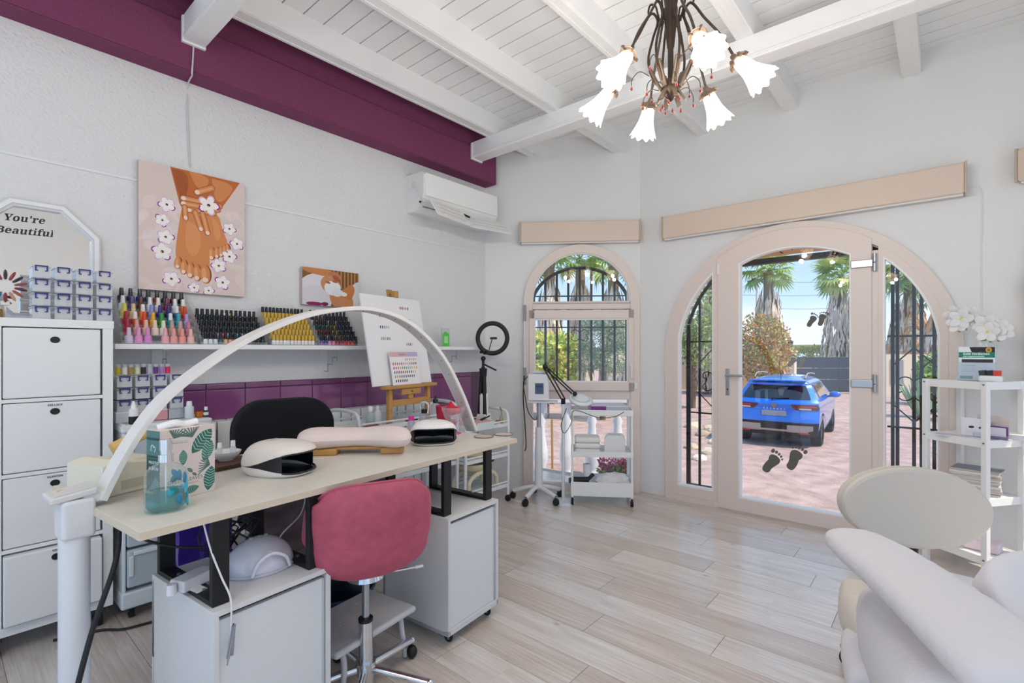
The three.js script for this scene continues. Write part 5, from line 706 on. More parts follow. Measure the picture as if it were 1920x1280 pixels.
// ---- the two nail lamps on the desk, arm cushion
function nailLamp(label, pos, rot, w, d, h, top) {
  const t = thing('nail_lamp', label, 'nail lamp', pos, rot); // opening faces +x, width along z
  const S = (f, n = 28, m = 14) => { const ps = [], ix = []; for (let j = 0; j <= m; j++) for (let i = 0; i <= n; i++) ps.push(...f(i / n, j / m)); for (let j = 0; j < m; j++) for (let i = 0; i < n; i++) { const a = j * (n + 1) + i; ix.push(a, a + n + 2, a + 1, a, a + n + 1, a + n + 2); } const g = new THREE.BufferGeometry(); g.setAttribute('position', new THREE.Float32BufferAttribute(ps, 3)); g.setIndex(ix); g.computeVertexNormals(); return buv(g); };
  // dome: superellipse footprint, front (+x) cut open
  const foot = (a) => { const c = Math.cos(a), s = Math.sin(a); return [Math.sign(c) * Math.pow(Math.abs(c), 0.8) * d / 2, Math.sign(s) * Math.pow(Math.abs(s), 0.8) * w / 2]; };
  const yrim = (x) => h * (0.30 + 0.42 * THREE.MathUtils.smoothstep(x / d + 0.5, 0.2, 1.0));
  obj('shell', S((u, v) => { const [fx, fz] = foot(u * 6.2832), k = Math.max(0, Math.cos(v * 1.5708)), yb = yrim(fx); return [fx * Math.pow(k, 0.6) * (1) + 0, yb + (h - yb) * Math.pow(Math.sin(v * 1.5708), 1.0), fz * Math.pow(k, 0.6)]; }), top, t);
  obj('base', [S((u, v) => { const [fx, fz] = foot(u * 6.2832), k = 0.86 + 0.14 * Math.sqrt(v), yt = h * (0.28 - 0.16 * THREE.MathUtils.smoothstep(fx / d + 0.5, 0.4, 1.0)); return [fx * k, 0.001 + (yt) * v, fz * k]; }, 28, 4), Cy(0.5, 0.5, 0.002, 0, 0, 0, 28).scale(d * 0.86, 1, w * 0.86).translate(0, 0.002, 0)], mt(0xf2f0ec, 0.35), t);
  const ybase = (fx) => h * (0.26 - 0.16 * THREE.MathUtils.smoothstep(fx / d + 0.5, 0.4, 1.0)), trim = mt(0x1d1e21, 0.25), A0 = 0.95;
  // trim band round the sides and back; the front is a real opening into the lined chamber
  obj('trim_band', S((u, v) => { const [fx, fz] = foot(A0 + u * (6.2832 - 2 * A0)), y0 = ybase(fx), y1 = yrim(fx) + 0.002, f = 0.975; return [fx * f, y0 + (y1 - y0) * v, fz * f]; }, 28, 2), trim, t);
  obj('chamber_lining', [S((u, v) => { const [fx, fz] = foot(A0 + u * (6.2832 - 2 * A0)), y0 = ybase(fx) * 0.8, y1 = yrim(fx) + 0.002, f = 0.93; return [fx * f, y0 + (y1 - y0) * v, fz * f]; }, 28, 2), S((u, v) => { const [fx, fz] = foot(u * 6.2832); return [fx * 0.93 * (1 - v), yrim(fx) * 0.98, fz * 0.93 * (1 - v)]; }, 28, 3), S((u, v) => { const [fx, fz] = foot(u * 6.2832); return [fx * 0.93 * (1 - v), h * 0.11, fz * 0.93 * (1 - v)]; }, 28, 3)], trim, t);
  obj('mouth_frame', [T(Array.from({ length: 15 }, (_, i) => { const [fx, fz] = foot(-A0 + 2 * A0 * i / 14); return V(fx * 0.985, yrim(fx) - 0.002, fz * 0.985); }), 0.004, 30, 6), T(Array.from({ length: 15 }, (_, i) => { const [fx, fz] = foot(-A0 + 2 * A0 * i / 14); return V(fx * 0.985, ybase(fx) + 0.003, fz * 0.985); }), 0.004, 30, 6)], trim, t);
  obj('button_panel', B(0.03, 0.003, 0.05, -d * 0.08, h - 0.001, 0, 0.001), mt(0xc9c2bb, 0.3), t);
  return t;
}
nailLamp('cream shelled nail lamp with black opening beside the arm cushion', V(-1.935, DY0, -0.875), 0.42, 0.205, 0.275, 0.125, mt(0xe9e0d6, 0.3));
nailLamp('white nail lamp with wide black mouth at the end of the arm cushion', V(-1.955, DY0, -1.66), -0.62, 0.235, 0.19, 0.118, mt(0xf1ece7, 0.3));
{ // bone shaped arm cushion on a tan foot
  const ctr = onY(668, 850, DY0), t = thing('arm_cushion', 'pale pink padded bone shaped arm cushion on the desk', 'cushion', [ctr.x, DY0, ctr.z], -0.72);
  const ps = [], ix = [], n = 44, m = 18; // long axis along z, concave on the +x side
  const L = 0.5; for (let j = 0; j <= m; j++) for (let i = 0; i <= n; i++) { const u = i / n * 2 - 1, a = j / m * 6.2832, e = Math.pow(Math.max(0, 1 - Math.pow(Math.abs(u), 5)), 0.5), wv = 0.082 + 0.046 * Math.pow(Math.abs(u), 1.6), cx = -0.06 * (1 - u * u) * 0.9 + 0.045 * u * u * (u < 0 ? 1.2 : 0.4), ht = 0.044 + 0.016 * Math.pow(Math.abs(u), 2); ps.push(cx + Math.cos(a) * wv * e, 0.066 + Math.sin(a) * ht * e + 0.012 * u * u, u * L / 2); }
  for (let j = 0; j < m; j++) for (let i = 0; i < n; i++) { const a = j * (n + 1) + i; ix.push(a, a + 1, a + n + 2, a, a + n + 2, a + n + 1); }
  const g = new THREE.BufferGeometry(); g.setAttribute('position', new THREE.Float32BufferAttribute(ps, 3)); g.setIndex(ix); g.computeVertexNormals(); obj('pad', mergeVertices(buv(g).deleteAttribute('uv'), 1e-5), mt(0xebd9d3, 0.6, 0, { sheen: 0.4, sheenRoughness: 0.5 }), t).geometry.computeVertexNormals();
  obj('foot', [B(0.1, 0.03, 0.12, -0.012, 0.015, 0.14, 0.008), B(0.1, 0.03, 0.1, -0.012, 0.015, -0.16, 0.008), B(0.07, 0.012, 0.32, -0.02, 0.026, 0, 0.004)], mt(0xc08f4e, 0.5), t);
}
// ---- small things on the desk
{
  const d1 = V(-2.12, DY0, -0.42), t = thing('dust_collector', 'cream plastic dust collector with a sloping top behind the lamp foot', 'dust collector', d1, 0.35);
  obj('housing', [Ex(shp([[-0.1, 0], [0.1, 0], [0.1, 0.045], [0.085, 0.075], [-0.06, 0.1], [-0.1, 0.09]]), 0.17, 0.006).translate(0, 0.006, -0.085).rotateY(HALF)], mt(0xe9e4cf, 0.35), t); obj('hand_tray', Ex(shp([[-0.085, 0.0], [0.085, 0.0], [0.07, 0.012], [-0.07, 0.012]]), 0.1, 0.003).translate(0, 0.088, -0.05).rotateY(HALF), mt(0xd8d4c2, 0.5), t); obj('vent', B(0.01, 0.03, 0.1, 0.087, 0.03, 0), mt(0xcbc7b4, 0.5), t);
  const w = thing('bamboo_roll', 'rolled bamboo brush case propped over the dust collector', 'brush roll', V(-2.2, DY0 + 0.103, -0.46)); const rb = bar(V(0, 0.02, 0.045), V(-0.02, 0.065, -0.06), 0.021, 18); obj('roll', rb, mt(0xd9b26c, 0.6), w); for (const k of [0.3, 0.7]) obj('band', To(0.0215, 0.0012, 0, 0, 0, 6, 20).rotateX(-0.4).translate(-0.02 * k, 0.02 + 0.045 * k, 0.045 - 0.105 * k), mt(0x5a431f, 0.6), w);
  const n = thing('cuticle_nipper', 'steel cuticle nipper lying by the dust collector', 'nipper', onY(225, 917, DY0), 0.9); obj('handle', T([[0.05, 0.005, 0.01], [0.0, 0.006, 0.014], [-0.05, 0.005, 0.0]], 0.003, 12, 6), MAT.steel, n); obj('handle', T([[0.05, 0.005, -0.008], [0.0, 0.006, -0.012], [-0.05, 0.005, 0.0]], 0.003, 12, 6), MAT.steel, n); obj('jaw', B(0.024, 0.007, 0.008, -0.058, 0.005, 0, 0.002), MAT.steel, n);
  const pm = thing('bamboo_mat', 'dark brown folded bamboo mat under the white bowl', 'mat', dk(-0.6, DY0, -0.5), TH + 0.1); for (let i = 0; i < 3; i++) obj('mat_layer', B(0.15, 0.006, 0.18, 0.004 * i, 0.004 + i * 0.0065, 0, 0.002), mt([0x4a2f24, 0x5c3a2b, 0x523326][i], 0.6), pm);
  const b = thing('porcelain_bowl', 'small white porcelain bowl on the dark bamboo mat', 'bowl', dk(-0.62, DY0 + 0.0205, -0.5)); obj('bowl_body', La([[0, 0], [0.028, 0], [0.03, 0.004], [0.048, 0.018], [0.058, 0.036], [0.056, 0.036], [0.045, 0.02], [0.026, 0.007], [0, 0.006]], 32), mt(0xf0eeec, 0.15), b); obj('foot_ring', To(0.027, 0.002, 0, 0, 0, 6, 24).rotateX(HALF).translate(0, 0.001, 0), mt(0xe4e2df, 0.2), b);
  for (const [x, z, h, lb] of [[-0.025, 0.012, 0.06, 'short clear bottle standing in the white bowl'], [0.018, -0.02, 0.07, 'taller clear bottle standing in the white bowl']]) { const q = thing('vial', lb, 'bottle', dk(-0.62 + x, DY0 + 0.028, -0.5 + z)); obj('vial_body', La([[0, 0], [0.011, 0], [0.012, h * 0.6], [0.008, h * 0.7]], 16), mt(0xf2f2f1, 0.15, 0, { transmission: 0.4, thickness: 0 }), q); obj('cap', Cy(0.0085, 0.009, h * 0.32, 0, h * 0.85, 0), mt(0xf5f5f4, 0.3), q); }
  [[907, 819, 'flat decorated coaster on the desk, the one nearer the nail lamp'], [944, 815, 'flat decorated coaster at the corner of the desk']].forEach(([px, py, lb]) => { const t2 = thing('coaster', lb, 'coaster', onY(px, py, DY0)); obj('disc', Cy(0.052, 0.053, 0.004, 0, 0.002, 0, 36), mt(0xb9a583, 0.4), t2); obj('picture', Cy(0.045, 0.045, 0.001, 0, 0.0045, 0, 36), mt(0xd6c2b4, 0.3, 0, {}), t2); obj('rim', To(0.052, 0.0022, 0, 0, 0, 6, 36).rotateX(HALF).translate(0, 0.0035, 0), mt(0x6a6a58, 0.4), t2); });
  // wrapped cup, bottles
  const cu = thing('brush_cup', 'pink brush cup wrapped in crinkled clear film', 'cup', onY(850, 812, DY0)); obj('stem', La([[0, 0], [0.045, 0], [0.045, 0.003], [0.015, 0.006], [0.014, 0.06], [0.02, 0.062]], 24), mt(0xe2529c, 0.3), cu);
  { const g = La([[0.02, 0.06], [0.05, 0.09], [0.062, 0.13], [0.066, 0.15]], 40), p = g.attributes.position, r = rng(5); for (let i = 0; i < p.count; i++) { const k = 1 + 0.1 * noise.noise(p.getX(i) * 90, p.getY(i) * 60, p.getZ(i) * 90); p.setX(i, p.getX(i) * k); p.setZ(i, p.getZ(i) * k); } g.computeVertexNormals(); obj('clear_film', g, mt(0xf6eef2, 0.1, 0, { transmission: 0.75, thickness: 0, ior: 1.35 }), cu); }
  obj('red_cloth', [Sp(0.045, 0, 0.13, 0, 1, 0.55, 1), La([[0.03, 0.13], [0.02, 0.16], [0.0, 0.185]], 7).translate(-0.01, 0, 0.01)], mt(0xc81f34, 0.7), cu);
  const cu2 = thing('brush_cup', 'magenta tumbler beside the film wrapped cup', 'cup', onY(832, 805, DY0)); obj('tumbler', La([[0, 0], [0.035, 0], [0.048, 0.14], [0.045, 0.14], [0.033, 0.004], [0, 0.004]], 28), mt(0xb3123f, 0.35), cu2); obj('rim', To(0.0465, 0.003, 0, 0, 0, 6, 28).rotateX(HALF).translate(0, 0.14, 0), mt(0xc22a5a, 0.4), cu2);
  const bt = thing('cleanser_bottle', 'clear bottle with black cap behind the white nail lamp', 'bottle', onY(796, 806, DY0)); obj('bottle_body', B(0.05, 0.1, 0.05, 0, 0.051, 0, 0.012), mt(0xe6e6ec, 0.1, 0, { transmission: 0.7, thickness: 0, ior: 1.3 }), bt); obj('cap', Cy(0.02, 0.02, 0.022, 0, 0.112, 0), MAT.black, bt); obj('handle_loop', T([[-0.03, 0.1, 0], [-0.035, 0.15, 0], [0, 0.165, 0], [0.035, 0.15, 0], [0.03, 0.1, 0]], 0.006, 20, 6), mt(0xdcdfe2, 0.3), bt);
  const bp = thing('remover_bottle', 'small clear bottle with bright pink cap behind the nail lamp', 'bottle', onY(771, 806, DY0)); obj('bottle_body', La([[0, 0], [0.02, 0], [0.021, 0.05], [0.014, 0.058]], 20), mt(0xe3e0ea, 0.15, 0, { transmission: 0.5, thickness: 0 }), bp); obj('cap', Cy(0.017, 0.018, 0.026, 0, 0.07, 0), mt(0xe23aa6, 0.35), bp);
}
// ---- under the desk: dome lamp, cables, adapters, purple bag
{
  const t = thing('dome_nail_lamp', 'shiny white dome nail lamp on the cabinet under the desk', 'nail lamp', onY(486, 1062, 0.5745)), w = mt(0xdfdde6, 0.18, 0, { clearcoat: 0.6 });
  obj('dome', new THREE.SphereGeometry(0.1, 36, 16, 0, Math.PI * 2, 0, HALF).scale(0.95, 1.0, 1.12).translate(0, 0.004, 0), w, t); obj('mouth_lip', T([[0.09, 0.01, 0.06], [0.1, 0.055, 0.04], [0.1, 0.072, 0.0], [0.1, 0.05, -0.045], [0.088, 0.01, -0.065]], 0.006, 24, 8), mt(0xe9e8ee, 0.2), t); obj('base_ring', To(0.1, 0.006, 0, 0, 0, 8, 36).rotateX(HALF).scale(0.95, 1, 1.12).translate(0, 0.005, 0), mt(0xcfcfd6, 0.3), t); obj('button', [0, 1, 2].map((i) => Cy(0.006, 0.006, 0.004, -0.005, 0.1035, -0.025 + i * 0.025)), mt(0xaab4c4, 0.3), t);
  const ad = thing('power_adapter', 'white power adapter with a paper tag on the cabinet edge', 'power adapter', onY(362, 1096, 0.59), 0.4); obj('adapter_body', B(0.06, 0.035, 0.11, 0, 0.018, 0, 0.006), mt(0xd9dade, 0.35), ad); obj('plug', [Cy(0.012, 0.014, 0.03, 0, 0.018, 0.07).rotateX(0)], mt(0xe6e7ea, 0.3), ad); obj('paper_tag', B(0.05, 0.001, 0.035, 0.05, 0.012, 0.02).rotateZ(-0.2), mt(0xe6e6e6, 0.7), ad);
  const cab = (label, pts, r, m = MAT.black) => tag(obj('cable', T(pts, r, 60, 6), m), label, 'cable');
  cab('thick black power cord running down past the lamp pole', [dk(-0.35, 0.827, -0.06), dk(-0.33, 0.7, -0.05), dk(-0.3, 0.5, 0.02), dk(-0.24, 0.25, 0.1), dk(-0.2, 0.03, 0.18), dk(-0.15, 0.01, 0.3)], 0.0075);
  cab('black cord lying on the floor beside the drawer tower', [onY(100, 1200, 0.007), onY(190, 1181, 0.007), onY(230, 1179, 0.007), onY(275, 1168, 0.007), onY(340, 1150, 0.007)], 0.006);
  cab('black cord sagging from the desk to the steel frame', [dk(-0.36, 0.827, -0.03), dk(-0.32, 0.74, -0.1), dk(-0.28, 0.69, -0.19), dk(-0.25, 0.67, -0.3), dk(-0.3, 0.69, -0.42)], 0.0045);
  const r = rng(9); cab('tangled bundle of black cords between the steel frames', Array.from({ length: 26 }, () => dk(-0.36 + 0.16 * r(), 0.61 + 0.16 * r(), -0.24 - 0.2 * r())), 0.003);
  cab('thin white cord hanging from the desk over the cabinet edge', [dk(-0.05, 0.827, -0.17), dk(-0.02, 0.74, -0.18), dk(0.0, 0.66, -0.2), dk(0.02, 0.6, -0.215), dk(0.022, 0.52, -0.215), dk(0.022, 0.43, -0.21)], 0.0028, mt(0xe9e9ea, 0.4));
  const wb = []; for (let i = 0; i < 5; i++) wb.push(dk(0.024 + 0.006 * r(), 0.53 - 0.02 * r(), -0.21 - 0.02 * r()), dk(0.024 + 0.006 * r(), 0.44 - 0.03 * r(), -0.2 - 0.02 * r())); cab('grey cord bundle tied up against the cabinet side', wb, 0.0022, mt(0x9a9ca4, 0.4));
  cab('thin white cord looping down to the dome lamp', [dk(-0.3, 0.827, -0.62), dk(-0.28, 0.76, -0.64), dk(-0.24, 0.7, -0.6), dk(-0.18, 0.655, -0.48), dk(-0.16, 0.6, -0.44)], 0.0028, mt(0xe4e4e6, 0.4));
  const pb = thing('purple_bag', 'shiny purple gift bag behind the black steel frame', 'bag', dk(-0.62, 0, -0.4), 0.2); { const g = new THREE.BoxGeometry(0.1, 0.3, 0.2, 6, 10, 10), p = g.attributes.position; for (let i = 0; i < p.count; i++) { const k = 0.012 * noise.noise(p.getX(i) * 30, p.getY(i) * 30, p.getZ(i) * 30); p.setXYZ(i, p.getX(i) + k, p.getY(i), p.getZ(i) + k); } g.computeVertexNormals(); obj('bag_body', g.translate(0, 0.65, 0), mt(0x4a2aa8, 0.2, 0.2), pb); } obj('handle', T([[0.05, 0.78, 0.05], [0.06, 0.7, 0.03], [0.06, 0.66, 0], [0.06, 0.7, -0.04], [0.05, 0.78, -0.06]], 0.004, 20, 6), mt(0x2a1a50, 0.4), pb);
  obj('bag_base', B(0.09, 0.5, 0.12, 0, 0.25, 0, 0.004), mt(0x3a2088, 0.4), pb);
}
// ---- pink velvet swivel chair
function shell(fn, n, m, th) { // two surfaces joined along their rim
  const A = [], e = 1e-3; for (let j = 0; j <= m; j++) for (let i = 0; i <= n; i++) { const u = i / n, v = j / m, p = fn(u, v), a = fn(Math.min(1, u + e), v).sub(fn(Math.max(0, u - e), v)), b = fn(u, Math.min(1, v + e)).sub(fn(u, Math.max(0, v - e))), nn = a.cross(b).normalize(); const k = Math.pow(Math.min(1, Math.min(u, 1 - u, v, 1 - v) * 9), 0.5); A.push([p, p.clone().addScaledVector(nn, th * (0.3 + 0.7 * k))]); }
  const ps = [], ix = []; for (const s of [0, 1]) for (const q of A) ps.push(q[s].x, q[s].y, q[s].z); const N = A.length, w = n + 1;
  for (let j = 0; j < m; j++) for (let i = 0; i < n; i++) { const a = j * w + i; ix.push(a, a + w + 1, a + 1, a, a + w, a + w + 1); const b = a + N; ix.push(b, b + 1, b + w + 1, b, b + w + 1, b + w); }
  const rim = []; for (let i = 0; i < n; i++) rim.push([i, i + 1]); for (let j = 0; j < m; j++) rim.push([j * w + n, (j + 1) * w + n]); for (let i = n; i > 0; i--) rim.push([m * w + i, m * w + i - 1]); for (let j = m; j > 0; j--) rim.push([j * w, (j - 1) * w]);
  for (const [a, b] of rim) ix.push(a, b, b + N, a, b + N, a + N);
  const g = new THREE.BufferGeometry(); g.setAttribute('position', new THREE.Float32BufferAttribute(ps, 3)); g.setIndex(ix); g.computeVertexNormals(); const uv = []; for (const s of [0, 1]) for (let j = 0; j <= m; j++) for (let i = 0; i <= n; i++) uv.push(i / n * 0.6, j / m * 0.9 + s * 0.37); g.setAttribute('uv', new THREE.Float32BufferAttribute(uv, 2)); return g;
}
{
  const t = thing('swivel_chair', 'pink velvet bucket swivel chair pushed up to the desk', 'chair', [-1.68, 0, -1.09], -0.36);
  const line = new THREE.CatmullRomCurve3([V(-0.3, 0.55, 0), V(-0.22, 0.53, 0), V(-0.04, 0.515, 0), V(0.08, 0.525, 0), V(0.145, 0.575, 0), V(0.17, 0.655, 0), V(0.195, 0.76, 0), V(0.215, 0.86, 0)]), wd = (v) => [0.14, 0.16, 0.165, 0.175, 0.205, 0.222, 0.215, 0.185];
  const W = new THREE.CatmullRomCurve3(wd().map((w, i) => V(w, 0, 0)));
  const fn = (u, v) => { const p = line.getPoint(v), w = W.getPoint(v).x, s = u * 2 - 1, b = THREE.MathUtils.smoothstep(v, 0.45, 0.75), q = Math.pow(Math.abs(s), 2.6); const top = v > 0.86 ? (v - 0.86) / 0.14 : 0; return V(p.x - 0.11 * q * b * (1 - 0.4 * top) - 0.02 * q, p.y + 0.05 * q * (1 - b) - 0.05 * Math.pow(Math.abs(s), 4) * top, s * w); };
  const vel = mt(0xcf6079, 0.7, 0, { map: velvetTex, sheen: 1, sheenRoughness: 0.4, sheenColor: new THREE.Color(0xf09ab0) }); velvetTex.repeat.set(3, 3);
  obj('bucket_seat', shell(fn, 30, 44, -0.045), vel, t);
  obj('piping', T(Array.from({ length: 60 }, (_, i) => { const k = i / 59 * 3; return k < 1 ? fn(0, k) : k < 2 ? fn(k - 1, 1) : fn(1, 3 - k); }), 0.006, 140, 6), vel, t);
  obj('seat_plate', [Cy(0.06, 0.07, 0.03, 0, 0.466, 0), bar(V(0, 0.455, 0.05), V(0.02, 0.455, -0.2), 0.005)], MAT.chrome, t);
  obj('lever_tip', B(0.012, 0.01, 0.035, 0.02, 0.455, -0.205, 0.004), MAT.plastic, t);
  obj('gas_rod', Cy(0.0145, 0.0145, 0.22, 0, 0.36, 0), mt(0xaeb6be, 0.2, 1), t); obj('column', Cy(0.026, 0.028, 0.2, 0, 0.185, 0, 28), MAT.chrome, t); obj('column_collar', Cy(0.0275, 0.0275, 0.012, 0, 0.288, 0, 28), MAT.black, t); obj('hub', [Cy(0.038, 0.035, 0.05, 0, 0.105, 0, 28), Cy(0.03, 0.028, 0.05, 0, 0.065, 0, 28)], MAT.chrome, t);
  for (let i = 0; i < 5; i++) { const a = 0.4 + i * 1.2566, c = Math.cos(a), s = Math.sin(a); const leg = obj('leg', [bar(V(c * 0.03, 0.102, s * 0.03), V(c * 0.26, 0.078, s * 0.26), 0.015, 12), Sp(0.016, c * 0.26, 0.078, s * 0.26)], MAT.chrome, t); obj('caster', [Sp(0.028, c * 0.262, 0.028, s * 0.262, 0.8, 1, 0.8)], MAT.black, leg); }
}
// ---- black chair behind the desk with a throw
{
  const t = thing('office_chair', 'black office chair with a rounded back behind the desk', 'chair', [-2.62, 0, -1.25], -0.02);
  const bk = mt(0x0c0e14, 0.95);
  const sh = rrect(0.5, 0.46, 0.14, 0, 0.23), g = Ex(sh, 0.05, 0.018, 16).translate(0, 0.58, -0.025).rotateY(HALF); const p = g.attributes.position; for (let i = 0; i < p.count; i++) p.setX(i, p.getX(i) - 0.1 + 0.35 * p.getZ(i) * p.getZ(i)); g.computeVertexNormals(); obj('backrest', g, bk, t);
  obj('seat', B(0.46, 0.09, 0.48, 0.12, 0.46, 0, 0.04), bk, t); obj('back_stem', B(0.03, 0.3, 0.06, -0.14, 0.52, 0, 0.008), MAT.black, t); obj('gas_rod', Cy(0.025, 0.025, 0.34, 0.1, 0.25, 0), MAT.black, t);
  for (let i = 0; i < 5; i++) { const a = 0.2 + i * 1.2566, c = Math.cos(a), s = Math.sin(a); const l = obj('leg', bar(V(0.1, 0.1, 0), V(0.1 + c * 0.27, 0.075, s * 0.27), 0.016), MAT.black, t); obj('caster', Sp(0.028, 0.1 + c * 0.27, 0.028, s * 0.27), MAT.rubber, l); }
  const th = thing('throw', 'grey brown fleece throw hanging over the black chair seat', 'throw', [-2.4, 0, -1.25]); const f = (u, v) => { const z = (u - 0.5) * 0.62, y = 0.78 - v * 0.5, fold = 0.02 * Math.sin(u * 26) * v + 0.015 * Math.sin(u * 9 + 2); return V(0.16 + fold + 0.06 * v, y + 0.01 * Math.sin(u * 12), z); };
  obj('cloth', shell(f, 50, 14, 0.008), mt(0x9c8f96, 0.95, 0, { map: tex(256, 256, (u, v) => { const a = 0.8 + 0.5 * fbm(u * 5, v * 5, 3, 4); return [a, a * 0.94, a * 0.92]; }) }), th); obj('cloth_top', shell((u, v) => V(-0.1 + 0.27 * v, 0.755 + 0.03 * Math.sin(v * 2.6), (u - 0.5) * 0.6), 20, 10, 0.01), mt(0xa0959c, 0.95), th);
  obj('support_cushion', B(0.22, 0.24, 0.5, 0.02, 0.63, 0, 0.05), mt(0x8e8388, 0.95), th);
}
// ---- step stool and dark basin under the desk
{
  const c = onY(665, 1165, 0.2), t = thing('step_stool', 'grey plastic step stool with tubular legs behind the pink chair', 'stool', [c.x, 0, c.z], TH + 0.05), m = mt(0xc9c9cb, 0.5);
  obj('step', B(0.3, 0.028, 0.42, 0, 0.205, 0, 0.014), m, t); for (let i = 0; i < 3; i++) for (let j = 0; j < 5; j++) obj('grip_stud', Sp(0.004, -0.08 + i * 0.08, 0.2195, -0.15 + j * 0.075, 1, 0.5, 1, 8, 6), m, t);
  for (const z of [-0.15, 0.15]) obj('leg', T([[-0.12, 0.012, z - Math.sign(z) * -0.02], [-0.12, 0.12, z], [-0.1, 0.19, z], [0.1, 0.19, z], [0.12, 0.12, z], [0.12, 0.012, z + Math.sign(z) * 0.02]], 0.011, 30, 8), m, t);
  const b = onY(650, 1128, 0.12), q = thing('foot_basin', 'dark navy plastic basin on the floor beyond the step stool', 'basin', [b.x - 0.12, 0, b.z - 0.02]); obj('basin_body', La([[0, 0.002], [0.13, 0.002], [0.15, 0.02], [0.18, 0.15], [0.185, 0.155], [0.176, 0.15], [0.145, 0.025], [0, 0.012]], 36), mt(0x16243a, 0.35), q); obj('rim', To(0.182, 0.006, 0, 0, 0, 8, 40).rotateX(HALF).translate(0, 0.153, 0), mt(0x24406a, 0.3), q);
}

// ================================================================ CARTS BEHIND THE DESK
function cart(label, pos, rot, L, D, levels, topY, tube, group) { // length along z, front +x
  const t = thing('tube_cart', label, 'trolley', pos, rot, group), m = mt(tube, 0.35), r = 0.0135;
  for (const s of [-1, 1]) { const z = s * L / 2; obj('end_frame', T([[D / 2, 0.06, z], [D / 2, topY - 0.07, z], [D / 2 - 0.015, topY - 0.02, z], [D / 2 - 0.07, topY, z], [-D / 2 + 0.07, topY, z], [-D / 2 + 0.015, topY - 0.02, z], [-D / 2, topY - 0.07, z], [-D / 2, 0.06, z]], r, 70, 8), m, t); }
  levels.forEach((y, i) => { const sh = obj('shelf', [B(D - 0.01, 0.008, L - 0.02, 0, y, 0, 0.002)], mt(i ? 0xe4e9e8 : 0xeef0f0, 0.4), t); for (const s of [-1, 1]) obj('rail', Cy(0.007, 0.007, L, 0, 0, 0, 10).rotateX(HALF).translate(s * D / 2, y + 0.045, 0), m, sh); for (const s of [-1, 1]) obj('rim', B(0.008, 0.03, L, s * D / 2, y + 0.012, 0, 0.002), m, sh); });
  for (const x of [-1, 1]) for (const z of [-1, 1]) { const c = obj('caster', Cy(0.026, 0.026, 0.02, 0, 0, 0, 18).rotateX(HALF).translate(x * D / 2, 0.026, z * L / 2), MAT.rubber, t); obj('caster_stem', [Cy(0.006, 0.006, 0.03, x * D / 2, 0.062, z * L / 2), B(0.012, 0.03, 0.03, x * D / 2, 0.045, z * L / 2, 0.003)], mt(0x44474a, 0.4, 0.4), c); }
  for (const y of levels) for (const x of [-1, 1]) for (const z of [-1, 1]) obj('screw', Sp(0.005, x * (D / 2 + 0.011), y + 0.01, z * L / 2, 0.6, 1, 1, 8, 6), MAT.black, t);
  return t;
}
const cartA = V(-3.0, 0, -2.2), cartB = V(-3.08, 0, -3.05);
cart('white tube cart of bottles beside the black chair', cartA, 0.02, 0.86, 0.36, [0.8, 0.45, 0.13], 0.92, 0xd9dcde, 'tube carts along the tiled wall');
cart('white tube cart with foot bath parts below the ring light', cartB, 0, 0.52, 0.36, [0.66, 0.4, 0.13], 0.8, 0xf1f2f2, 'tube carts along the tiled wall');
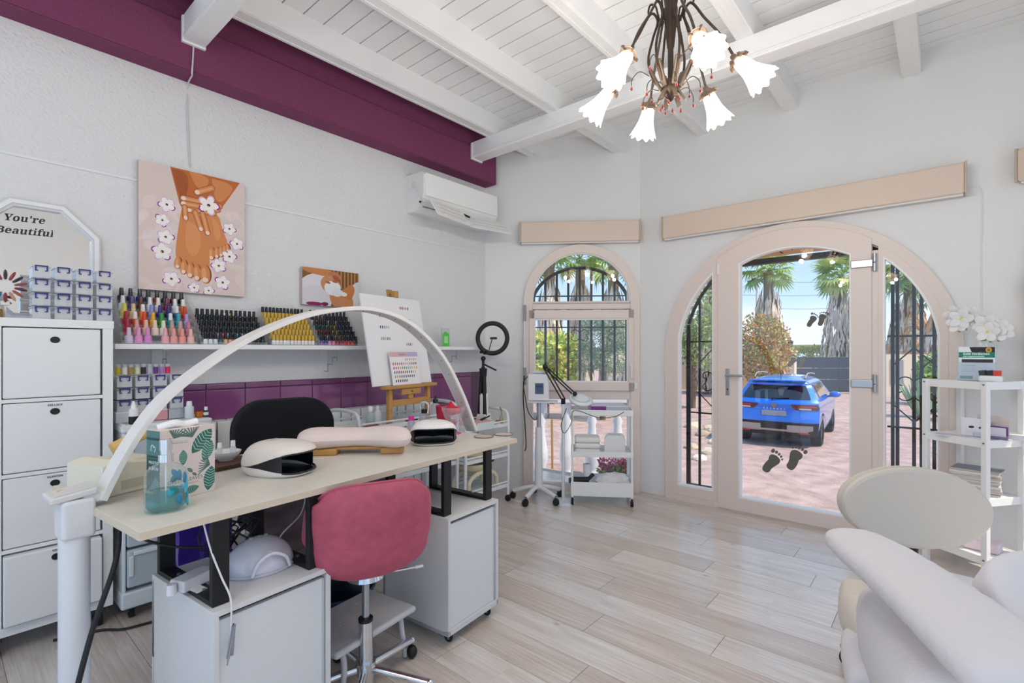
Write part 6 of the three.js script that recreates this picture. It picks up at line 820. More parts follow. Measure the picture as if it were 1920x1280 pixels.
// ---- table easel with a white sample board and the colour chart
{
  const t = thing('table_easel', 'small pine table easel standing on the bottle cart', 'easel', [-2.95, 0.804, -2.24], 0.18), w = mt(0xd9a765, 0.55, 0, { map: tex(256, 64, (u, v) => { const a = 0.9 + 0.2 * fbm(u * 2, v * 16, 6, 3); return [a, a * 0.97, a * 0.9]; }) });
  obj('ledge', B(0.055, 0.022, 0.54, 0.05, 0.262, 0, 0.003), w, t); for (const z of [-0.2, 0.2]) obj('front_leg', B(0.03, 0.26, 0.032, 0.04, 0.13, z, 0.003), w, t);
  obj('cross_rail', B(0.022, 0.045, 0.42, 0.04, 0.15, 0, 0.003), w, t); obj('drawer', B(0.02, 0.045, 0.2, 0.055, 0.226, 0, 0.004), w, t); obj('knob', Sp(0.008, 0.069, 0.226, 0), mt(0x9a6f34, 0.5), t); obj('knuckle', B(0.02, 0.03, 0.05, 0.05, 0.188, 0, 0.003), w, t);
  obj('mast', B(0.02, 0.74, 0.045, 0, 0, 0, 0.003), w, t, [-0.085, 0.6, 0], [0, 0, 0.2]); obj('top_clamp', B(0.04, 0.05, 0.04, -0.1, 0.925, 0, 0.004), w, t); obj('rear_leg', bar(V(-0.08, 0.7, 0), V(-0.15, 0.0, 0), 0.014, 10), w, t);
  const b = thing('sample_board', 'large white board with rows of nail colour samples on the easel', 'board', [-2.95 + 0.04, 0.804 + 0.274, -2.2], 0.18);
  const pr = canv(512, 660, (c, W, H) => { c.fillStyle = '#f1f1f2'; c.fillRect(0, 0, W, H); const cols = [['#b9303f', '#c4404c', '#a02a3a', '#d9a0a6', '#e6c9c9'], ['#b03a44', '#8a3038', '#9a9a9e', '#7a7a80', '#6a6a70'], ['#2a3a8c', '#46507a', '#8a8f9c', '#a9adb6', '#b9bcc2'], ['#9a9a9e', '#8a8a8e', '#a6a6aa', '#7c7c80', '#96969a'], ['#8e8e92', '#9e9ea2', '#86868a', '#76767a', '#a6a6aa'], ['#9a9a9e', '#8a8a8e', '#c03040', '#d9d9da', '#e3e3e4'], ['#b9b9bc', '#a9a9ac', '#b0b0b4', '#c4c4c6', '#c02038']]; const at_ = [[130, 150], [320, 78], [125, 235], [120, 320], [320, 170], [330, 360], [330, 430]]; at_.forEach(([x, y], i) => cols[i].forEach((q, k) => { c.fillStyle = q; c.beginPath(); c.ellipse(x + k * 17, y, 5, 12, 0.1, 0, 7); c.fill(); })); });
  const tilt = grp('board_panel', b, [0, 0, 0], [0, 0, 0.2]); obj('panel', B(0.012, 0.64, 0.6, 0, 0.32, 0, 0.002), mt(0xe9e9ea, 0.5), tilt); obj('sample_print', new THREE.PlaneGeometry(0.595, 0.635).rotateY(HALF).translate(0.0068, 0.32, 0), mt(0xffffff, 0.5, 0, { map: pr }), tilt);
  const ch = thing('colour_chart', 'printed nail colour chart card on the easel ledge', 'colour chart', [-2.95 + 0.068, 0.804 + 0.274, -2.21], 0.18);
  const cp = canv(512, 420, (c, W, H) => { const g = c.createLinearGradient(0, 0, W, 0); g.addColorStop(0, '#e9b3ac'); g.addColorStop(1, '#b9b2dc'); c.fillStyle = '#f4efef'; c.fillRect(0, 0, W, H); c.fillStyle = g; c.fillRect(0, 0, W, 60); c.fillStyle = '#b03060'; c.font = 'bold 26px sans-serif'; c.fillText('GELLACK', 170, 40); const rw = ['c98a8a,d99aa0,c77,caa,b98,e0b0a0', 'c23040,d04050,b02030,c04048,a02838,b88,d0a090,c0a080,a67,856,744,633', '8a1f2a,a63030,c06030,d9a020,60a030,2f8f4f,30a0a0,50b0c0,90c0d0,e0d060,e8c040,d0a030', '404a9a,5a4a8a,7a3a6a,8a2a4a,3a5a3a,c04030,505050,404850,303840,c0b0a0,d0c0b0', '90a060,d0a030,a0602a,203040,204080,2040a0,303030,205040,802030,a03040', '301820,402028,281820,382028,201018,301820']; rw.forEach((r0, j) => r0.split(',').forEach((q, i) => { c.fillStyle = '#' + q; c.save(); c.translate(j === 0 ? 280 + i * 38 : 40 + i * 38 + j * 4, 95 + j * 55); c.rotate(0.3); c.beginPath(); c.ellipse(0, 0, 9, 19, 0, 0, 7); c.fill(); c.restore(); })); });
  const tl2 = grp('card', ch, [0, 0, 0], [0, 0, 0.18]); obj('card_stock', B(0.004, 0.235, 0.29, 0, 0.1175, 0, 0.001), mt(0xe9e2e2, 0.5), tl2); obj('card_print', new THREE.PlaneGeometry(0.286, 0.231).rotateY(HALF).translate(0.0027, 0.1175, 0), mt(0xffffff, 0.45, 0, { map: cp }), tl2);
}
// things on the bottle cart
{
  const bot = (name, label, cat, pos, body, bc, cap, cc, tr) => { const t = thing(name, label, cat, pos); obj('bottle_body', La(body, 20), mt(bc, 0.2, 0, tr ? { transmission: tr, thickness: 0, ior: 1.25 } : { clearcoat: 0.2 }), t); obj('cap', La(cap, 18), mt(cc, 0.35), t); return t; };
  const y = 0.8045;
  const p1 = V(-2.92, y, -1.93); bot('spray_bottle', 'clear bottle holding green liquid on the bottle cart', 'bottle', p1, [[0, 0], [0.03, 0], [0.031, 0.07], [0.02, 0.1], [0.014, 0.105]], 0xdfe9e6, [[0.014, 0.104], [0.016, 0.106], [0.016, 0.14], [0, 0.142]], 0xe9ecee, 0.6); tag(obj('green_soap', La([[0, 0.002], [0.027, 0.002], [0.027, 0.035], [0, 0.035]], 20), mt(0x4ea83a, 0.3)), 'green soap inside the clear bottle on the cart', 'soap').position.copy(p1);
  bot('spray_bottle', 'white lotion bottle next to the pine easel leg', 'bottle', V(-2.98, y, -2.03), [[0, 0], [0.026, 0], [0.027, 0.09], [0.012, 0.105]], 0xeef0f1, [[0.012, 0.104], [0.014, 0.106], [0.012, 0.13], [0, 0.132]], 0xf2f3f4);
  { const t = thing('nail_file', 'magenta nail buffer lying on the cart rim', 'nail file', V(-2.86, y + 0.006, -1.9), 0.25); obj('buffer', B(0.03, 0.016, 0.12, 0, 0.008, 0, 0.004), mt(0xa01f62, 0.6), t); obj('tip', B(0.012, 0.008, 0.04, 0, 0.008, -0.08, 0.003), mt(0xd9c9c4, 0.5), t); }
  { const t = thing('gel_tube', 'small red tube with black cap under the easel', 'tube', V(-2.84, y + 0.005, -2.2), 0.2); obj('tube_body', Cy(0.014, 0.014, 0.07, 0, 0, 0).rotateX(HALF).translate(0, 0.014, 0), mt(0xb22a3a, 0.35), t); obj('cap', Cy(0.0145, 0.0145, 0.035, 0, 0, 0).rotateX(HALF).translate(0, 0.014, -0.052), MAT.black, t); }
  bot('pump_flask', 'clear flask with a black pump behind the desk bottles', 'bottle', V(-2.92, y, -2.5), [[0, 0], [0.035, 0], [0.036, 0.1], [0.015, 0.118]], 0xe6e8ee, [[0.015, 0.117], [0.02, 0.12], [0.02, 0.145], [0.008, 0.15], [0.008, 0.17], [0, 0.171]], 0x16181a, 0.6);
  for (const [z, c, lb] of [[-1.95, 0xe6e9ea, 'white plastic tray on the middle level of the bottle cart'], [-2.35, 0xd9e2e8, 'pale blue plastic tray on the middle level of the bottle cart']]) { const t = thing('plastic_tray', lb, 'tray', V(-2.99, 0.4545, z)); obj('tray_body', [B(0.26, 0.1, 0.3, 0, 0.05, 0, 0.012)], mt(c, 0.4), t); obj('tray_rim', [B(0.28, 0.012, 0.32, 0, 0.1, 0, 0.005)], mt(0xf3f4f5, 0.35), t); }
}
// things on the second cart
{
  const y = 0.6645, X = -3.05;
  { const t = thing('wax_tin', 'round tin with a grey lid and pink print on the second cart', 'tin', V(X - 0.02, y, -2.9)); obj('tin_body', Cy(0.065, 0.065, 0.13, 0, 0.065, 0, 28), mt(0xf1efee, 0.35), t); obj('lid', Cy(0.068, 0.068, 0.02, 0, 0.138, 0, 28), mt(0x8f9194, 0.4, 0.3), t); obj('label_band', Cy(0.0655, 0.0655, 0.05, 0, 0.06, 0, 28), mt(0xe6c3c6, 0.5), t); }
  { const t = thing('paraffin_device', 'white pump dispenser with angular base beside the tripod', 'dispenser', V(X + 0.02, y, -3.14), 0.3); obj('dispenser_base', Ex(shp([[-0.06, 0], [0.06, 0], [0.035, 0.1], [-0.035, 0.1]]), 0.1, 0.004).translate(0, 0.004, -0.05), mt(0xf1eee6, 0.35), t); obj('tower', La([[0.035, 0.1], [0.04, 0.13], [0.04, 0.27], [0.03, 0.285], [0, 0.288]], 20), mt(0xf4f1ea, 0.3), t); }
  { const t = thing('cream_pot', 'small red lidded pot on the cart corner', 'pot', V(X + 0.09, y, -3.25)); obj('pot_body', Cy(0.02, 0.02, 0.03, 0, 0.015, 0), mt(0xf1f1f0, 0.3), t); obj('lid', Cy(0.021, 0.021, 0.014, 0, 0.036, 0), mt(0xc9344a, 0.35), t); }
  { const t = thing('paper_box', 'pale green open box with cotton and tools on the second cart', 'box', V(X + 0.1, y, -3.02)); obj('box_body', [B(0.12, 0.003, 0.2, 0, 0.002, 0), B(0.003, 0.06, 0.2, 0.06, 0.03, 0), B(0.003, 0.06, 0.2, -0.06, 0.03, 0), B(0.12, 0.06, 0.003, 0, 0.03, 0.1), B(0.12, 0.06, 0.003, 0, 0.03, -0.1)], mt(0xe3ece8, 0.6), t); obj('cotton', [Sp(0.05, 0, 0.045, 0.03, 1, 0.6, 1), Sp(0.04, 0.01, 0.05, -0.04, 1, 0.6, 1.2)], mt(0xe2a79a, 0.9), t); obj('tool', [bar(V(0, 0.05, 0.06), V(0.02, 0.1, -0.09), 0.006), bar(V(-0.02, 0.05, 0.07), V(0.0, 0.09, -0.06), 0.005)], MAT.black, t); }
  { const t = thing('flower_vase', 'narrow bottle of dried green sprigs at the cart end', 'vase', V(X + 0.1, y, -3.28)); obj('vase_body', La([[0, 0], [0.018, 0], [0.02, 0.05], [0.012, 0.08], [0.013, 0.09]], 18), mt(0xd9d0a8, 0.2, 0, { transmission: 0.4, thickness: 0 }), t); for (let i = 0; i < 4; i++) obj('sprig', T([[0, 0.05, 0], [0.004 * i, 0.11, 0.003 * i], [0.014 * (i - 1.5), 0.16, 0.01 * i]], 0.002, 10, 5), mt(0x8a9a6a, 0.8), t); }
  for (const [yy, lb] of [[0.405, 'cream plastic foot bath bowl on the middle level of the second cart'], [0.135, 'cream plastic foot bath stand on the lowest level of the second cart']]) { const t = thing('foot_bath', lb, 'foot bath', V(-3.05, yy, -3.05)), m = mt(0xede3c2, 0.4);
    if (yy > 0.3) { const g = La([[0, 0.02], [0.1, 0.02], [0.13, 0.04], [0.165, 0.13], [0.175, 0.14], [0.168, 0.145], [0.155, 0.13], [0.12, 0.05], [0, 0.03]], 36).scale(0.9, 1, 1.3); obj('bowl_body', g, m, t); obj('rim', To(0.172, 0.006, 0, 0, 0, 8, 40).rotateX(HALF).scale(0.9, 1, 1.3).translate(0, 0.142, 0), mt(0xf4ecd2, 0.35), t); obj('folded_towel', B(0.3, 0.02, 0.4, 0, 0.01, 0, 0.008), mt(0xeceef0, 0.9), t); }
    else { obj('arch_leg', T([[0.1, 0.02, 0.17], [0.1, 0.1, 0.16], [0.1, 0.15, 0.08], [0.1, 0.15, -0.08], [0.1, 0.1, -0.16], [0.1, 0.02, -0.17]], 0.018, 40, 8), m, t); obj('arch_leg', T([[-0.08, 0.02, 0.17], [-0.08, 0.1, 0.16], [-0.08, 0.15, 0.08], [-0.08, 0.15, -0.08], [-0.08, 0.1, -0.16], [-0.08, 0.02, -0.17]], 0.018, 40, 8), m, t); obj('cradle', new THREE.SphereGeometry(0.15, 28, 10, 0, 6.2832, HALF, HALF).scale(0.9, 0.6, 1.25).translate(0.01, 0.235, 0), mt(0xe6dab2, 0.45), t); } }
}
// ---- ring light on a small tripod
{
  const bp = V(-3.16, 0.6645, -3.02), tp = at(906, 720, 4.35), t = thing('ring_light', 'black ring light with phone clamp on a tripod in the corner', 'ring light', [tp.x, 0.6645, tp.z]);
  const ly = (py) => EYE + (HZ - py) / FPX * 4.35 - 0.6645;
  const g = grp('ring_head', t, [0.08 * 0.76, ly(634), -0.08 * 0.65], [0, YAW - 0.15, 0]);
  obj('ring', To(0.13, 0.02, 0, 0, 0, 12, 48).scale(1, 1, 0.6), MAT.black, g); obj('diffuser', To(0.132, 0.012, 0, 0, -0.006, 10, 48).scale(1, 1, 0.6), mt(0xe9e9e8, 0.5), g); obj('phone_clamp', [B(0.06, 0.018, 0.02, 0.01, 0.0, 0.0, 0.004), bar(V(0.0, 0, 0), V(-0.03, -0.1, 0), 0.004), B(0.1, 0.022, 0.03, -0.03, -0.13, 0, 0.006)], MAT.black, g);
  obj('tilt_head', [Cy(0.012, 0.012, 0.1, 0, ly(685), 0), Sp(0.022, 0, ly(672), 0), Sp(0.018, 0, ly(690), 0.0), B(0.05, 0.02, 0.04, 0, ly(660), 0, 0.004)], MAT.black, t);
  obj('pan_handle', bar(V(0, ly(682), 0), V(0.1, ly(694), -0.06), 0.008), MAT.black, t);
  const y0 = ly(700); for (let i = 0; i < 3; i++) { const a = i * 2.094 + 0.4; obj('leg', bar(V(Math.cos(a) * 0.014, y0, Math.sin(a) * 0.014), V(Math.cos(a) * 0.04, 0.0, Math.sin(a) * 0.04), 0.017), MAT.black, t); }
  obj('leg_collar', Cy(0.034, 0.03, 0.07, 0, y0 + 0.01, 0), MAT.rubber, t);
}
// ================================================================ BY THE WINDOW
{ // facial steamer on a five star base
  const base = onY(1008, 936), t = thing('facial_steamer', 'white facial steamer with a small screen on a wheeled star base', 'steamer', base, YAW - 0.1), m = mt(0xe9e9ea, 0.35);
  const T0 = base.clone().sub(V(0, 0, 0)); const depth = -base.x * SY_ - base.z * CY_, hy = (py) => EYE + (HZ - py) / FPX * depth, hx = (px) => (px - 1008) / FPX * depth;
  for (let i = 0; i < 5; i++) { const a = 0.75 + i * 1.2566, c = Math.cos(a), s = Math.sin(a), l = obj('leg', T([[0, 0.12, 0], [c * 0.1, 0.1, s * 0.1], [c * 0.22, 0.065, s * 0.22]], 0.02, 12, 8), m, t); obj('caster', [Cy(0.028, 0.028, 0.018, 0, 0, 0, 18).rotateX(HALF).translate(c * 0.225, 0.028, s * 0.225 + 0.013), Cy(0.028, 0.028, 0.018, 0, 0, 0, 18).rotateX(HALF).translate(c * 0.225, 0.028, s * 0.225 - 0.013)], MAT.black, l); }
  obj('column', Cy(0.03, 0.038, hy(800) - 0.1, 0.01, (hy(800) + 0.1) / 2, 0, 24), m, t); obj('inner_tube', Cy(0.02, 0.02, hy(750) - hy(805), 0.012, (hy(750) + hy(805)) / 2, 0, 20), mt(0xb9bcc0, 0.3, 0.7), t);
  const hb = obj('head', B(0.185, hy(700) - hy(750), 0.16, hx(1010), (hy(700) + hy(750)) / 2, 0, 0.012), m, t); obj('screen', B(0.075, 0.095, 0.004, hx(1012), hy(727), 0.081, 0.003), mt(0x4a5a78, 0.25), hb); obj('screen_display', B(0.055, 0.018, 0.002, hx(1012), hy(723), 0.0838), mt(0x1a3a66, 0.2), hb); obj('lid', B(0.12, 0.02, 0.1, hx(1012), hy(697), 0, 0.008), mt(0xdadbdd, 0.4), hb); obj('tray', B(0.26, 0.012, 0.16, hx(1018), hy(752), 0, 0.004), m, t);
  obj('water_tube', Cy(0.012, 0.012, 0.07, hx(1026), hy(768), 0.04, 16), MAT.clear, t);
  tag(obj('cable', T([[hx(990), hy(705), 0], [hx(982), hy(715), 0], [hx(985), hy(745), 0], [hx(992), hy(775), 0], [hx(1004), hy(787), 0], [hx(1010), hy(765), 0]].map(([x, y, z]) => V(base.x + x * CY_, y, base.z - x * SY_)), 0.004, 50, 6), MAT.black), 'black power cable looping off the steamer head', 'cable');
  tag(obj('cable', T([[983, 704], [981, 740], [984, 790], [986, 840], [984, 845]].map(([x, y]) => at(x, y, 4.45)), 0.005, 40, 6), MAT.black), 'black plug lead hanging down beside the window frame', 'cable');
}
{ // magnifier lamp
  const P = (px, py, t = 4.35) => at(px, py, t), t = thing('magnifier_lamp', 'white magnifier lamp on a black sprung arm leaning over the trolley', 'lamp');
  const seg = (a, b) => { const d = V().subVectors(b, a).normalize(), n = V(CY_, 0, -SY_).multiplyScalar(0.016); return [bar(a.clone().add(n), b.clone().add(n), 0.006), bar(a.clone().sub(n), b.clone().sub(n), 0.006)]; };
  obj('lower_arm', seg(P(1056, 748), P(1022, 688)), MAT.black, t); obj('upper_arm', seg(P(1022, 688), P(1076, 738)), MAT.black, t); obj('elbow', Sp(0.022, ...P(1022, 687).toArray()), MAT.black, t); obj('joint', [Sp(0.02, ...P(1078, 738).toArray()), B(0.03, 0.05, 0.03, ...P(1056, 752).toArray(), 0.005)], MAT.black, t);
  const h = P(1089, 750), hd = obj('head', [La([[0, -0.02], [0.06, -0.022], [0.1, -0.01], [0.105, 0.008], [0.09, 0.02], [0.07, 0.024], [0, 0.024]], 32)], mt(0xf0f0f0, 0.3), t, h, [0.25, 0, -0.35]); obj('lens_ring', To(0.075, 0.008, 0, 0, 0, 8, 36).rotateX(HALF).translate(0, 0.022, 0), mt(0xcfd2d4, 0.3), hd);
  obj('post', [bar(P(1056, 755), P(1056, 758).setY(0.0), 0.014, 14)], mt(0xe9eaec, 0.35), t); obj('post_foot', Cy(0.09, 0.1, 0.02, ...P(1056, 758).setY(0.01).toArray(), 28), mt(0xdfe0e2, 0.4), t);
}
// ---- white metal trolley with three levels
{
  const p0 = onY(1072, 946), p1 = onY(1186, 950), mid = p0.clone().add(p1).multiplyScalar(0.5), rot = Math.atan2(-(p1.z - p0.z), p1.x - p0.x), L = p0.distanceTo(p1) - 0.01, D = 0.3, m = mt(0xf2f2f0, 0.4);
  const t = thing('metal_trolley', 'white three level metal trolley on black casters by the window', 'trolley', mid, rot), top = 0.815;
  for (const x of [-1, 1]) for (const z of [0, -D]) { obj('post', B(0.018, top - 0.06, 0.018, x * L / 2, top / 2 + 0.03, z, 0.003), m, t); const c = obj('caster', Cy(0.024, 0.024, 0.022, 0, 0, 0, 18).rotateZ(HALF).translate(x * L / 2, 0.024, z), MAT.rubber, t); obj('caster_fork', B(0.016, 0.03, 0.02, x * L / 2, 0.055, z, 0.004), MAT.black, c); }
  [[top, 0.05], [0.46, 0.045]].forEach(([y, h]) => obj('tray', [B(L, 0.006, D, 0, y - h, -D / 2), B(L + 0.02, h, 0.006, 0, y - h / 2, 0.01, 0.002), B(L + 0.02, h, 0.006, 0, y - h / 2, -D - 0.01, 0.002), B(0.006, h, D, L / 2 + 0.01, y - h / 2, -D / 2, 0.002), B(0.006, h, D, -L / 2 - 0.01, y - h / 2, -D / 2, 0.002)], m, t));
  obj('bin', [B(L, 0.006, D, 0, 0.085, -D / 2), B(L + 0.02, 0.12, 0.006, 0, 0.14, 0.01, 0.002), B(L + 0.02, 0.12, 0.006, 0, 0.14, -D - 0.01, 0.002), B(0.006, 0.12, D, L / 2 + 0.01, 0.14, -D / 2, 0.002), B(0.006, 0.12, D, -L / 2 - 0.01, 0.14, -D / 2, 0.002)], m, t);
  const W = (x, y, z) => V(x, y, z).applyAxisAngle(V(0, 1, 0), rot).add(mid);
  const th = (n, lb, c, x, y, z, r = 0) => thing(n, lb, c, W(x, y, z), rot + r);
  { const b = th('magazine_pile', 'thick stack of brochures with a purple cover on the trolley top', 'brochures', 0.05, top - 0.046, -0.12, 0.1); for (let i = 0; i < 7; i++) obj('brochure', B(0.3, 0.011, 0.21, 0.002 * (i % 3), 0.0057 + i * 0.0115, 0.002 * (i % 2), 0.001), mt([0xd6d4e0, 0xc4c2d6, 0xe4e2e8, 0xb6b3cc][i % 4], 0.5), b); obj('cover', B(0.302, 0.003, 0.212, 0, 0.083, 0), mt(0xd9d4e3, 0.4), b); obj('purple_cover', B(0.13, 0.06, 0.004, -0.09, 0.046, 0.109), mt(0x7a2a86, 0.45), b); }
  { const b = th('towel_pile', 'folded white towel on the middle level of the trolley', 'towel', -0.12, 0.42, -0.14); for (let i = 0; i < 3; i++) obj('fold', B(0.22, 0.05, 0.2, 0, 0.026 + i * 0.05, 0, 0.022), mt(0xf1eeea, 0.95), b); }
  { const b = th('glove_box', 'white carton with cut corners on the middle level of the trolley', 'box', 0.12, 0.42, -0.14, -0.1); obj('carton', Ex(shp([[-0.085, 0], [0.085, 0], [0.085, 0.13], [0.06, 0.16], [-0.06, 0.16], [-0.085, 0.13]]), 0.14, 0.003).translate(0, 0.003, -0.07), mt(0xf1f0ee, 0.5), b); obj('flap', B(0.1, 0.004, 0.08, 0, 0.165, 0), mt(0xdedcd8, 0.6), b); }
  { const b = th('paper_roll', 'white paper roll standing in the trolley bin', 'paper roll', -0.12, 0.089, -0.12); obj('roll', Cy(0.035, 0.035, 0.24, 0, 0.12, 0, 24), mt(0xeef0f4, 0.85), b); obj('core', Cy(0.012, 0.012, 0.242, 0, 0.121, 0, 16), mt(0xb9a98f, 0.8), b); }
  { const b = th('hair_dryer', 'black hand dryer lying in the trolley bin', 'hand dryer', -0.2, 0.17, -0.05, 0.2); obj('barrel', Cy(0.03, 0.026, 0.14, 0, 0, 0, 20).rotateZ(HALF).translate(0.02, 0.03, 0), MAT.black, b); obj('handle', bar(V(0.07, 0.02, 0), V(0.14, 0.07, -0.03), 0.016), MAT.black, b); obj('nozzle', Cy(0.022, 0.03, 0.04, 0, 0, 0).rotateZ(HALF).translate(-0.06, 0.03, 0), mt(0x2c3038, 0.4), b); obj('support', B(0.1, 0.08, 0.06, 0.02, -0.04, 0), mt(0xb9bfc6, 0.6), b); }
  { const b = th('cloth_bundle', 'crumpled white cloth in the trolley bin', 'cloth', 0.1, 0.089, -0.15); const g = new THREE.IcosahedronGeometry(0.1, 4), p = g.attributes.position; for (let i = 0; i < p.count; i++) { const k = 1 + 0.3 * noise.noise(p.getX(i) * 22, p.getY(i) * 22, p.getZ(i) * 22); p.setXYZ(i, p.getX(i) * k * 1.5, p.getY(i) * k * 0.8 + 0.08, p.getZ(i) * k); } g.computeVertexNormals(); obj('cloth_body', g, mt(0xeeeae8, 0.95), b); }
  tag(obj('cable', T([[1062, 765], [1052, 800], [1058, 812], [1072, 790], [1075, 770], [1125, 783], [1155, 780], [1170, 772]].map(([x, y]) => at(x, y, 4.16)), 0.003, 60, 6), MAT.black), 'thin dark lead drooping across the front of the trolley', 'cable');
}
// ================================================================ SHELF UNIT BY THE DOOR
const sh0 = V(0.178, 0, -3.887), shR = Math.atan2(-0.193, 0.254) ; // left side runs towards the door wall
{
  const u = V(-0.254, 0, -0.193).normalize(), w = V(0.6, 0, -0.79).normalize(), A = 0.33, Bd = 0.27, m = mt(0xf4f4f2, 0.4), H = 1.143;
  const t = thing('shelf_unit', 'white slim post shelf unit beside the arched door', 'shelf unit', sh0, Math.atan2(-u.z, u.x)); // local x along u, local z along -w or w
  const zs = V(0, 0, 1).applyAxisAngle(V(0, 1, 0), t.rotation.y).dot(w) > 0 ? 1 : -1;
  for (const x of [0, A]) for (const z of [0, zs * Bd]) { obj('post', B(0.03, H, 0.03, x, H / 2, z, 0.003), m, t); }
  for (const y of [1.13, 0.8, 0.47, 0.14]) { const s = obj('shelf', [B(A, 0.012, Bd, A / 2, y, zs * Bd / 2, 0.002)], m, t); obj('rim', [B(A, 0.045, 0.01, A / 2, y - 0.012, 0, 0.002), B(A, 0.045, 0.01, A / 2, y - 0.012, zs * Bd, 0.002), B(0.01, 0.045, Bd, 0, y - 0.012, zs * Bd / 2, 0.002), B(0.01, 0.045, Bd, A, y - 0.012, zs * Bd / 2, 0.002)], m, s); for (const x of [0.0, A]) obj('screw', Cy(0.005, 0.005, 0.004, 0, 0, 0, 10).rotateX(HALF).translate(x, y - 0.006, -zs * 0.0165), mt(0x8c8f92, 0.4, 0.6), t); }
  const W = (a, y, b) => sh0.clone().addScaledVector(u, a).addScaledVector(w, b).setY(y), face = YAW - 0.95; // things face the room
  const th = (n, lb, c, a, y, b, r = 0) => thing(n, lb, c, W(a, y, b), face + r);
  { // leaflet holder
    const f = th('leaflet_holder', 'clear leaflet holder with a green and white leaflet on the shelf top', 'leaflet holder', 0.13, 1.137, 0.12, 0.1);
    const pr = canv(300, 320, (c) => { c.fillStyle = '#eef3f2'; c.fillRect(0, 0, 300, 320); c.fillStyle = '#17191b'; c.beginPath(); c.moveTo(90, 0); c.lineTo(300, 0); c.lineTo(300, 50); c.lineTo(110, 50); c.fill(); c.fillStyle = '#d3a12e'; c.beginPath(); c.arc(250, 28, 26, 0, 7); c.fill(); c.fillStyle = '#8a6518'; c.beginPath(); c.arc(250, 28, 12, 0, 7); c.fill(); c.fillStyle = '#0f7f68'; c.fillRect(0, 50, 300, 52); c.fillStyle = '#fff'; c.font = 'bold 30px sans-serif'; c.fillText('Geld Verdienen', 36, 76); c.font = 'bold 17px sans-serif'; c.fillText('met Cryptocurrencies', 36, 96); c.fillStyle = '#2a2d30'; c.fillRect(25, 118, 260, 34); c.fillStyle = '#57b3a0'; c.fillRect(25, 178, 120, 4); c.fillStyle = '#9fc9be'; for (let i = 0; i < 4; i++) c.fillRect(25, 196 + i * 14, 110, 3); c.fillStyle = '#1d8f86'; c.fillRect(8, 280, 110, 30); c.fillRect(255, 286, 40, 26); });
    obj('leaflet', B(0.16, 0.2, 0.012, 0, 0.104, 0, 0.002), mt(0xe9efee, 0.5), f); obj('leaflet_print', new THREE.PlaneGeometry(0.158, 0.196).translate(0, 0.104, 0.0068), mt(0xffffff, 0.5, 0, { map: pr }), f); obj('holder', [B(0.175, 0.11, 0.003, 0, 0.057, 0.018, 0.001), B(0.175, 0.004, 0.05, 0, 0.002, 0, 0.001), B(0.175, 0.18, 0.003, 0, 0.09, -0.01, 0.001)], MAT.clear, f);
  }
  { const f = th('card_bowl', 'small white bowl with business cards in front of the leaflet', 'bowl', 0.03, 1.137, 0.08); obj('bowl_body', [B(0.1, 0.035, 0.05, 0, 0.02, 0, 0.012)], mt(0xf2f2f1, 0.4), f); for (const [x, c, r] of [[-0.025, 0x2f3a36, 0.4], [0.0, 0x1d2024, 0.3], [0.026, 0xd9442e, -0.1]]) obj('card', B(0.035, 0.035, 0.006, 0, 0.05, 0.0, 0.001), mt(c, 0.4), f, [x, 0, 0], [0, 0, r * 0.4]); }
  { // orchid
    const f = th('orchid', 'white artificial orchid in a pale vase on the shelf top', 'orchid', 0.16, 1.137, 0.2), wm = mt(0xf8f7f6, 0.6, 0, { transmission: 0.15, thickness: 0 });
    obj('vase', La([[0, 0], [0.035, 0], [0.045, 0.1], [0.03, 0.22], [0.026, 0.24], [0.022, 0.235]], 24), mt(0xe6e6e4, 0.2, 0, { clearcoat: 0.5 }), f);
    obj('stem', T([[0, 0.15, 0], [0.0, 0.26, 0], [-0.03, 0.34, 0.01], [-0.09, 0.38, 0.02]], 0.004, 24, 6), mt(0x7f9a3a, 0.6), f); obj('stem', T([[0, 0.15, 0], [0.01, 0.26, 0], [0.05, 0.31, 0.02], [0.1, 0.28, 0.03]], 0.004, 24, 6), mt(0x7f9a3a, 0.6), f); obj('leaf', La([[0, 0], [0.012, 0.02], [0.014, 0.07], [0, 0.13]], 8).scale(1, 1, 0.3).translate(0.012, 0.2, 0.01), mt(0x6f9a3a, 0.5), f);
    const pet = Sp(1, 0, 0.62, 0, 0.52, 0.68, 0.12, 10, 8), lip = mt(0xe0d65a, 0.5);
    for (const [x, y, z, s, r] of [[-0.115, 0.4, 0.03, 0.042, 0.2], [-0.08, 0.375, 0.05, 0.045, 1.0], [-0.05, 0.4, 0.03, 0.04, 0.5], [-0.1, 0.345, 0.05, 0.04, 0.1], [0.03, 0.335, 0.05, 0.045, 0.7], [0.07, 0.32, 0.04, 0.045, 0.2], [0.04, 0.29, 0.06, 0.042, 1.1], [0.105, 0.29, 0.04, 0.038, 0.4], [0.0, 0.36, 0.03, 0.036, 0.9]]) { const b = obj('blossom', Array.from({ length: 5 }, (_, k) => pet.clone().rotateX(0.35).rotateZ(k * 1.2566 + r)), wm, f, [x, y, z]); b.scale.setScalar(s * 1.15); obj('lip', Sp(0.2, 0, 0, 0.16, 1, 1, 1, 8, 6), lip, b); }
    for (const [x, y] of [[-0.09, 0.3], [-0.06, 0.31], [0.05, 0.235], [0.085, 0.24]]) obj('bud', Sp(0.008, x, y, 0.05, 1, 1, 1, 8, 6), mt(0x9ab04a, 0.6), f);
  }
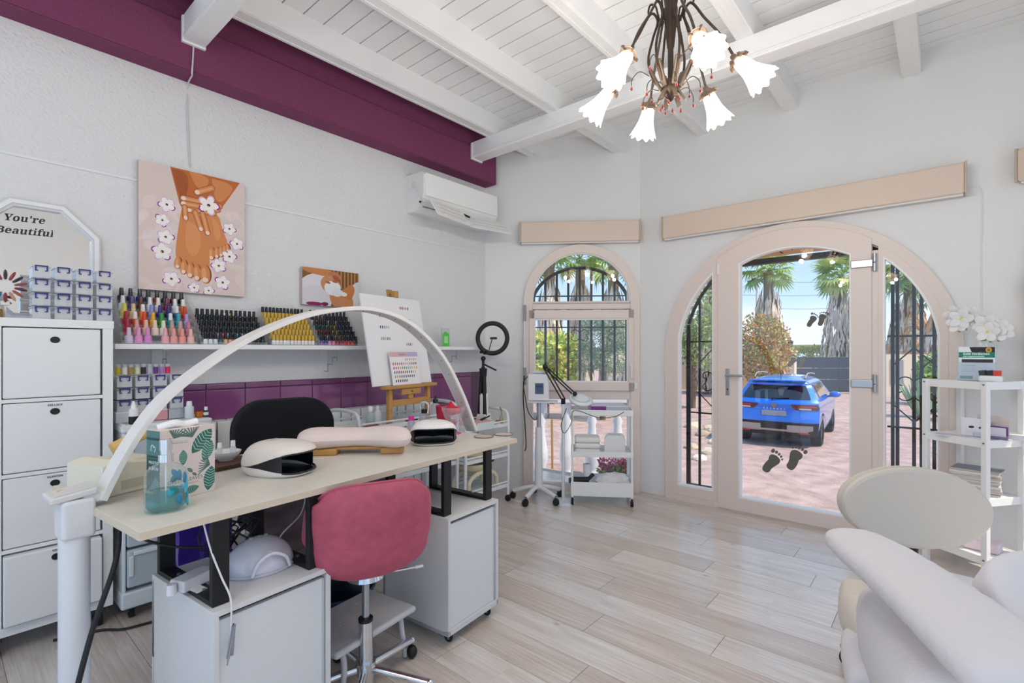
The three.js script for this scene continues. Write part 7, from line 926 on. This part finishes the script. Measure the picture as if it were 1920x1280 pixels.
  { const f = th('card_stand', 'clear stand of price cards with eye pictures on the middle shelf', 'card stand', 0.12, 0.807, 0.1); const pr = canv(256, 200, (c) => { c.fillStyle = '#f1eff4'; c.fillRect(0, 0, 256, 200); c.fillStyle = '#2a2a30'; for (const x of [90, 180]) { c.beginPath(); c.ellipse(x, 100, 26, 14, -0.1, 0, 7); c.fill(); } c.fillStyle = '#e6dbe6'; for (let i = 0; i < 4; i++) c.fillRect(30, 140 + i * 12, 170, 4); });
    obj('stand', [B(0.14, 0.1, 0.003, 0, 0.05, 0, 0.001), B(0.14, 0.004, 0.06, 0, 0.002, 0.02)], MAT.clear, f); obj('card', B(0.13, 0.105, 0.003, 0, 0.058, 0.004), mt(0xf4f2f6, 0.5), f); obj('card_print', new THREE.PlaneGeometry(0.128, 0.1).translate(0, 0.058, 0.0064), mt(0xffffff, 0.5, 0, { map: pr }), f); }
  { const f = th('flyer_stand', 'stand of purple and blue flyers at the post of the middle shelf', 'flyer stand', 0.04, 0.807, 0.13, -0.1); obj('flyer', B(0.1, 0.075, 0.004, 0.01, 0.04, 0.02), mt(0x7a3a86, 0.5), f); obj('flyer', B(0.08, 0.05, 0.003, 0.012, 0.045, 0.0235), mt(0xe9e4ee, 0.5), f); obj('flyer', B(0.05, 0.11, 0.004, -0.06, 0.056, 0.0), mt(0x3a78c4, 0.5), f); obj('flyer', B(0.14, 0.13, 0.003, -0.02, 0.066, -0.03), mt(0xe4d6cc, 0.5), f); obj('holder', B(0.16, 0.03, 0.07, -0.01, 0.015, 0, 0.003), MAT.clear, f); }
  { const f = th('paper_pad', 'grey and white pad of cards on the middle shelf', 'note pad', -0.0 + 0.05, 0.807, 0.22); obj('pad', B(0.14, 0.028, 0.09, 0.06, 0.014, 0.0, 0.002), mt(0xdfe3e8, 0.6), f); obj('top_sheet', B(0.138, 0.002, 0.088, 0.06, 0.029, 0), mt(0xf4f5f7, 0.6), f); }
  { const f = thing('loose_leaflet', 'loose white price leaflets spread on the middle shelf edge', 'leaflet', W(0.17, 0.8065, 0.04), face); obj('sheet', B(0.2, 0.002, 0.08, 0, 0.001, 0), mt(0xeef0f6, 0.6), f, null, [0, 0.1, 0]); obj('sheet', B(0.16, 0.002, 0.07, -0.03, 0.0032, 0.005), mt(0xd9c9dc, 0.6), f, null, [0, -0.1, 0]); }
  { const r = rng(77); for (let i = 0; i < 12; i++) { const m2 = thing('magazine', `well thumbed magazine, number ${'one two three four five six seven eight nine ten eleven twelve'.split(' ')[i]} up in the shelf pile`, 'magazine', W(0.14 + 0.01 * (r() - 0.5), 0.477 + i * 0.0118, 0.13 + 0.012 * (r() - 0.5)), face + (r() - 0.5) * (i > 6 ? 0.35 : 0.12) + 0.15, 'magazines piled on the lower shelf'); obj('pages', B(0.215, 0.0105, 0.165, 0, 0.0056, 0, 0.0012), mt([0xd9d2c8, 0xe6e2dc, 0xcabfb4][i % 3], 0.7), m2); obj('cover', B(0.217, 0.0012, 0.167, 0, 0.0112, 0), mt([0xbfc3c8, 0xd8c3ae, 0x8a8f98, 0xe4e2e0, 0xc99f86, 0x6f7a88][Math.floor(r() * 6)], 0.35), m2); } }
  { const f = th('tissue_pack', 'pink and white tissue pack on the lowest shelf', 'tissues', 0.1, 0.147, 0.12); obj('pack', B(0.16, 0.06, 0.1, 0, 0.03, 0, 0.012), mt(0xf0dbe0, 0.5), f); obj('tissue', La([[0.03, 0.055], [0.02, 0.08], [0.028, 0.1]], 9), mt(0xf8f6f6, 0.9), f); }
}
// folded parasol outside by the side panel
{ const t = thing('folded_parasol', 'folded brown garden parasol leaning outside the side panel', 'parasol', [0.32, -0.06, -4.68]); obj('canopy_folds', La([[0.02, 0.35], [0.05, 0.5], [0.055, 1.3], [0.03, 1.6], [0.0, 1.75]], 9), mt(0x6a564a, 0.9), t); obj('pole', Cy(0.016, 0.016, 1.9, 0, 0.95, 0), mt(0x4a3a30, 0.7), t); obj('strap', To(0.055, 0.006, 0, 0, 0, 6, 20).rotateX(HALF).translate(0, 0.8, 0), mt(0x3a2f28, 0.8), t); }
// ================================================================ TREATMENT CHAIR AND STOOL
{
  const terry = mt(0xe0dde0, 0.95, 0, { bumpMap: stuccoTex, bumpScale: 0.0015, sheen: 0.5, sheenRoughness: 0.9 }), leather = mt(0xd2c9bd, 0.5), ivory = mt(0xddd3c6, 0.45);
  // stool with an oval back
  const st = thing('stool', 'cream upholstered stool with an oval backrest behind the treatment chair', 'stool', [0.16, 0, -1.86], YAW - 0.9);
  { const c = at(1713, 950, 1.85); const w = st.worldToLocal(c.clone()); st.updateMatrixWorld(true); const lc = st.worldToLocal(c.clone());
    const g = grp('backrest', st, [lc.x, lc.y, lc.z], [0, 0.85, -0.1]); const e = new THREE.Shape(); e.absellipse(0, 0, 0.252, 0.133, 0, Math.PI * 2); obj('back_pad', Ex(e, 0.03, 0.014, 48).translate(0, 0, -0.015), leather, g); obj('seam', T(Array.from({ length: 48 }, (_, i) => V(0.266 * Math.cos(i / 48 * 6.2832), 0.147 * Math.sin(i / 48 * 6.2832), 0.008)), 0.003, 120, 6, true), mt(0xcbc4b8, 0.6), g);
    const s0 = st.worldToLocal(onY(1790, 1118, 0.52)); obj('seat', La([[0, 0.46], [0.17, 0.46], [0.2, 0.48], [0.21, 0.51], [0.195, 0.53], [0, 0.535]], 40).translate(s0.x, 0, s0.z), mt(0xe2e6e6, 0.5), st);
    obj('back_stem', T([[lc.x, lc.y - 0.1, lc.z - 0.02], [lc.x, lc.y - 0.22, lc.z - 0.03], [s0.x, 0.44, s0.z - 0.1]], 0.014, 20, 8), MAT.black, st); obj('gas_rod', Cy(0.025, 0.025, 0.38, s0.x, 0.27, s0.z), MAT.chrome, st); for (let i = 0; i < 5; i++) { const a = i * 1.2566 + 0.3, c2 = Math.cos(a), s2 = Math.sin(a), l = obj('leg', bar(V(s0.x, 0.09, s0.z), V(s0.x + c2 * 0.25, 0.07, s0.z + s2 * 0.25), 0.015), MAT.chrome, st); obj('caster', Sp(0.027, s0.x + c2 * 0.25, 0.027, s0.z + s2 * 0.25), MAT.rubber, l); } }
  // reclining treatment chair, covered in terry
  const ch = thing('treatment_chair', 'reclining treatment chair in white terry covers on a cream base', 'treatment chair', [0, 0, 0]);
  const pad = (pts, secs, name, mat) => { // pts: centres, secs: [half width, half height]
    const cv = new THREE.CatmullRomCurve3(pts), n = 40, m = 28, ps = [], ix = []; for (let i = 0; i <= n; i++) { const u = i / n, c = cv.getPoint(u), tg = cv.getTangent(u), sd = V(0, 1, 0).cross(tg).normalize(), up = tg.clone().cross(sd).normalize(); const f = u * (secs.length - 1), k = Math.min(secs.length - 2, Math.floor(f)), q = f - k, hw = secs[k][0] + (secs[k + 1][0] - secs[k][0]) * q, hh = secs[k][1] + (secs[k + 1][1] - secs[k][1]) * q, end = Math.pow(Math.max(0, 1 - Math.pow(Math.abs(2 * u - 1), 16)), 0.5);
      for (let j = 0; j <= m; j++) { const a = j / m * 6.2832, x = Math.cos(a) * (1 + 0.08 * Math.sin(2 * a) ** 2) * hw * end, y = Math.sin(a) * (1 + 0.08 * Math.sin(2 * a) ** 2) * hh * end, wr = 0.003 * noise.noise(u * 30, a * 3, pts.length); const p = c.clone().addScaledVector(sd, x + wr).addScaledVector(up, y + wr); ps.push(p.x, p.y, p.z); } }
    for (let i = 0; i < n; i++) for (let j = 0; j < m; j++) { const a = i * (m + 1) + j; ix.push(a, a + 1, a + m + 2, a, a + m + 2, a + m + 1); }
    const g = new THREE.BufferGeometry(); g.setAttribute('position', new THREE.Float32BufferAttribute(ps, 3)); const uv = []; for (let i = 0; i <= n; i++) for (let j = 0; j <= m; j++) uv.push(i / n * 1.2, j / m * 0.5); g.setAttribute('uv', new THREE.Float32BufferAttribute(uv, 2)); g.setIndex(ix); g.computeVertexNormals(); const nm = g.attributes.normal; for (let i = 0; i <= n; i++) { const a = i * (m + 1), b = a + m, q = V(nm.getX(a) + nm.getX(b), nm.getY(a) + nm.getY(b), nm.getZ(a) + nm.getZ(b)).normalize(); nm.setXYZ(a, q.x, q.y, q.z); nm.setXYZ(b, q.x, q.y, q.z); } return obj(name, g, mat, ch); };
  pad([at(1583, 1003, 1.6), at(1640, 1040, 1.42), at(1735, 1110, 1.18), at(1860, 1215, 0.95), at(1990, 1330, 0.8)], [[0.075, 0.035], [0.095, 0.042], [0.1, 0.044], [0.105, 0.046], [0.11, 0.05]], 'leg_rest', terry);
  pad([at(1640, 1135, 1.62), at(1668, 1200, 1.42), at(1720, 1290, 1.2), at(1790, 1400, 1.0)], [[0.05, 0.07], [0.075, 0.11], [0.08, 0.12], [0.08, 0.12]], 'side_cover', terry);
  pad([at(1605, 1100, 1.75), at(1612, 1150, 1.66), at(1640, 1210, 1.55)], [[0.045, 0.05], [0.06, 0.08], [0.05, 0.07]], 'foot_pad', ivory);
  pad([at(1612, 1195, 1.62), at(1622, 1240, 1.5), at(1640, 1310, 1.35)], [[0.05, 0.04], [0.06, 0.05], [0.06, 0.06]], 'lower_cover', terry);
  pad([at(1885, 1130, 1.25), at(1930, 1150, 1.2), at(2020, 1120, 1.1)], [[0.1, 0.08], [0.14, 0.1], [0.16, 0.12]], 'seat_cover', terry);
  const bp = onY(1700, 1500), base = V(0.06, 0, -1.32); obj('base', La([[0, 0], [0.24, 0], [0.25, 0.03], [0.2, 0.07], [0.12, 0.1], [0.1, 0.3], [0.13, 0.42], [0, 0.45]], 32).translate(base.x, 0, base.z), ivory, ch);
  const kn = at(1614, 1168, 1.6); obj('adjust_knob', Cy(0.022, 0.025, 0.04, 0, 0, 0, 20).rotateZ(1.0).translate(kn.x, kn.y, kn.z), MAT.black, ch);
  for (const [px, py] of [[1592, 1248], [1668, 1262]]) { const p = onY(px, py); const c = obj('caster', [Cy(0.034, 0.034, 0.03, 0, 0, 0, 20).rotateX(HALF).translate(p.x, 0.034, p.z)], MAT.rubber, ch); obj('caster_cap', [Sp(0.032, p.x, 0.075, p.z, 1, 0.7, 1)], mt(0x8a7a6a, 0.5), c); obj('base_arm', [bar(V(p.x, 0.085, p.z), V(base.x, 0.1, base.z), 0.02)], ivory, ch); }
}
// ================================================================ CHANDELIER
{
  const cp = at(1243, 658, 2.2), CX = cp.x + 0.035, CZ = cp.z, t = thing('chandelier', 'dark bronze chandelier with six frosted tulip shades and red glass drops', 'chandelier', [CX, 0, CZ], YAW - 0.5);
  const br = mt(0x54463c, 0.45, 0.7), br2 = mt(0x7d6d5d, 0.5, 0.6), hy = (py) => EYE + (HZ - py) / FPX * 2.2;
  obj('ceiling_rose', La([[0, RB], [0.06, RB], [0.055, RB - 0.02], [0.02, RB - 0.04], [0, RB - 0.04]], 28), br, t); obj('suspension_rod', Cy(0.008, 0.008, RB - hy(-10), 0, (RB + hy(-10)) / 2, 0, 12), br, t);
  obj('column', La([[0, hy(-15)], [0.028, hy(-12)], [0.03, hy(5)], [0.025, hy(18)], [0.03, hy(24)], [0.03, hy(30)], [0.024, hy(60)], [0.015, hy(95)], [0.012, hy(98)], [0.012, hy(150)], [0.022, hy(158)], [0.034, hy(165)], [0.034, hy(178)], [0.02, hy(188)], [0.008, hy(193)], [0, hy(196)]], 28), br, t);
  const tulip = (() => { const g = La([[0.021, 0], [0.026, -0.012], [0.029, -0.035], [0.033, -0.06], [0.042, -0.085], [0.052, -0.105], [0.058, -0.116]], 60), p = g.attributes.position; for (let i = 0; i < p.count; i++) { const a = Math.atan2(p.getZ(i), p.getX(i)), k = Math.max(0, (-p.getY(i) - 0.06) / 0.056), w = 1 + 0.07 * k * Math.cos(a * 10), d = -0.011 * k * k * (0.5 + 0.5 * Math.cos(a * 10)); p.setXYZ(i, p.getX(i) * w, p.getY(i) + d, p.getZ(i) * w); } g.computeVertexNormals(); return g; })();
  const glassT = mt(0xefe4d2, 0.6, 0, { transmission: 0.4, thickness: 0, emissive: 0xfff2e0, emissiveIntensity: 0.3 });
  const bulbM = mt(0xffffff, 0.4, 0, { emissive: 0xffedd2, emissiveIntensity: 3.0 }), redG = mt(0x9c2a22, 0.08, 0, { transmission: 0.4, thickness: 0.01, ior: 1.5 });
  const collar = La([[0.0, 0.03], [0.01, 0.028], [0.014, 0.012], [0.034, 0.0], [0.038, -0.006], [0.03, -0.002], [0.022, 0.0], [0.021, -0.006]], 24);
  const drop = La([[0, 0.012], [0.002, 0.011], [0.0065, 0], [0.005, -0.006], [0, -0.0085]], 12);
  const yA = hy(152), ro = 0.262;
  for (let i = 0; i < 6; i++) {
    const a = i * Math.PI / 3 + 0.05, g = new THREE.Group(); g.name = 'arm'; g.rotation.y = a; t.add(g);
    obj('arm_tube', T([[0.03, hy(172), 0], [0.07, hy(150), 0], [0.095, hy(110), 0], [0.075, hy(70), 0], [0.055, hy(38), 0], [0.08, hy(22), 0], [0.14, hy(58), 0], [0.2, hy(95), 0], [ro - 0.01, yA + 0.03, 0]], 0.0055, 70, 8), br, g);
    obj('top_curl', T([[0.04, hy(50), 0], [0.055, hy(25), 0], [0.065, hy(10), 0], [0.085, hy(5), 0], [0.095, hy(18), 0], [0.09, hy(26), 0]], 0.0045, 30, 6), br, g);
    obj('leaf_strap', [B(0.012, 0.11, 0.026, 0, 0, 0, 0.004).rotateZ(-0.42).translate(0.062, hy(150), 0)], br2, g); obj('leaf_strap', B(0.01, 0.06, 0.02, 0, 0, 0, 0.003).rotateZ(0.5).translate(0.045, hy(186), 0), br2, g);
    const c = new THREE.Group(); c.name = 'shade_holder'; const tl = 0.72; c.position.set(ro, yA + 0.015, 0); c.rotation.z = tl; g.add(c);
    obj('lamp_collar', [collar, ...[0, 1, 2, 3, 4].map((k) => La([[0, 0], [0.012, 0.006], [0.012, 0.022], [0, 0.034]], 6).scale(1, 1, 0.3).rotateX(0).rotateZ(-2.2).translate(0.02, 0.004, 0).rotateY(k * 1.2566))], br2, c); obj('shade', tulip.clone().scale(1.08, 1.2, 1.08).translate(0, -0.004, 0), glassT, c); obj('bulb', Sp(0.017, 0, -0.055, 0, 1, 1.7, 1, 16, 12), bulbM, c);
    for (const [x, y, s] of [[0.12, 196, 1], [0.16, 165, -1]]) { obj('wire_curl', T([[x - 0.07, hy(y - 26), 0], [x - 0.03, hy(y - 34), s * 0.02], [x, hy(y - 22), s * 0.025], [x + 0.004, hy(y - 10), s * 0.025]], 0.002, 20, 5), br, g); obj('glass_drop', drop.clone().translate(x + 0.004, hy(y - 4), s * 0.025), redG, g); }
    const l = new THREE.PointLight(0xfff6ec, 0.3, 0, 2); l.position.set(0, -0.19, 0); l.shadow.radius = 1.2; l.castShadow = true; c.add(l);
  }
  for (let i = 0; i < 6; i++) { const a = i * 1.047 + 0.5; obj('glass_drop', drop.clone().translate(Math.cos(a) * 0.045, hy(198 + (i % 3) * 7), Math.sin(a) * 0.045), redG, t); }
  // unseen copy behind the viewpoint, placed to light surfaces that face the camera
  dup(t, [-0.9, 0, 0.75], 0.3, 'unseen second bronze chandelier placed to light surfaces facing the viewpoint').traverse((o) => { if (o.isPointLight) { o.intensity = 0.36; o.color.set(0xfffaf2); } });
}
renderer.render(scene, camera);
